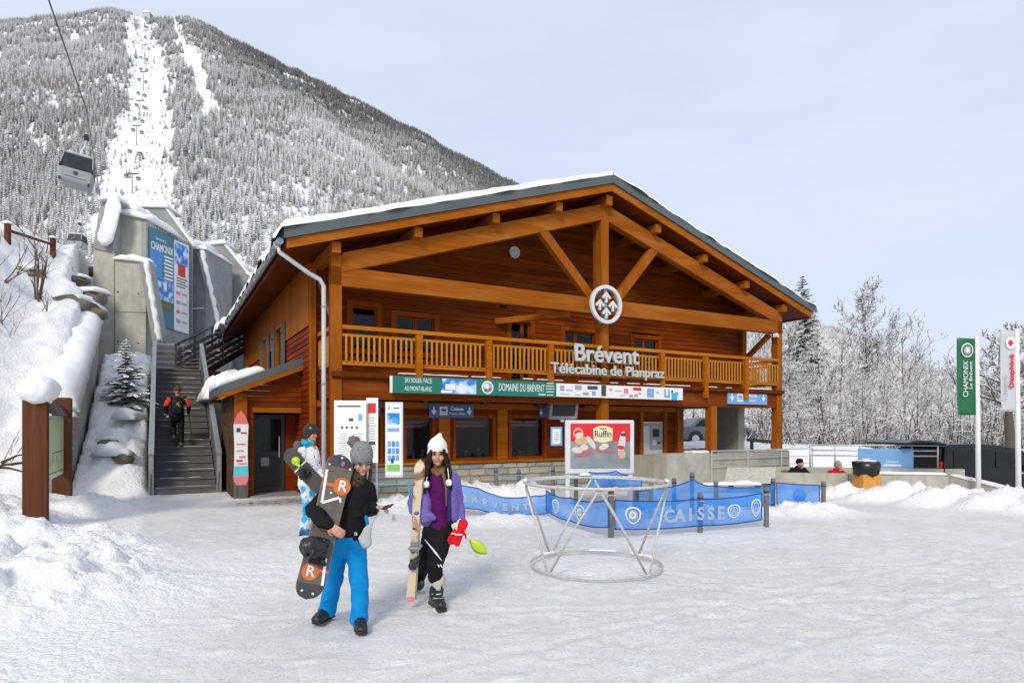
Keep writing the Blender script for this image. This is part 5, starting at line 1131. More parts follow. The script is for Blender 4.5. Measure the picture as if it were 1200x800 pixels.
# round emblem and raised letters
ew, ez = fp(709, 357, -.3); em = sign_at('emblem', 'round white emblem of four arrows mounted on the king post', 'sign', ew, -.3, ez)
Re = (380-335)/2/F*tow(ew, -.3).y
mb = MB(); n = 40
for (r0, r1) in ((Re*.82, Re),):
    for i in range(n):
        a0 = 2*math.pi*i/n; a1_ = 2*math.pi*(i+1)/n; q = [(r0*math.cos(a0), 0, r0*math.sin(a0)), (r1*math.cos(a0), 0, r1*math.sin(a0)), (r1*math.cos(a1_), 0, r1*math.sin(a1_)), (r0*math.cos(a1_), 0, r0*math.sin(a1_))]; mb.prism(q, (0, -.09, 0))
mb.build('ring', M['offw'], em, fix=True)
def up_arrow(cx_, cz_, s):
    mb = MB(); T = lambda x, z: (cx_+x*s, -.03, cz_+z*s)
    mb.prism([T(0, .5), T(-.5, .0), T(-.34, -.16), T(-.1, .08), T(-.1, -.45), T(.1, -.45), T(.1, .08), T(.34, -.16), T(.5, .0)], (0, -.05, 0)); mb.build('arrow', M['offw'], em, fix=True)
up_arrow(0, .36*Re, .58*Re); up_arrow(-.42*Re, -.06*Re, .58*Re); up_arrow(.42*Re, -.06*Re, .58*Re); up_arrow(0, -.46*Re, .58*Re)
mb = MB(); mb.box(-.05, .05, -.025, .18, -Re*.95, Re*.95); mb.build('bracket', M['zincd'], em)
LETM = flat('letter_grey', (.50, .51, .50))
def raised(word, label, u0, u1, v0, v1, t, bold, cat='lettering'):
    w0_, _ = fp(u0, v0, t); w1_, _ = fp(u1, v1, t); zc = fp((u0+u1)/2, (v0+v1)/2, t)[1]; t_ = sign_at('lettering', label, 'letters', (w0_+w1_)/2, t, zc)
    me = text_mesh(word, 1.0, .03, bold); xs_ = [v.co.x for v in me.vertices]; zz = [v.co.y for v in me.vertices]; Lr = max(xs_)-min(xs_); sc = (w1_-w0_)/Lr
    # one object for each letter
    x = -(w1_-w0_)/2; nl = 0
    for i, ch in enumerate(word):
        a = text_mesh('I'+word[:i]+'I', 1.0, .03, bold, 'LEFT'); b = text_mesh('I'+word[:i+1]+'I', 1.0, .03, bold, 'LEFT')
        adv = (max(v.co.x for v in b.vertices)-max(v.co.x for v in a.vertices))*sc
        if ch != ' ':
            m2 = text_mesh(ch, 1.0, .03, bold, 'LEFT').copy(); m2.materials.clear(); m2.materials.append(LETM); o = link('letter', m2, None, t_); o.matrix_local = Matrix.Translation((x, 0, 0)) @ FRONT @ Matrix.Diagonal((sc, sc*.92, 1.0, 1))
        x += adv
    panel(t_, 'rail', -(w1_-w0_)/2, (w1_-w0_)/2, -sc*.30, -sc*.27, .03, .05, M['zincd'])
    panel(t_, 'rail', -(w1_-w0_)/2, (w1_-w0_)/2, sc*.02, sc*.05, .03, .05, M['zincd'])
raised('Brévent', 'large white raised letters spelling Brévent across the balcony rail', 672, 747, 415, 417, -.30, .018)
raised('Télécabine de Planpraz', 'smaller white raised letters Télécabine de Planpraz on the balcony balusters', 645, 778, 432, 437, -.30, .014)
# ticket machine in the wall
tm = sign_at('ticket_machine', 'white upright ticket machine with dark screen set into the wall', 'ticket machine', (atm[0]+atm[1])/2, TW, 0)
hw_ = (atm[1]-atm[0])/2-.01
panel(tm, 'cabinet', -hw_, hw_, .1, atm[3], -.03, .25, flat('cabinet_white', (.62, .64, .66), .35), .01); panel(tm, 'header', -hw_+.03, hw_-.03, atm[3]-.14, atm[3]-.05, -.036, -.031, M['greyp'])
panel(tm, 'bezel', -hw_*.3, hw_*.9, 1.02, 1.78, -.06, -.031, M['greyp'], .008); panel(tm, 'screen', -hw_*.05, hw_*.6, 1.42, 1.68, -.066, -.061, M['black']); panel(tm, 'keypad', -hw_*.1, hw_*.3, 1.15, 1.32, -.07, -.061, M['offw']); panel(tm, 'slot', hw_*.4, hw_*.75, 1.2, 1.26, -.066, -.061, M['ink']); panel(tm, 'sticker', -hw_*.2, hw_*.7, .55, .85, -.036, -.031, M['lblue']); pr(tm, hw_*.25, .7, .2, .1, M['white'], -.037)
# monitor hung under the balcony
mw, mz = fp(660, 482, .4); mo_ = sign_at('monitor', 'grey cased information monitor hanging under the balcony', 'monitor', mw, .4, mz)
mo_.rotation_euler = (0, 0, RZ-.35)
mb = MB(); mb.prism([(-.42, 0, -.22), (.42, 0, -.22), (.46, 0, .26), (-.38, 0, .26)], (0, .35, 0)); bevel(mb.build('casing', M['zincd'], mo_, fix=True), .06, 3); mb = MB(); mb.prism([(-.33, -.004, -.13), (.33, -.004, -.13), (.37, -.004, .19), (-.29, -.004, .19)], (0, -.003, 0)); mb.build('screen', M['black'], mo_, fix=True)
mb = MB(); mb.tube([(0, .18, .26), (0, .18, .62)], .03, 8); mb.build('hanger', M['zincd'], mo_); mb = MB(); mb.ball((0, .1, -.25), (.07, .07, .05)); mb.build('speaker', M['offw'], mo_, smooth=True)

# ================================================================== PLAZA FURNITURE
def stand(name, label, cat, u, v, rz=0.0, group=None, s=None):
    q = grd(u, v) if s is None else ray(u, v, s); return thing(name, label, cat, (q.x, q.y, gz(q.x, q.y)-.02), rz, group), q
# slim info totem
t_, q = stand('info_totem', 'slim white and blue information panel on a single steel pole', 'sign', 461, 609, .18); S = q.y; pz = lambda v: H+(500-v)/F*S-t_.location.z
panel(t_, 'pole', -.03, .03, -.02, .04, -.1, pz(555), M['zinc']); x0, x1 = -.15, .15
panel(t_, 'casing', x0, x1+.03, pz(559), pz(471), -.05, .07, M['offw'], .015); panel(t_, 'face', x0+.02, x1, pz(556), pz(474), -.056, -.051, M['white'])
H_ = pz(474)-pz(556); Z = lambda f_: pz(474)-H_*f_
pr(t_, -.08, Z(.05), .03, .06, M['greyp'], -.057); pr(t_, .05, Z(.05), .1, .02, M['ink'], -.057); pr(t_, 0, Z(.2), .23, H_*.16, M['photo'], -.057); pr(t_, .03, Z(.23), .12, .08, M['cyan'], -.0575); pr(t_, 0, Z(.36), .22, H_*.05, M['lblue'], -.057)
for k in range(3):
    for j in range(3): pr(t_, -.075+.075*j, Z(.56+.1*k), .062, H_*.08, M['sky_b'] if (k+j) % 2 else M['lblue'], -.057)
pr(t_, 0, Z(.90), .24, H_*.10, flat('print_grass', (.22, .5, .12)), -.057); pr(t_, -.02, Z(.80), .05, .09, M['ink'], -.0575)
# white price boards in front of the building
for nm, lb, u0, u1, s_, ph in (('price_board', 'large white price board full of small print beside the downpipe', 392, 429, 13.0, 0), ('price_board', 'narrow white price board with a red square beside the larger one', 429.5, 443, 13.15, 1)):
    q = ray((u0+u1)/2, 500, s_); w_ = (u1-u0)/F*s_; t_ = thing(nm, lb, 'sign', (q.x, q.y, gz(q.x, q.y)), .05); z1 = H+(500-471-4*ph)/F*s_; z0 = H+(500-551)/F*s_
    panel(t_, 'board', -w_/2, w_/2, z0, z1, -.02, .02, M['white']); 
    for x in (-w_*.4, w_*.4): panel(t_, 'leg', x-.02, x+.02, -.2, z0, -.015, .025, M['zincd'])
    rd = random.Random(ph+40)
    if ph == 0:
        pr(t_, -.02, z1-.12, w_*.72, .03, M['ink'], -.0205); pr(t_, w_*.32, z1-.35, .08, .14, M['lblue'], -.0205); pr(t_, 0.02, z1-.40, .09, .06, M['ink'], -.0205)
        for k in range(4): pr(t_, -w_*.25+.1*k, z1-.56, .045, .045, M['ink'], -.0205)
        for k in range(16): pr(t_, -w_*.22, z1-.7-.045*k, w_*.4*rd.uniform(.5, 1), .012, M['greyp'], -.0205); pr(t_, w_*.25, z1-.7-.045*k, w_*.3*rd.uniform(.5, 1), .012, M['greyp'], -.0205)
    else:
        pr(t_, .0, z1-.22, .16, .2, M['red'], -.0205); pr(t_, 0, z1-.12, .16, .03, M['greyp'], -.0205)
        for k in range(14): pr(t_, 0, z1-.42-.055*k, w_*.7*rd.uniform(.4, 1), .014, M['greyp'], -.0205)
        pr(t_, 0, z1-.95, .13, .07, M['ink'], -.0206)
# small blue framed notice on a thin pole
t_, q = stand('notice', 'small blue framed notice on a thin pole beside the advert', 'sign', 652, 594); S = q.y; pz = lambda v: H+(500-v)/F*S-t_.location.z
panel(t_, 'pole', -.012, .012, -.012, .012, -.1, pz(521), M['zinc']); panel(t_, 'frame', -.125, .125, pz(522), pz(500), -.03, -.014, M['lblue'], .004); panel(t_, 'sheet', -.085, .085, pz(519.5), pz(502.5), -.034, -.0305, M['white'])
for k in range(6): pr(t_, 0, pz(506+2*k), .11, .012, M['greyp'], -.0345)
# advert on two white posts
t_, q = stand('advert_board', 'white framed red advert with sausages on two white posts', 'sign', 702, 596, .03); S = q.y; k_ = S/F; pz = lambda v: H+(500-v)/F*S-t_.location.z; px_ = lambda u: (u-702)*k_
for u_ in (665, 739): mb = MB(); mb.box(px_(u_)-.045, px_(u_)+.045, -.02, .05, -.1, pz(552)); mb.build('post', M['offw'], t_)
panel(t_, 'frame', px_(662), px_(743), pz(555), pz(492), -.06, .08, M['offw'], .03)
panel(t_, 'slate', px_(668), px_(738), pz(548.5), pz(517), -.066, -.061, M['slate']); panel(t_, 'red_field', px_(668), px_(738), pz(517), pz(496), -.066, -.061, M['red'])
mb = MB(); c_ = (px_(706), pz(508)); poly = []
for (x, z) in ((-11, -8), (0, -10.5), (11, -8), (11.5, 6), (6, 8.5), (0, 9.5), (-6, 8.5), (-11.5, 6)): poly.append((c_[0]+x*k_, -.067, c_[1]+z*k_))
mb.prism(poly, (0, -.003, 0)); mb.build('label', M['cream'], t_, fix=True)
lettering('Ruffin', .19, M['ink'], t_, Matrix.Translation((c_[0], -.071, c_[1]-.01)) @ FRONT, bold=.003, squeeze=.85, ext=.001)
pr(t_, c_[0], c_[1]+6*k_, 8*k_, 1.2*k_, M['fgreen'], -.071)
disc(t_, px_(677), pz(507), 6*k_, flat('print_salmon', (.72, .35, .28)), -.0665); disc(t_, px_(677), pz(508), 4.6*k_, M['red'], -.07)
saus = [flat('print_cured_ham', (.42, .13, .14)), flat('print_sausage_skin', (.62, .58, .52)), flat('print_bread', (.6, .38, .2))]
def blob2(u, v, ru, rv, ang, mat, y):
    mb = MB(); n = 18; c, s_ = math.cos(ang), math.sin(ang); pts = []
    for i in range(n): a = 2*math.pi*i/n; X = ru*math.cos(a); Zz = rv*math.sin(a); pts.append((px_(u)+(X*c-Zz*s_)*k_, y, pz(v)+(X*s_+Zz*c)*k_))
    mb.prism(pts, (0, -.002, 0)); mb.build('print', mat, t_, fix=True)
blob2(681, 516, 8, 5, 0, saus[2], -.0685); blob2(678, 510, 5, 3.5, .2, saus[1], -.0712); blob2(676, 527, 7, 3.5, -.1, saus[1], -.069); blob2(684, 524, 5, 3.5, .2, saus[1], -.0735); blob2(686, 530, 5, 3, -.1, saus[0], -.0755); blob2(691, 528, 4, 2.8, .3, saus[0], -.0705); blob2(692, 518, 9, 3, -1.0, saus[1], -.0715); blob2(703, 526, 6, 4, .2, saus[0], -.0735); blob2(707, 523, 6, 3.5, .4, saus[1], -.0765); blob2(714, 529, 6, 1.5, 0, saus[0], -.069); blob2(680, 533, 8, 2, 0, saus[0], -.072); blob2(728, 520, 4, 15, -.13, saus[1], -.069); blob2(727, 524, 4.3, 2.4, -.1, M['red'], -.072); blob2(728, 532, 4.6, 5, 0, saus[2], -.0725); blob2(730, 509, 3.6, 2, 0, M['ink'], -.0722)
# tubular ring frame
cR = grd(698, 666.5); t_ = thing('ring_frame', 'grey steel frame of two hoops joined by zigzag legs standing in snow', 'frame', (cR.x, cR.y, 0)); zg = gz(cR.x, cR.y)
def hoop(r, z, rt, ap=0): n = 48; return [(r*math.cos(2*math.pi*i/n), r*math.sin(2*math.pi*i/n), z) for i in range(n)]
steel = plain('frame_steel', (.50, .50, .485), .5, .1, .2, 30)
mb = MB(); mb.tube(hoop(.80, zg+.03, 0), .017, 8, closed=True); mb.build('base_hoop', steel, t_, smooth=True)
Ht = 1.07; mb = MB(); mb.tube(hoop(.88, Ht, 0), (.019), 8, closed=True); mb.build('top_hoop', steel, t_, smooth=True)
mb = MB(); mb.tube(hoop(.83, Ht-.012, 0), .013, 8, closed=True); mb.build('top_hoop', steel, t_, smooth=True)
mb = MB(); n = 48
for i in range(n):
    a0, a1_ = 2*math.pi*i/n, 2*math.pi*(i+1)/n; mb.add([(r*math.cos(a), r*math.sin(a), z) for a in (a0, a1_) for r, z in ((.83, Ht-.004), (.88, Ht+.006))], [(0, 1, 3, 2)])
mb.build('rim', steel, t_)
for k in range(4):
    at_ = math.radians(-95+90*k); T_ = Vector((.855*math.cos(at_), .855*math.sin(at_), Ht-.03))
    ends = []
    for sgn in (-1, 1):
        ab = at_+sgn*math.radians(45); ends.append(Vector((.80*math.cos(ab+sgn*-.03), .80*math.sin(ab+sgn*-.03), zg+.03)))
    tn = Vector((-math.sin(at_), math.cos(at_), 0))*.05
    mb = MB(); mb.tube([ends[0], ends[0].lerp(T_-tn, .5), T_-tn+Vector((0, 0, -.06)), T_-tn*.4, T_+tn*.4, T_+tn+Vector((0, 0, -.06)), ends[1].lerp(T_+tn, .5), ends[1]], .0145, 8); mb.build('leg', steel, t_, smooth=True)
rd = random.Random(9)
for k in range(5): a = rd.uniform(.4, 2.6); snow_lump('snow_crust', (.26, .05, .03), Matrix.Translation((.80*math.cos(a), .80*math.sin(a), zg+.03)) @ Matrix.Rotation(a+1.57, 4, 'Z'), t_, M['snow'], cuts=.03, amp=.015, seed=k)
for a in (-.1, 3.1, 1.6): snow_lump('snow_crust', (.18, .06, .03), Matrix.Translation((.86*math.cos(a), .86*math.sin(a), Ht+.012)) @ Matrix.Rotation(a+1.57, 4, 'Z'), t_, M['snow'], cuts=.03, amp=.015, seed=7)
# queue posts and blue nets
postm = plain('queue_post_grey', (.14, .145, .15), .7, 0, .2, 20)
PX = {}
def qpost(u, vt, vb, key, label, tilt=0):
    q = grd(u, vb); z_ = gz(q.x, q.y); zt_ = H+(500-vt)/F*q.y; t_ = thing('queue_post', label, 'post', (q.x, q.y, z_), 0, 'grey queue posts')
    mb = MB(); hh = zt_-z_; mb.tube([(0, 0, -.2), (tilt, 0, hh-.02), (tilt, 0, hh)], [.045, .045, .04], 12); mb.build('pole', postm, t_, smooth=False); mb = MB(); mb.tube([(tilt*.9, 0, hh-.10), (tilt*.9, 0, hh-.075)], .049, 12); mb.build('collar', M['black'], t_)
    PX[key] = (q, zt_); return t_
for args in ((716, 570, 630, 'a', 'grey queue post where two blue nets meet in front of the advert'), (820.5, 577, 623, 'b', 'grey queue post behind the white CAISSE letters'), (898, 570, 617, 'c', 'grey queue post at the free end of the CAISSE net'),
             (811, 553, 607, 'd', 'tallest grey queue post carrying the rear blue net'), (839, 564, 609, 'e', 'grey queue post under the sagging rear net'), (906, 560, 600, 'f', 'grey queue post joining the rear net to the short end net'), (965, 564, 601, 'g', 'lone grey queue post at the outer corner of the nets'),
             (790, 560, 605, 'h', 'grey queue post just beside the tallest one'), (763, 566, 608, 'i', 'grey queue post behind the ring frame between two nets'), (746, 568, 596, 'j', 'short grey queue post on trodden snow behind the ring frame'), (738, 566, 590, 'k', 'short grey queue post below the advert board'),
             (581, 548, 586, 'l', 'grey queue post before the stone plinth holding blue cord'), (608, 550, 586, 'm', 'second grey queue post before the stone plinth'), (648, 547, 590, 'n', 'grey queue post under the small blue framed notice'), (675, 549, 592, 'o', 'grey queue post right under the advert board')): qpost(*args)
def net_mat():
    m, nt, bs = new_mat('blue_net'); v = coords(nt); n_ = noise(nt, v, 3, 3)
    c = mixc(nt, ramp(nt, n_, .35, .65), (.018, .22, .70), (.07, .36, .88)); nt.links.new(c, bs.inputs['Base Color']); bs.inputs['Roughness'].default_value = .6
    tr = nd(nt, 'ShaderNodeBsdfTransparent'); tl = nd(nt, 'ShaderNodeBsdfTranslucent'); nt.links.new(c, tl.inputs['Color']); a1_ = nd(nt, 'ShaderNodeMixShader'); a2_ = nd(nt, 'ShaderNodeMixShader'); out = nt.nodes['Material Output']
    nt.links.new(bs.outputs[0], a1_.inputs[1]); nt.links.new(tl.outputs[0], a1_.inputs[2]); a1_.inputs[0].default_value = .25
    nt.links.new(a1_.outputs[0], a2_.inputs[1]); nt.links.new(tr.outputs[0], a2_.inputs[2]); a2_.inputs[0].default_value = .22; nt.links.new(a2_.outputs[0], out.inputs['Surface']); return m
NET = net_mat(); hem = flat('net_hem', (.02, .05, .25)); netw = flat('net_print', (.62, .72, .85))
def net(label, pts, seed, sag=.05, group='blue queue nets'):
    """pts: (world xy, z_bottom, z_top) along the net; returns thing + sampler"""
    t_ = thing('queue_net', label, 'net', (pts[0][0].x, pts[0][0].y, 0), 0, group); o0 = Vector((pts[0][0].x, pts[0][0].y, 0)); n_ = 60; m_ = 12
    L = [0]
    for i in range(1, len(pts)): L.append(L[-1]+(pts[i][0]-pts[i-1][0]).to_2d().length)
    def samp(f_, h_):
        x = f_*L[-1]; i = 0
        while i < len(L)-2 and x > L[i+1]: i += 1
        g = (x-L[i])/max(1e-6, L[i+1]-L[i]); p = pts[i][0].lerp(pts[i+1][0], g); sg = sag*4*g*(1-g)
        zb = pts[i][1]*(1-g)+pts[i+1][1]*g-sg*.8; zt_ = pts[i][2]*(1-g)+pts[i+1][2]*g-sg
        bul = .03*math.sin(math.pi*h_)*math.sin(math.pi*g)+.010*float(vnoise(np.array([f_*9.0]), np.array([h_*2.0]), None, seed)[0])
        return Vector((p.x-o0.x, p.y-o0.y-bul, zb+(zt_-zb)*h_))
    Pg = np.array([[tuple(samp(i/n_, j/m_)) for j in range(m_+1)] for i in range(n_+1)]); o = grid_mesh('net', Pg, NET); o.parent = t_
    for h_ in (0, 1): mb = MB(); mb.tube([samp(i/n_, h_) for i in range(n_+1)], .011, 5); mb.build('hem', hem, t_)
    for f_ in (0, 1): mb = MB(); mb.tube([samp(f_, j/m_) for j in range(m_+1)], .011, 5); mb.build('hem', hem, t_)
    return t_, samp, L[-1]
def net_print(t_, samp, Ln, me, f0, h0, hscale, Hn, mat, name='print'):
    """bend a flat mesh (x right, y up, centred) onto the net"""
    me = me.copy(); me.materials.clear(); me.materials.append(mat)
    for v in me.vertices: f_ = min(1, max(0, f0+v.co.x/Ln)); p = samp(f_, min(.98, max(.02, h0+v.co.y/Hn))); v.co = (p.x, p.y-.022-abs(v.co.z), p.z)
    return link(name, me, None, t_)
pp = lambda k, du=0: PX[k][0]+Vector((du, -.055, 0))
zz = lambda v, k: H+(500-v)/F*PX[k][0].y
lft = ray(640, 585, 11.6); lft2 = ray(668, 590, 10.7)
nA, sA, LA = net('blue net with printed badges sweeping out of the snow pile to a post', [(lft, .22, .58), (lft2, .15, .54), (pp('a', -.05), zz(617, 'a'), zz(585, 'a'))], 3)
nB, sB, LB = net('long blue net printed CAISSE in front of the ticket queue', [(pp('a', .05), zz(619, 'a'), zz(585, 'a')), (pp('b'), zz(615, 'b'), zz(584, 'b')), (pp('c', -.10), zz(608, 'c'), zz(577, 'c'))], 5, .03)
nC, sC, LC = net('rear blue net sagging between posts behind the CAISSE net', [(pp('k', .05), zz(596, 'k'), zz(570, 'k')), (pp('i'), zz(593, 'i'), zz(572, 'i')), (pp('d'), zz(583, 'd'), zz(561, 'd')), (pp('e'), zz(590, 'e'), zz(569, 'e')), (pp('f'), zz(590, 'f'), zz(567, 'f'))], 7, .05)
nD, sD, LD = net('short blue net with one round badge between the two outer posts', [(pp('f', .05), zz(590, 'f'), zz(565, 'f')), (pp('g', -.10), zz(593, 'g'), zz(568, 'g'))], 9, .01)
nE, sE, LE = net('bright blue net half buried behind the purple jacket in snow', [(ray(528, 565, 12.3), .22, .68), (ray(560, 572, 12.2), .15, .56), (ray(590, 582, 12.0), .06, .40), (ray(628, 586, 11.75), .12, .46), (ray(646, 588, 11.6), .18, .52)], 11, .02)
nF, sF, LF = net('blue net heap hanging under the advert board', [(ray(690, 556, 12.9), .5, .82), (ray(722, 556, 12.9), .55, .84), (ray(752, 562, 13.0), .42, .66)], 13, .03)
Hn = .46
def letters_on(t_, samp, Ln, word, f0, f1, h0, size, bold=.011):
    for i, ch in enumerate(word):
        if ch == ' ': continue
        net_print(t_, samp, Ln, text_mesh(ch, size, .001, bold), f0+(f1-f0)*(i+.5)/len(word), h0, 1, Hn, netw, 'letter')
letters_on(nB, sB, LB, 'CAISSE', .30, .72, .44, .30); letters_on(nE, sE, LE, 'BRÉVENT', .08, .8, .45, .2)
def ring_me(r0, r1, sq=1.0, n=28, pinch=.0):
    mb = MB(); 
    for i in range(n):
        a0, a1_ = 2*math.pi*i/n, 2*math.pi*(i+1)/n; q = []
        for a, r in ((a0, r0), (a0, r1), (a1_, r1), (a1_, r0)): x = r*math.cos(a); y = r*math.sin(a)*sq; x *= 1+pinch*(y/r1); q.append((x, y, 0))
        mb.add(q, [(0, 1, 2, 3)])
    return mb.mesh('ring')
def disc_me(r, sq=1.0, n=24):
    mb = MB(); mb.add([(0, 0, 0)]+[(r*math.cos(2*math.pi*i/n), r*math.sin(2*math.pi*i/n)*sq, 0) for i in range(n)], [(0, 1+i, 1+(i+1) % n) for i in range(n)]); return mb.mesh('disc')
def badge(t_, samp, Ln, f0, r, sq, style):
    net_print(t_, samp, Ln, ring_me(r*.82, r, sq, pinch=.25), f0, .5, 1, Hn, netw, 'badge')
    if style: net_print(t_, samp, Ln, disc_me(r*.62, sq), f0, .5, 1, Hn, M['greyp'], 'badge'); net_print(t_, samp, Ln, ring_me(r*.25, r*.45, sq), f0-.004, .52, 1, Hn, netw, 'badge')
    else:
        me = text_mesh('A', r*1.1, .001, .0); net_print(t_, samp, Ln, me, f0, .5, 1, Hn, netw, 'badge'); net_print(t_, samp, Ln, ring_me(r*.55, r*.63, sq), f0, .5, 1, Hn, netw, 'badge')
badge(nB, sB, LB, .11, .14, 1.0, 1); badge(nA, sA, LA, .62, .13, 1.2, 1); badge(nA, sA, LA, .2, .13, 1.2, 0); badge(nB, sB, LB, .78, .14, .85, 0); badge(nB, sB, LB, .95, .11, 1.4, 0)
net_print(nD, sD, LD, disc_me(.13, 1.0), .5, .5, 1, Hn, flat('net_badge', (.03, .20, .62)), 'badge')
cord = flat('cyan_cord', (.04, .45, .55))
def cords(label, ks, zs, dz=.0):
    pts = []
    for (a, b) in zip(ks[:-1], ks[1:]):
        pa, pb_ = PX[a][0], PX[b][0]
        for i in range(9): g = i/8; p = pa.lerp(pb_, g); pts.append((p.x, p.y-.05, zs+dz-.10*4*g*(1-g)))
    mb = MB(); mb.tube(pts, .009, 5); o = mb.build('cord_barrier', cord, None); tag(o, label, 'cord')
cords('turquoise cord sagging between the posts before the stone plinth', ['l', 'm', 'n', 'o'], .62); cords('turquoise cord looping between short posts behind the ring frame', ['o', 'k', 'i', 'h'], .45)
q0 = ray(430, 568, 12.9); q1 = ray(480, 566, 12.9); mb = MB(); mb.tube([(q0.x+(q1.x-q0.x)*i/8+.0, q0.y, .60-.03*math.sin(i/8*3.14)) for i in range(9)], .011, 5); 
for xx in (q0.x, q1.x): mb.tube([(xx, q0.y, -.1), (xx, q0.y, .64)], .02, 6)
tag(mb.build('cord_barrier', cord, None), 'turquoise cord on thin stakes before the narrow price board', 'cord')
for key in ('a', 'b', 'c', 'f'):
    mb = MB(); q, zt_ = PX[key]; mb.tube([(q.x-.055, q.y-.04, zt_-.14), (q.x, q.y-.06, zt_-.13), (q.x+.055, q.y-.04, zt_-.15)], .012, 5); tag(mb.build('tie_ribbon', M['pinkp'], None), {'a': 'pink tie ribbon on the post where two nets meet', 'b': 'pink tie ribbon on the post behind the CAISSE letters', 'c': 'pink tie ribbon at the free end of the CAISSE net', 'f': 'pink tie ribbon joining the rear and short nets'}[key], 'ribbon')

# ================================================================== RIGHT SIDE: WALLS, RAILS, VAN, FLAGS
lw = thing('low_wall', 'long low concrete wall with a snowy top sloping down towards the flags', 'wall', (0, 0, 0))
A_ = ray(886, 575, 17.7); B_ = ray(1112, 577, 16.45); C_ = ray(1245, 592, 14.3)
def strip_wall(p, q, z0, z1, th=.28, name='wall_section', mat=None):
    d = (q-p).to_2d().normalized(); n_ = Vector((-d.y, d.x, 0))*th; mb = MB()
    V = [Vector((p.x, p.y, -.7)), Vector((q.x, q.y, -.7)), Vector((q.x, q.y, z1)), Vector((p.x, p.y, z0))]; mb.prism(V, n_); return bevel(mb.build(name, mat or M['conc'], lw, fix=True), .02)
strip_wall(A_, A_.lerp(B_, .5)-(B_-A_).normalized()*.01, .46, .47); strip_wall(A_.lerp(B_, .5), B_, .47, .48); strip_wall(B_+(C_-B_)*.004, C_, .48, .0)
def wall_snow(p, q, z0, z1, h_, seed, wd=.34, off=.14):
    d = q-p; d.z = z1-z0; L_ = d.length; c_ = (p+q)/2; ang = math.atan2(d.y, d.x); el = math.asin((z1-z0)/L_); n_ = Vector((-d.y, d.x, 0)).normalized()*off
    snow_lump('wall_snow', (L_, wd, h_), Matrix.Translation((c_.x+n_.x, c_.y+n_.y, (z0+z1)/2)) @ Matrix.Rotation(ang, 4, 'Z') @ Matrix.Rotation(-el, 4, 'Y'), lw, M['snow'], cuts=.05, amp=.025, seed=seed)
wall_snow(A_.lerp(B_, .55), B_, .475, .48, .07, 201); wall_snow(B_, C_, .48, 0, .06, 202)
# second wall behind with handrail
uw = thing('terrace_wall', 'short concrete terrace wall carrying a grey pipe railing', 'wall', (0, 0, 0)); D_ = ray(900, 560, 19.6); E_ = ray(1131, 556, 18.6)
d = (E_-D_).to_2d().normalized(); n_ = Vector((-d.y, d.x, 0)); zU = H+(500-549)/F*18.8
mb = MB(); mb.prism([(D_.x, D_.y, -.7), (E_.x, E_.y, -.7), (E_.x, E_.y, zU), (D_.x, D_.y, zU)], n_*.3); bevel(mb.build('wall_section', M['conc'], uw, fix=True), .02)
def pipe(pts, r=.024, nm='rail'): mb = MB(); mb.tube(pts, r, 8); mb.build(nm, M['zinc'], uw, smooth=True)
f0, f1 = .23, .88; zR = H+(500-522)/F*18.8
for z_ in (zR, zR-.16, zR-.32): a_ = D_.lerp(E_, f0)+n_*.15; b_ = D_.lerp(E_, f1)+n_*.15; pipe([(a_.x, a_.y, z_), (b_.x, b_.y, z_)])
for k in range(6): f_ = f0+(f1-f0)*k/5; p_ = D_.lerp(E_, f_)+n_*.15; pipe([(p_.x, p_.y, zU), (p_.x, p_.y, zR)], .026, 'baluster')
bsn = thing('sign', 'sky blue banner sign tied to the pipe railing of the terrace', 'sign', (0, 0, 0)); a_ = D_.lerp(E_, .475)+n_*.10; b_ = D_.lerp(E_, .755)+n_*.10
bsn.location = (a_.x, a_.y, 0); bsn.rotation_euler = (0, 0, math.atan2(d.y, d.x)); Lb_ = (b_-a_).length
panel(bsn, 'sheet', 0, Lb_, zU-.02, zR-.10, 0, .012, M['lblue']); lettering('Skieurs', .12, M['white'], bsn, Matrix.Translation((Lb_*.62, -.002, zU+.20)) @ FRONT); pr(bsn, Lb_*.62, zU+.09, .5, .05, M['white'], -.001); pr(bsn, Lb_*.15, zU+.18, .2, .22, M['white'], -.001)
# railing in front of the passage
rp = thing('railing', 'thin grey post and wire railing along the concrete plinth', 'railing', tow(0, 0, 0), RZ)
w0_ = fp(834, 520, -.2)[0]; w1_ = fp(952, 520, -.2)[0]
for k in range(4): x = w0_+(w1_-w0_)*k/3; mb = MB(); mb.tube([(x, -.2, 0), (x, -.2, 1.0)], .02, 8); mb.build('post', M['zinc'], rp)
for z_ in (1.0, .75, .5): mb = MB(); mb.tube([(w0_, -.2, z_), (w1_, -.2, z_)], .012 if z_ < 1 else .02, 6); mb.build('rail', M['zinc'], rp)
# tilted pale board lying before the plinth
q = ray(873, 565, 16.8); tb_ = thing('tilted_board', 'large weathered white board leaning on trestles before the concrete plinth', 'board', (q.x, q.y, 0), .05)
a0 = ray(848, 564, 16.6)-q; a1_ = ray(908, 566, 16.6)-q; a2_ = ray(912, 548, 17.6)-q; a3 = ray(854, 547, 17.6)-q
zf = lambda v, s_: H+(500-v)/F*s_
slats = 9
def lerp2(f_, g_): p_ = a0.lerp(a1_, f_).lerp(a3.lerp(a2_, f_), g_); return Vector((p_.x, p_.y, zf(565, 16.6)*(1-g_)+zf(547, 17.6)*g_))
for k in range(slats):
    g0, g1 = k/slats, (k+.93)/slats; mb = MB(); mb.prism([lerp2(0, g0), lerp2(1, g0), lerp2(1, g1), lerp2(0, g1)], (0, 0, -.03)); mb.build('plank', plain('grey_white_board', (.50, .49, .44), .8, 0, .25, 12) if k == 0 else bpy.data.materials['grey_white_board'], tb_, fix=True)
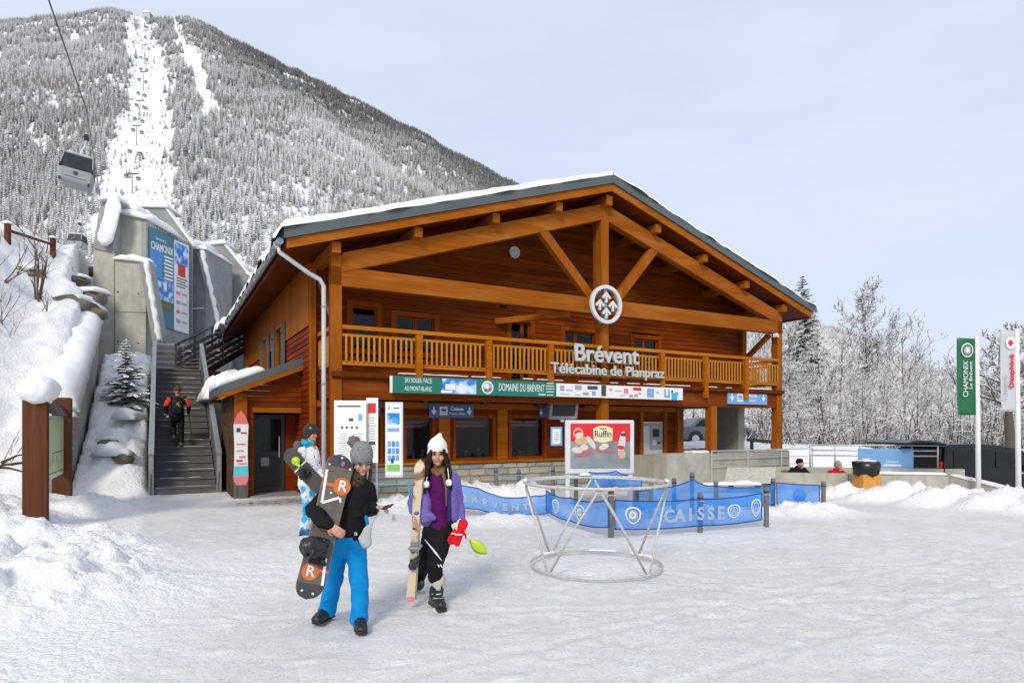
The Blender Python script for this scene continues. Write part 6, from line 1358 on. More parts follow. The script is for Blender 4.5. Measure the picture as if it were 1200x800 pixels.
for f_ in (.1, .9):
    for g_ in (.1, .9): p_ = lerp2(f_, g_); mb = MB(); mb.box(p_.x-.03, p_.x+.03, p_.y-.03, p_.y+.03, -.1, p_.z-.03); mb.build('leg', M['gwoodz'], tb_)
snow_lump('snow_cap', (1.6, .3, .10), Matrix.Translation((a0.x+.2, a0.y+.05, zf(568, 16.6))), tb_, M['snow'], cuts=.05, amp=.04, seed=211)
# bin
t_, q = stand('litter_bin', 'yellow litter bin lined with a black plastic bag by the low wall', 'bin', 1015, 578, .1); k_ = q.y/F; hb = 38*k_
mb = MB(); mb.prism([(-11*k_, -11*k_, 0), (11*k_, -11*k_, 0), (11*k_, 11*k_, 0), (-11*k_, 11*k_, 0)], (0, 0, hb*.62)); bevel(mb.build('body', plain('bin_yellow', (.62, .30, .05), .6, 0, .15, 6), t_, fix=True), .02)
mb = MB(); mb.tube([(0, 0, hb*.58), (0, 0, hb*.66), (0, 0, hb*.78), (0, 0, hb*.98), (0, 0, hb*1.0)], [.285, .30, .315, .33, .28], 24); me = mb.mesh('bag', True); 
for v in me.vertices: rr_ = 1+.08*math.sin(9*math.atan2(v.co.y, v.co.x)+v.co.z*20); v.co.x *= rr_; v.co.y *= rr_; v.co.z += .02*math.sin(5*math.atan2(v.co.y, v.co.x))
me.materials.append(plain('bin_bag', (.015, .016, .018), .3, 0, .3, 20)); link('bag', me, None, t_); snow_lump('snow_cap', (.4, .4, .05), Matrix.Translation((0, 0, hb*.99)), t_, M['snow'], cuts=.04, amp=.02, seed=215)
# flags
def flag(label, u, vb, v0, v1, ul0, ul1, mat, s, prints):
    q = ray(u, vb, s); t_ = thing('flag', label, 'flag', (q.x, q.y, min(0, gz(q.x, q.y))), -.05); k_ = s/F; pz = lambda v: H+(500-v)/F*s-t_.location.z
    mb = MB(); lean = -.055; mb.tube([(0, 0, -.3), (lean*.5, 0, pz((vb+v0)/2)), (lean, 0, pz(v0-3))], [.058, .055, .05], 12); mb.build('pole', M['white'], t_, smooth=True)
    wd = (ul1-ul0)*k_; z0, z1 = pz(v1), pz(v0); n_, m_ = 10, 24; Pg = np.zeros((n_+1, m_+1, 3))
    for i in range(n_+1):
        for j in range(m_+1): f_ = i/n_; g_ = j/m_; x = lean*(.6+.4*g_)-.05-wd*(1-f_); Pg[i, j] = (x-.06*(g_-.5)*0, .035*math.sin(f_*4+g_*2.5)*(1-f_)-.02, z0+(z1-z0)*g_+.03*(1-f_)*(1 if g_ > .5 else 0))
    o = grid_mesh('cloth', Pg, mat); o.parent = t_; sm = o.modifiers.new('s', 'SOLIDIFY'); sm.thickness = .004
    mb = MB(); mb.tube([(lean-wd-.05, 0, z1+.01), (lean, 0, z1+.01)], .012, 6); mb.build('top_bar', M['zinc'], t_)
    prints(t_, lean-.05-wd*.5, z0, z1, wd); return t_
def p_green(t_, cx_, z0, z1, wd):
    h_ = z1-z0
    for r_, m_, y in ((.36, M['white'], -.062), (.30, M['fgreen'], -.066), (.22, M['greyp'], -.070), (.12, M['white'], -.074)):
        mb = MB(); mb.prism([(cx_+wd*r_*math.cos(2*math.pi*i/24)*.95, y, z1-h_*.15+wd*r_*1.15*math.sin(2*math.pi*i/24)) for i in range(24)], (0, -.002, 0)); mb.build('badge', m_, t_, fix=True)
    lettering('CHAMONIX', wd*.40, M['white'], t_, Matrix.Translation((cx_-wd*.08, -.064, z1-h_*.53)) @ FRONT @ Matrix.Rotation(math.radians(90), 4, 'Z'), fit=h_*.47)
    lettering('Le Brévent', wd*.26, M['white'], t_, Matrix.Translation((cx_+wd*.2, -.064, z1-h_*.48)) @ FRONT @ Matrix.Rotation(math.radians(90), 4, 'Z'), fit=h_*.36)
def p_grey(t_, cx_, z0, z1, wd):
    h_ = z1-z0
    for r_, m_, y in ((.34, M['white'], -.062),):
        mb = MB(); mb.prism([(cx_+wd*.1+wd*r_*math.cos(2*math.pi*i/24), y, z1-h_*.15+wd*r_*1.3*math.sin(2*math.pi*i/24)) for i in range(24)], (0, -.002, 0)); mb.build('badge', m_, t_, fix=True)
    for dx, dz in ((-.1, 0), (.1, .0), (0, .15), (0, -.14)): mb = MB(); mb.ball((cx_+wd*.1+wd*dx, -.068, z1-h_*.15+wd*dz), (wd*.10, .004, wd*.10)); mb.build('badge', M['red'], t_)
    lettering('Dauphiné', wd*.42, M['red'], t_, Matrix.Translation((cx_+wd*.2, -.064, z1-h_*.5)) @ FRONT @ Matrix.Rotation(math.radians(90), 4, 'Z'), fit=h_*.42, bold=.004)
    lettering('Libéré', wd*.26, M['greyp'], t_, Matrix.Translation((cx_-wd*.22, -.064, z1-h_*.7)) @ FRONT @ Matrix.Rotation(math.radians(90), 4, 'Z'), fit=h_*.3)
flag('dark green CHAMONIX banner flag on a white pole', 1147, 583, 397, 486, 1120, 1140, M['fgreen'], 15.6, p_green)
flag('pale grey banner flag with red writing on a white pole', 1194, 588, 388, 482, 1170, 1186, flat('flag_grey', (.50, .52, .55)), 15.0, p_grey)
# black van with its tailgate up, parked on the lower street
carb = plain('black_car_paint', (.006, .006, .007), .3, 0, .2, 3, spec=.35, coat=.15); carg = plain('car_glass', (.008, .010, .011), .12, 0, .2, 2, spec=.3)
def van(label, loc, rz, paint, length=4.9, h=1.9, w=1.9, tail=True):
    t_ = thing('parked_van' if tail else 'parked_car', label, 'van' if tail else 'car', loc, rz); L = length
    if tail: prof = [(0, .35), (0, .95), (.05, 1.25), (.12, h-.12), (.3, h-.01), (L*.30, h), (L*.48, h-.05), (L*.60, h-.13), (L*.66, h-.22), (L*.82, 1.10), (L*.93, .98), (L-.03, .80), (L, .5), (L-.05, .30)]
    else: prof = [(0, .35), (.02, .8), (.12, .98), (.55, 1.02), (1.0, h-.06), (1.5, h), (2.4, h-.02), (3.1, 1.0), (L*.9, .9), (L-.02, .72), (L, .4), (L-.05, .28)]
    prof += [(.05, .28)] if prof[-1][1] < .34 else []
    n_ = 7; mb = MB(); rows = []
    for j in range(n_):
        f_ = j/(n_-1)*2-1; y = f_*w/2; rows.append([(x, y*(1-(.10 if z > 1.1 else .0)*max(0, (z-1.0)/.9)), z) for x, z in prof])
    base = [p for r_ in rows for p in r_]; m_ = len(prof); fs = [tuple(range(m_)), tuple(reversed(range((n_-1)*m_, n_*m_)))]
    for j in range(n_-1):
        for i in range(m_): i2 = (i+1) % m_; fs.append((j*m_+i, j*m_+m_+i, j*m_+m_+i2, j*m_+i2))
    mb.add(base, fs); o = bevel(mb.build('body', paint, t_, fix=True), .05, 3)
    for sy in (-1, 1):
        yy = lambda z: sy*(w/2*(1-.10*max(0, (z-1.0)/.9))+.006); yb = 1.12 if tail else .98; zt_ = h-.2 if tail else h-.12
        wins = ([(L*.66, yb, L*.77, yb, L*.675, zt_-.02, L*.60, zt_), ] if tail else []) + ([(L*.42, yb, L*.70, yb, L*.60, zt_-.10, L*.43, zt_-.04), (.35, yb, L*.40, yb, L*.41, zt_, .38, zt_)] if tail else [(.75, yb, 1.75, yb, 1.75, zt_, 1.15, zt_), (1.85, yb, 2.85, yb, 2.5, zt_, 1.85, zt_)])
        for q in (wins[1:] if tail else wins):
            mb = MB(); x0, z0, x1, z1_, x2, z2, x3, z3 = q; mb.prism([(x0, yy(z0), z0), (x1, yy(z1_), z1_), (x2, yy(z2), z2), (x3, yy(z3), z3)], (0, sy*.008, 0)); mb.build('window', carg, t_, fix=True)
        for x in (L*.19, L*.82):
            mb = MB(); mb.lathe([(.2, -.1), (.30, -.11), (.335, -.08), (.335, .08), (.30, .11), (.2, .1)], 22); wh = mb.build('wheel', M['black'], t_); wh.matrix_local = Matrix.Translation((x, sy*(w/2-.09), .335)) @ Matrix.Rotation(math.radians(90), 4, 'X')
            mb = MB(); mb.lathe([(.02, .102), (.19, .095), (.2, .105), (.05, .115)], 16); r_ = mb.build('rim', M['zinc'], wh); mb = MB(); mb.lathe([(.02, -.115), (.05, -.115), (.2, -.105), (.19, -.095)], 16); mb.build('rim', M['zinc'], wh)
            mb = MB(); mb.lathe([(.40, -.02), (.40, .02)], 22); ar = mb.build('wheel_arch', M['black'], t_); ar.matrix_local = Matrix.Translation((x, sy*(w/2-.012), .36)) @ Matrix.Rotation(math.radians(90), 4, 'X')
        mb = MB(); mb.box(L*.63, L*.70, sy*(w/2+.02)-.06, sy*(w/2+.1)+.06*sy, 1.02, 1.2); bevel(mb.build('mirror', paint, t_), .03); mb = MB(); mb.box(L*.60, L*.64, sy*w/2-.01, sy*(w/2+.025), .92, .96); mb.build('door_handle', M['zinc'], t_)
        mb = MB(); mb.ball((L-.12, sy*(w/2-.28), .72), (.12, .2, .08)); mb.build('headlight', M['offw'], t_, smooth=True); mb = MB(); mb.box(-.015, .06, sy*(w/2-.16)-.07, sy*(w/2-.16)+.07, .9, 1.3 if tail else 1.0); mb.build('tail_light', M['red'], t_)
    mb = MB()
    if tail: mb.prism([(L*.675, -w/2*.84, h-.23), (L*.675, w/2*.84, h-.23), (L*.815, w/2*.95, 1.15), (L*.815, -w/2*.95, 1.15)], (.02, 0, .02))
    else: mb.prism([(2.5, -w/2*.8, h-.06), (2.5, w/2*.8, h-.06), (3.08, w/2*.92, 1.03), (3.08, -w/2*.92, 1.03)], (.02, 0, .02))
    mb.build('windscreen', plain('windscreen_glass', (.16, .24, .28), .08, 0, .2, 2) if 'windscreen_glass' not in bpy.data.materials else bpy.data.materials['windscreen_glass'], t_, fix=True)
    if tail:
        mb = MB(); V = [(0.22, 0, h+.01), (-.35, 0, h+.10), (-.85, 0, h+.11), (-1.15, 0, h+.03), (-1.13, 0, h-.03), (-.8, 0, h+.02), (-.35, 0, h+.02), (.2, 0, h-.06)]
        mb.prism([(x, -w/2*.88, z) for x, _, z in V], (0, w*.88, 0)); bevel(mb.build('tailgate', paint, t_, fix=True), .02)
        mb = MB(); mb.box(-.01, .06, -w/2*.85, w/2*.85, .62, h-.15); mb.build('cargo_opening', M['black'], t_)
        for sy in (1,): mb = MB(); mb.tube([(.08, sy*w*.40, h-.35), (-.45, sy*w*.40, h+.03)], .014, 6); mb.build('gas_strut', M['zinc'], t_)
    return t_
vp = ray(1076, 520, 19.6); van('black van with its tailgate raised, parked behind the low wall', (vp.x, vp.y, -.60), math.radians(10), carb, 4.35, 1.84)
cp = ray(790, 505, 33.0); van('silver blue car parked in the snow, seen through the open passage', (cp.x, cp.y, .80), math.radians(8), plain('silver_car_paint', (.10, .125, .145), .3, .2, .1, 3, coat=.3), 4.2, 1.45, 1.75, False)
# snowy rise behind the station that the car and near trees stand on
us_ = np.linspace(-3, 46, 90); vs2 = np.linspace(15.5, 60, 60); UU, VV = np.meshgrid(us_, vs2, indexing='ij'); X_ = O.x+D1.x*UU+D2.x*VV; Y_ = O.y+D1.y*UU+D2.y*VV
Zr = .45*sstep(15.5, 17.5, VV)+1.4*sstep(19, 32, VV)*(1+.2*fbm(X_/3, Y_/3, None, 301, 3))+.08*fbm(X_, Y_, None, 302, 3); Zr = Zr*sstep(46, 38, UU)-.02-1.2*sstep(50, 60, VV)
rs_ = grid_mesh('snow_rise', np.stack([X_, Y_, Zr], -1), M['snow']); tag(rs_, kind='structure')
us_ = np.linspace(15.2, 40, 70); vs2 = np.linspace(1.2, 16, 60); UU, VV = np.meshgrid(us_, vs2, indexing='ij'); X_ = O.x+D1.x*UU+D2.x*VV; Y_ = O.y+D1.y*UU+D2.y*VV
Zr = -.7+1.55*sstep(1.0, 3.5, VV)*sstep(33, 25, UU)+.35*sstep(4, 15, VV)+.07*fbm(X_*.9, Y_*.9, None, 303, 4)
rs2 = grid_mesh('snow_verge', np.stack([X_, Y_, Zr], -1), M['snow']); tag(rs2, kind='structure')
lb_ = thing('log_rail', 'short weathered log rail standing in snow beyond the corner post', 'rail', (0, 0, 0))
q0 = ray(881, 515, 24.5); q1 = ray(905, 518, 24.0)
for q in (q0, q1): mb = MB(); mb.tube([(q.x, q.y, q.z-.5), (q.x, q.y, q.z+.05)], .07, 8); mb.build('post', M['gwoodz'], lb_)
mb = MB(); mb.tube([q0-Vector((.2, 0, 0)), q1+Vector((.2, 0, 0))], .065, 8); mb.build('log', M['gwood'], lb_)
# ------------------------------------------------------------------ trees beyond the street
M['twigs'] = frosted('snowy_twigs', (.075, .062, .055), lo=-.45, hi=.65, nscale=3.5)
M['trunkb'] = frosted('snowy_trunk', (.10, .075, .06), lo=.3, hi=.75, nscale=1.8)
def bare_tree_meshes(seed, h, spread=.42, depth=4, birch=False, trunk_r=.13, low=.22, n1=18, droop=.0, tw=.019):
    rd = random.Random(seed); tr = MB(); cr = MB()
    tp = [Vector((0, 0, -.3))]; d = Vector((0, 0, 1))
    for i in range(7): d = (d+Vector((rd.uniform(-1, 1), rd.uniform(-1, 1), 0))*.05).normalized(); tp.append(tp[-1]+d*h*.97/7)
    tr.tube(tp, [trunk_r*(1-.13*i) for i in range(8)], 8)
    def at(f_): x = f_*7; i = min(6, int(x)); return tp[i].lerp(tp[i+1], x-i)
    def grow(p, d, L, r, dep):
        n = 4 if dep > 1 else 3; pts = [p]; q = p
        for i in range(n):
            d = (d+Vector((rd.uniform(-1, 1), rd.uniform(-1, 1), rd.uniform(-.8, .8)-droop*(i/n)))*.22).normalized(); q = q+d*L/n; pts.append(q)
        cr.tube(pts, [max(r*(1-.55*i/n), tw) for i in range(n+1)], 4 if dep > 1 else 3, cap=False)
        if dep:
            for k in range(4 if dep > 1 else 4):
                i = rd.randint(1, n); sd = Vector((rd.uniform(-1, 1), rd.uniform(-1, 1), rd.uniform(-.35, .75))).normalized(); grow(pts[i], (d*.8+sd*.85).normalized(), L*rd.uniform(.38, .62), r*.55, dep-1)
    for k in range(n1):
        f_ = low+(1-low)*(k+rd.random())/n1*.98; a = rd.uniform(0, 6.283); el = rd.uniform(.25, .8)+.35*f_; L = h*spread*(1-f_*.72)*rd.uniform(.65, 1.1)
        grow(at(f_), Vector((math.cos(a)*math.cos(el), math.sin(a)*math.cos(el), math.sin(el))), L, trunk_r*.34*(1-.5*f_)+.012, depth-2)
    return tr.mesh('trunk', True), cr.mesh('crown', False)
def bare_tree(label, P0, meshes, scale=1.0, rz=0.0, group='snowy bare trees beyond the street'):
    t_ = thing('bare_tree', label, 'tree', P0, rz, group); t_.scale = (scale,)*3
    tm_, cm_ = meshes
    if not tm_.materials: tm_.materials.append(M['trunkb']); cm_.materials.append(M['twigs'])
    link('trunk', tm_, None, t_); link('crown', cm_, None, t_); return t_
V_ = [bare_tree_meshes(11, 12, .46, 5, low=.08, n1=19), bare_tree_meshes(12, 12, .42, 5, low=.06, n1=21), bare_tree_meshes(13, 11, .52, 5, low=.08, n1=18), bare_tree_meshes(14, 13, .36, 5, low=.08, n1=25, droop=.3)]
def tpos(u, vb, s): return Vector(((u-600)/F*s, s, H+(500-vb)/F*s))
big = bare_tree_meshes(21, 13, .38, 5, low=.10, n1=44, droop=.35, tw=.02)
bare_tree('tall frosted birch standing alone above the others, with fine drooping twigs', tpos(1020, 520, 52), big, 1.0)
sec = [('frosted bare tree with curved top beside the tall birch', 1062, 48, 2, .80), ('frosted bare tree close behind the tall birch', 1045, 62, 0, 1.05), ('frosted tree half hidden by the dark spruce', 985, 46, 1, .72), ('frosted tree in front of the spruce, by the corner post', 962, 40, 2, .62), ('pale trunked frosted tree leaning beside the corner post', 925, 36, 0, .62), ('frosted thicket tree seen between the corner posts', 893, 40, 1, .66), ('frosted tree behind the green flag', 1120, 46, 2, .52), ('low frosted tree between birch and green flag', 1090, 42, 0, .46), ('small frosted tree over the raised tailgate', 1075, 35, 1, .36), ('frosted tree behind the pale grey flag', 1165, 40, 3, .55), ('frosted tree between the two flags', 1150, 33, 2, .42), ('bushy frosted tree beside the pale grey flag', 1205, 30, 1, .50), ('small frosted tree at the foot of the spruce', 1000, 38, 2, .40), ('small frosted tree under the tall birch', 1035, 40, 1, .42), ('frosted tree seen through the open passage', 812, 44, 0, .60), ('second frosted tree seen through the open passage', 845, 46, 2, .60), ('slim frosted tree behind the corner post', 905, 48, 3, .70), ('low frosted bush tree beside the log rail', 915, 33, 3, .32), ('low frosted bush tree behind the pipe railing', 960, 34, 1, .34), ('low frosted bush tree behind the blue railing banner', 1040, 34, 2, .32), ('low frosted bush tree below the tall birch', 1012, 36, 0, .36), ('low frosted bush tree between railing and van', 1100, 38, 3, .38), ('low frosted bush tree at the foot of the dark spruce', 938, 37, 2, .36), ('frosted bush tree far behind the parked car', 800, 52, 3, .55), ('frosted bush tree close behind the parked car', 830, 40, 1, .5)]
for k, (lb, u, s, vi, sc) in enumerate(sec): bare_tree(lb, tpos(u, 522 if s > 30 else 530, s), V_[vi], sc, k*1.7)
near_fir('spruce_tree', 'tall dark spruce dusted with snow behind the roof corner', tpos(940, 520, 56), 15.4, 3.1, 31, (.42, 1.1), 58)
near_fir('spruce_tree', 'smaller snowy spruce at the edge of the bare trees', tpos(1196, 520, 44), 5.4, 1.6, 33, (-.3, .3), 22)
near_fir('spruce_tree', 'snow laden spruce half hidden by frosted trees near the corner post', tpos(915, 520, 60), 10.5, 2.2, 35, (-.3, .3), 30)
# pollarded old tree by the flags: thick trunk, knobbly branches under snow
pt = bare_tree_meshes(41, 4.6, .62, 5, trunk_r=.20, low=.34, n1=18, tw=.016); bare_tree('old thick trunked tree with knotted branches behind the pale grey flag', tpos(1184, 532, 24), pt, 1.0)
M['under'] = M['twigs']


# brush and saplings under the trees: a tangle nobody could count
rng = np.random.default_rng(8); mb = MB(); rd = random.Random(8)
for k in range(1500):
    u = rd.uniform(868, 1240); s_ = rd.uniform(30, 58); b = tpos(u, 521, s_); b.z -= .2; hgt = rd.uniform(.5, 2.6)*(.7+.5*rd.random()); d = Vector((rd.uniform(-.5, .5), rd.uniform(-.5, .5), 1)).normalized()
    tip = b+d*hgt+Vector((rd.uniform(-.3, .3), 0, 0)); mid = b.lerp(tip, .5)+Vector((rd.uniform(-.15, .15), 0, 0)); mb.tube([b, mid, tip], [.03, .024, .012], 3, cap=False)
    for j in range(5): q = b.lerp(tip, rd.uniform(.25, .95)); e = Vector((rd.uniform(-1, 1), rd.uniform(-1, 1), rd.uniform(-.1, .8)))*hgt*.32; mb.tube([q, q+e*.6+Vector((0, 0, .04)), q+e], [.018, .015, .008], 3, cap=False)
o = mb.build('undergrowth', frosted('brush_twigs', (.06, .048, .04), lo=-.15, hi=.8, nscale=3), None); tag(o, 'tangled snowy brush under the trees along the street', 'undergrowth', kind='stuff')

# ================================================================== PEOPLE
def fab(name, c, var=.15, scale=10, rough=.75, bmp=.25): return plain(name, c, rough, 0, var, scale, bmp, .08)
M['blk'] = fab('black_shell_fabric', (.012, .012, .014)); M['bluep'] = fab('bright_blue_fabric', (.006, .235, .58), .1); M['knit'] = fab('grey_knit', (.22, .22, .225), .35, 60); M['wknit'] = fab('white_knit', (.76, .76, .74), .12, 60)
M['pom'] = fab('fur_pompom', (.17, .14, .12), .5, 90); M['purple'] = two_tone('purple_stripes', (.07, .045, .25), (.21, .155, .49), 30, .35, .65, .7, .2, (1, .2, .6), 'wave'); M['shirt'] = fab('plum_shirt', (.085, .008, .085)); M['scarf'] = fab('brown_scarf', (.20, .11, .06))
M['hairb'] = plain('brown_hair', (.045, .022, .012), .45, 0, .4, 50); M['boot'] = plain('black_boot', (.014, .014, .015), .4, 0, .3, 20); M['gaiter'] = fab('cream_cuff', (.52, .49, .42)); M['redg'] = fab('red_glove', (.62, .012, .02)); M['navy'] = fab('navy_lining', (.025, .03, .10))
M['pattw'] = two_tone('white_patterned_jacket', (.72, .72, .72), (.10, .06, .09), 22, .60, .66, .7, .2); M['pattb'] = two_tone('blue_patterned_trousers', (.66, .70, .72), (.01, .38, .62), 7, .47, .53, .7, .2)
def face_frame(f, up=(0, 0, 1)):
    f = Vector(f).normalized(); r = f.cross(Vector(up)).normalized(); u = r.cross(f); m = Matrix((( r.x, -f.x, u.x), (r.y, -f.y, u.y), (r.z, -f.z, u.z))); return m   # local x right, -y forward, z up
def add_head(mb, c, R):
    c = Vector(c); g = lambda x, y, z: c+R @ Vector((x, y, z))
    mb.ball(g(0, .012, .02), (.074, .092, .092), 18, 14, R); mb.ball(g(0, -.022, -.045), (.056, .062, .068), 16, 12, R)
    mb.capsule([g(0, -.082, .012), g(0, -.100, -.022)], [.011, .015], 8); mb.ball(g(0, -.066, -.088), (.026, .024, .02), 10, 8, R); mb.ball(g(0, -.076, -.058), (.026, .014, .014), 10, 8, R)
    mb.capsule([g(-.035, -.068, .03), g(.035, -.068, .03)], [.013, .013], 8)
    for sx in (-1, 1): mb.ball(g(sx*.076, .012, -.01), (.012, .022, .032), 10, 8, R); mb.ball(g(sx*.04, -.06, -.03), (.024, .02, .026), 10, 8, R)
def add_hand(mb, wrist, d, nrm, curl=.5, side=1, s=1.0):
    d = Vector(d).normalized(); n = Vector(nrm); n = (n-d*n.dot(d)).normalized(); a = d.cross(n)*side; w = Vector(wrist)
    mb.capsule([w-d*.02, w+d*.015*s, w+d*.075*s], [(.02*s, .028*s), (.02*s, .036*s), (.016*s, .042*s)], 12, n)
    for i, L in enumerate((.066, .075, .070, .055)):
        b = w+d*.082*s+a*((i-1.5)*.021*s); c1 = curl; p = [b]; dd = d
        for k, seg in enumerate((.42, .33, .25)):
            ang = c1*(.7+.25*k); dd = (dd*math.cos(ang)+n*math.sin(ang)).normalized() if k else (d*math.cos(ang*.8)+n*math.sin(ang*.8)).normalized(); p.append(p[-1]+dd*L*seg*1.15*s)
        mb.capsule(p, [.0105*s, .0100*s, .0092*s, .0078*s], 8)
    t0 = w+d*.022*s-a*.034*s; t1 = t0+(d*.5-a*.7+n*.45).normalized()*.034*s; mb.capsule([t0, t1, t1+(d*.8-a*.15+n*.6).normalized()*.034*s], [.015*s, .0125*s, .0095*s], 8)
def face_parts(th_, c, R, lip=True, voxel=.004):
    c = Vector(c); g = lambda x, y, z: c+R @ Vector((x, y, z))
    for sx in (-1, 1):
        mb = MB(); mb.ball(g(sx*.031, -.076, .008), (.0145, .008, .0075), 12, 8, R); mb.build('eye', M['hair'], th_, smooth=True)
        mb = MB(); mb.capsule([g(sx*.014, -.086, .027), g(sx*.033, -.086, .032), g(sx*.05, -.076, .026)], [.004, .0045, .003], 6); mb.build('eyebrow', M['hair'], th_, smooth=True)
    mb = MB(); mb.capsule([g(-.022, -.082, -.0575), g(0, -.0895, -.056), g(.022, -.082, -.0575)], [.0045, .0075, .0045], 8); mb.build('lips', M['lips'], th_, smooth=True)
wr = lambda seed, a=.006, f=(9, 9, 14): (lambda c: a*fbm(c[:, 0]*f[0], c[:, 1]*f[1], c[:, 2]*f[2], seed, 3))
def add_skin(th_, mb, vox=.0075, mat=None): return link('body', remeshed(mb, vox, 3, None, 'body'), mat or M['skin'], th_)
def garment(th_, name, mb, mat, vox=.013, sm=5, seed=1, amp=.007): return link(name, remeshed(mb, vox, sm, wr(seed, amp*(.95 if name == 'trousers' else 1.3), (11, 11, 13) if name == 'trousers' else (10, 10, 17)), name), mat, th_)
def boot(th_, ank, toe_dir, mat, size=.27, name='boot', hi=.16):
    a = Vector(ank); d = Vector((toe_dir[0], toe_dir[1], 0)).normalized(); z0 = a.z-hi; mb = MB()
    mb.capsule([a+Vector((0, 0, .02)), Vector((a.x, a.y, z0+.10))-d*.01], [(.058, .062), (.062, .066)], 14); mb.capsule([Vector((a.x, a.y, z0+.055))-d*.05, Vector((a.x, a.y, z0+.06))+d*.06, Vector((a.x, a.y, z0+.047))+d*(size-.11)], [(.052, .05), (.062, .054), (.043, .052)], 14, (0, 0, 1))
    o = link(name, remeshed(mb, .012, 3, None, name), mat, th_)
    mb = MB(); mb.capsule([Vector((a.x, a.y, z0+.012))-d*.08, Vector((a.x, a.y, z0+.012))+d*.05, Vector((a.x, a.y, z0+.016))+d*(size-.10)], [(.012, .05), (.012, .055), (.012, .05)], 14, (0, 0, 1)); mb.build('sole', M['black'], o, smooth=True); return o

# ---- woman with snowboard
S1 = 5.5; b1 = ray(402, 735, S1); W1_ = thing('person', 'person in black jacket, bright blue trousers and grey bobble hat carrying a snowboard', 'person', (b1.x, b1.y, gz(b1.x, b1.y)))
def L1(u, v, y=0.0): p = ray(u, v, S1+y); return p-Vector(W1_.location)
hd = L1(424, 540, -.02); R1 = face_frame((.42, -.80, -.42)); mb = MB(); add_head(mb, hd, R1)
mb.capsule([hd+Vector((-.015, .03, -.06)), L1(421, 562, .02)], [.05, .056], 12); mb.capsule([L1(416, 570, .02), L1(411, 600, .02), L1(408, 628, .02)], [(.10, .07), (.10, .08), (.12, .09)], 14, (1, 0, 0))
shR, elR, wrR = L1(396, 571, -.02), L1(366, 598, -.24), L1(386, 615, -.45); shL, elL, wrL = L1(432, 572, .02), L1(433, 600, .05), L1(440, 594, -.17)
mb.capsule([shR, elR, wrR], [.045, .036, .026], 10); mb.capsule([shL, elL, wrL], [.045, .036, .026], 10)
add_hand(mb, wrR, (.75, -.1, -.55), (.2, .9, -.2), .75, 1, 1.0); add_hand(mb, wrL, (.9, -.30, .02), (.1, -.1, -1), .85, -1, .86)
hpR, knR, anR = L1(398, 640, .02), L1(391, 684, .04), L1(383, 717, .14); hpL, knL, anL = L1(417, 640, .0), L1(421, 688, -.08), L1(421, 727, -.08)
mb.capsule([hpR, knR, anR], [.08, .055, .04], 10); mb.capsule([hpL, knL, anL], [.08, .055, .04], 10); add_skin(W1_, mb); face_parts(W1_, hd, R1)
mb = MB(); mb.capsule([L1(419, 563, .01), L1(417, 571, .01), L1(414, 588, .0), L1(411, 606, .0), L1(409, 617, .0), L1(408, 625, .0)], [(.085, .075), (.17, .105), (.155, .125), (.145, .122), (.155, .13), (.160, .12)], 20, (1, 0, 0))
mb.capsule([shR, shR.lerp(elR, .5), elR, elR.lerp(wrR, .55), wrR], [.078, .078, .076, .068, .047], 12); mb.capsule([shL, shL.lerp(elL, .5), elL, elL.lerp(wrL, .55), wrL+Vector((-.02, .0, 0))], [.07, .066, .06, .052, .044], 12); garment(W1_, 'jacket', mb, M['blk'], .013, 4, 5, .008)
mb = MB(); mb.capsule([L1(421, 556, .0), L1(418, 565, .0)], [(.072, .068), (.095, .085)], 14, (1, 0, 0)); garment(W1_, 'collar', mb, fab('dark_olive_collar', (.05, .045, .02), .5, 25), .012, 3, 7)
for pts in ([(428, 597), (429, 606), (432, 620), (433, 631)],):
    mb = MB(); mb.capsule([L1(u, v, -.06-.0*k) for k, (u, v) in enumerate(pts)], [(.006, .016)]*len(pts), 8, (0, 1, 0)); mb.build('stripe', M['bluep'], W1_, smooth=True)
mb = MB(); mb.capsule([shR+Vector((-.05, -.05, .0)), elR+Vector((-.06, -.03, .03)), elR+Vector((-.04, -.06, -.02))], [.010, .014, .010], 8); mb.build('stripe', M['bluep'], W1_, smooth=True)
mb = MB(); mb.capsule([L1(408, 626, .01), L1(407, 638, .01)], [(.145, .115), (.145, .115)], 16, (1, 0, 0))
mb.capsule([hpR, hpR.lerp(knR, .5), knR, knR.lerp(anR, .6), anR+Vector((0, 0, .02))], [.095, .084, .075, .076, .084], 14); mb.capsule([hpL, hpL.lerp(knL, .5), knL, knL.lerp(anL, .6), anL+Vector((0, 0, .02))], [.095, .085, .076, .078, .086], 14); garment(W1_, 'trousers', mb, M['bluep'], .014, 4, 9, .011)
boot(W1_, anR+Vector((0, -.01, .0)), (-.25, -1), M['boot'], .27, hi=anR.z-.02); boot(W1_, anL+Vector((.01, -.02, 0)), (.35, -1), M['boot'], .28, hi=anL.z-.01)
g = lambda x, y, z: hd+R1 @ Vector((x, y, z))
mb = MB(); mb.ball(g(0, .022, .075), (.092, .108, .105), 20, 14, R1); mb.capsule([g(.0, .02, .035), g(0, .02, .065)], [(.098, .112), (.100, .114)], 20, tuple(R1 @ Vector((1, 0, 0)))); ht = garment(W1_, 'hat', mb, M['knit'], .010, 3, 11, .005)
mb = MB(); mb.ball(L1(415, 518, .04), .055, 18, 14); link('pompom', remeshed(mb, .007, 0, lambda c: .012*fbm(c[:, 0]*60, c[:, 1]*60, c[:, 2]*60, 3, 2), 'pompom'), M['pom'], ht)
mb = MB()
for k in range(11): x = -.060-.003*k; mb.capsule([g(x, .012*k-.045, .02), g(x-.02, -.03+.01*k, -.09), g(x-.012, -.06+.008*k, -.20), g(x-.005, -.085+.006*k, -.30+.008*k)], [.014, .018, .017, .006], 6)
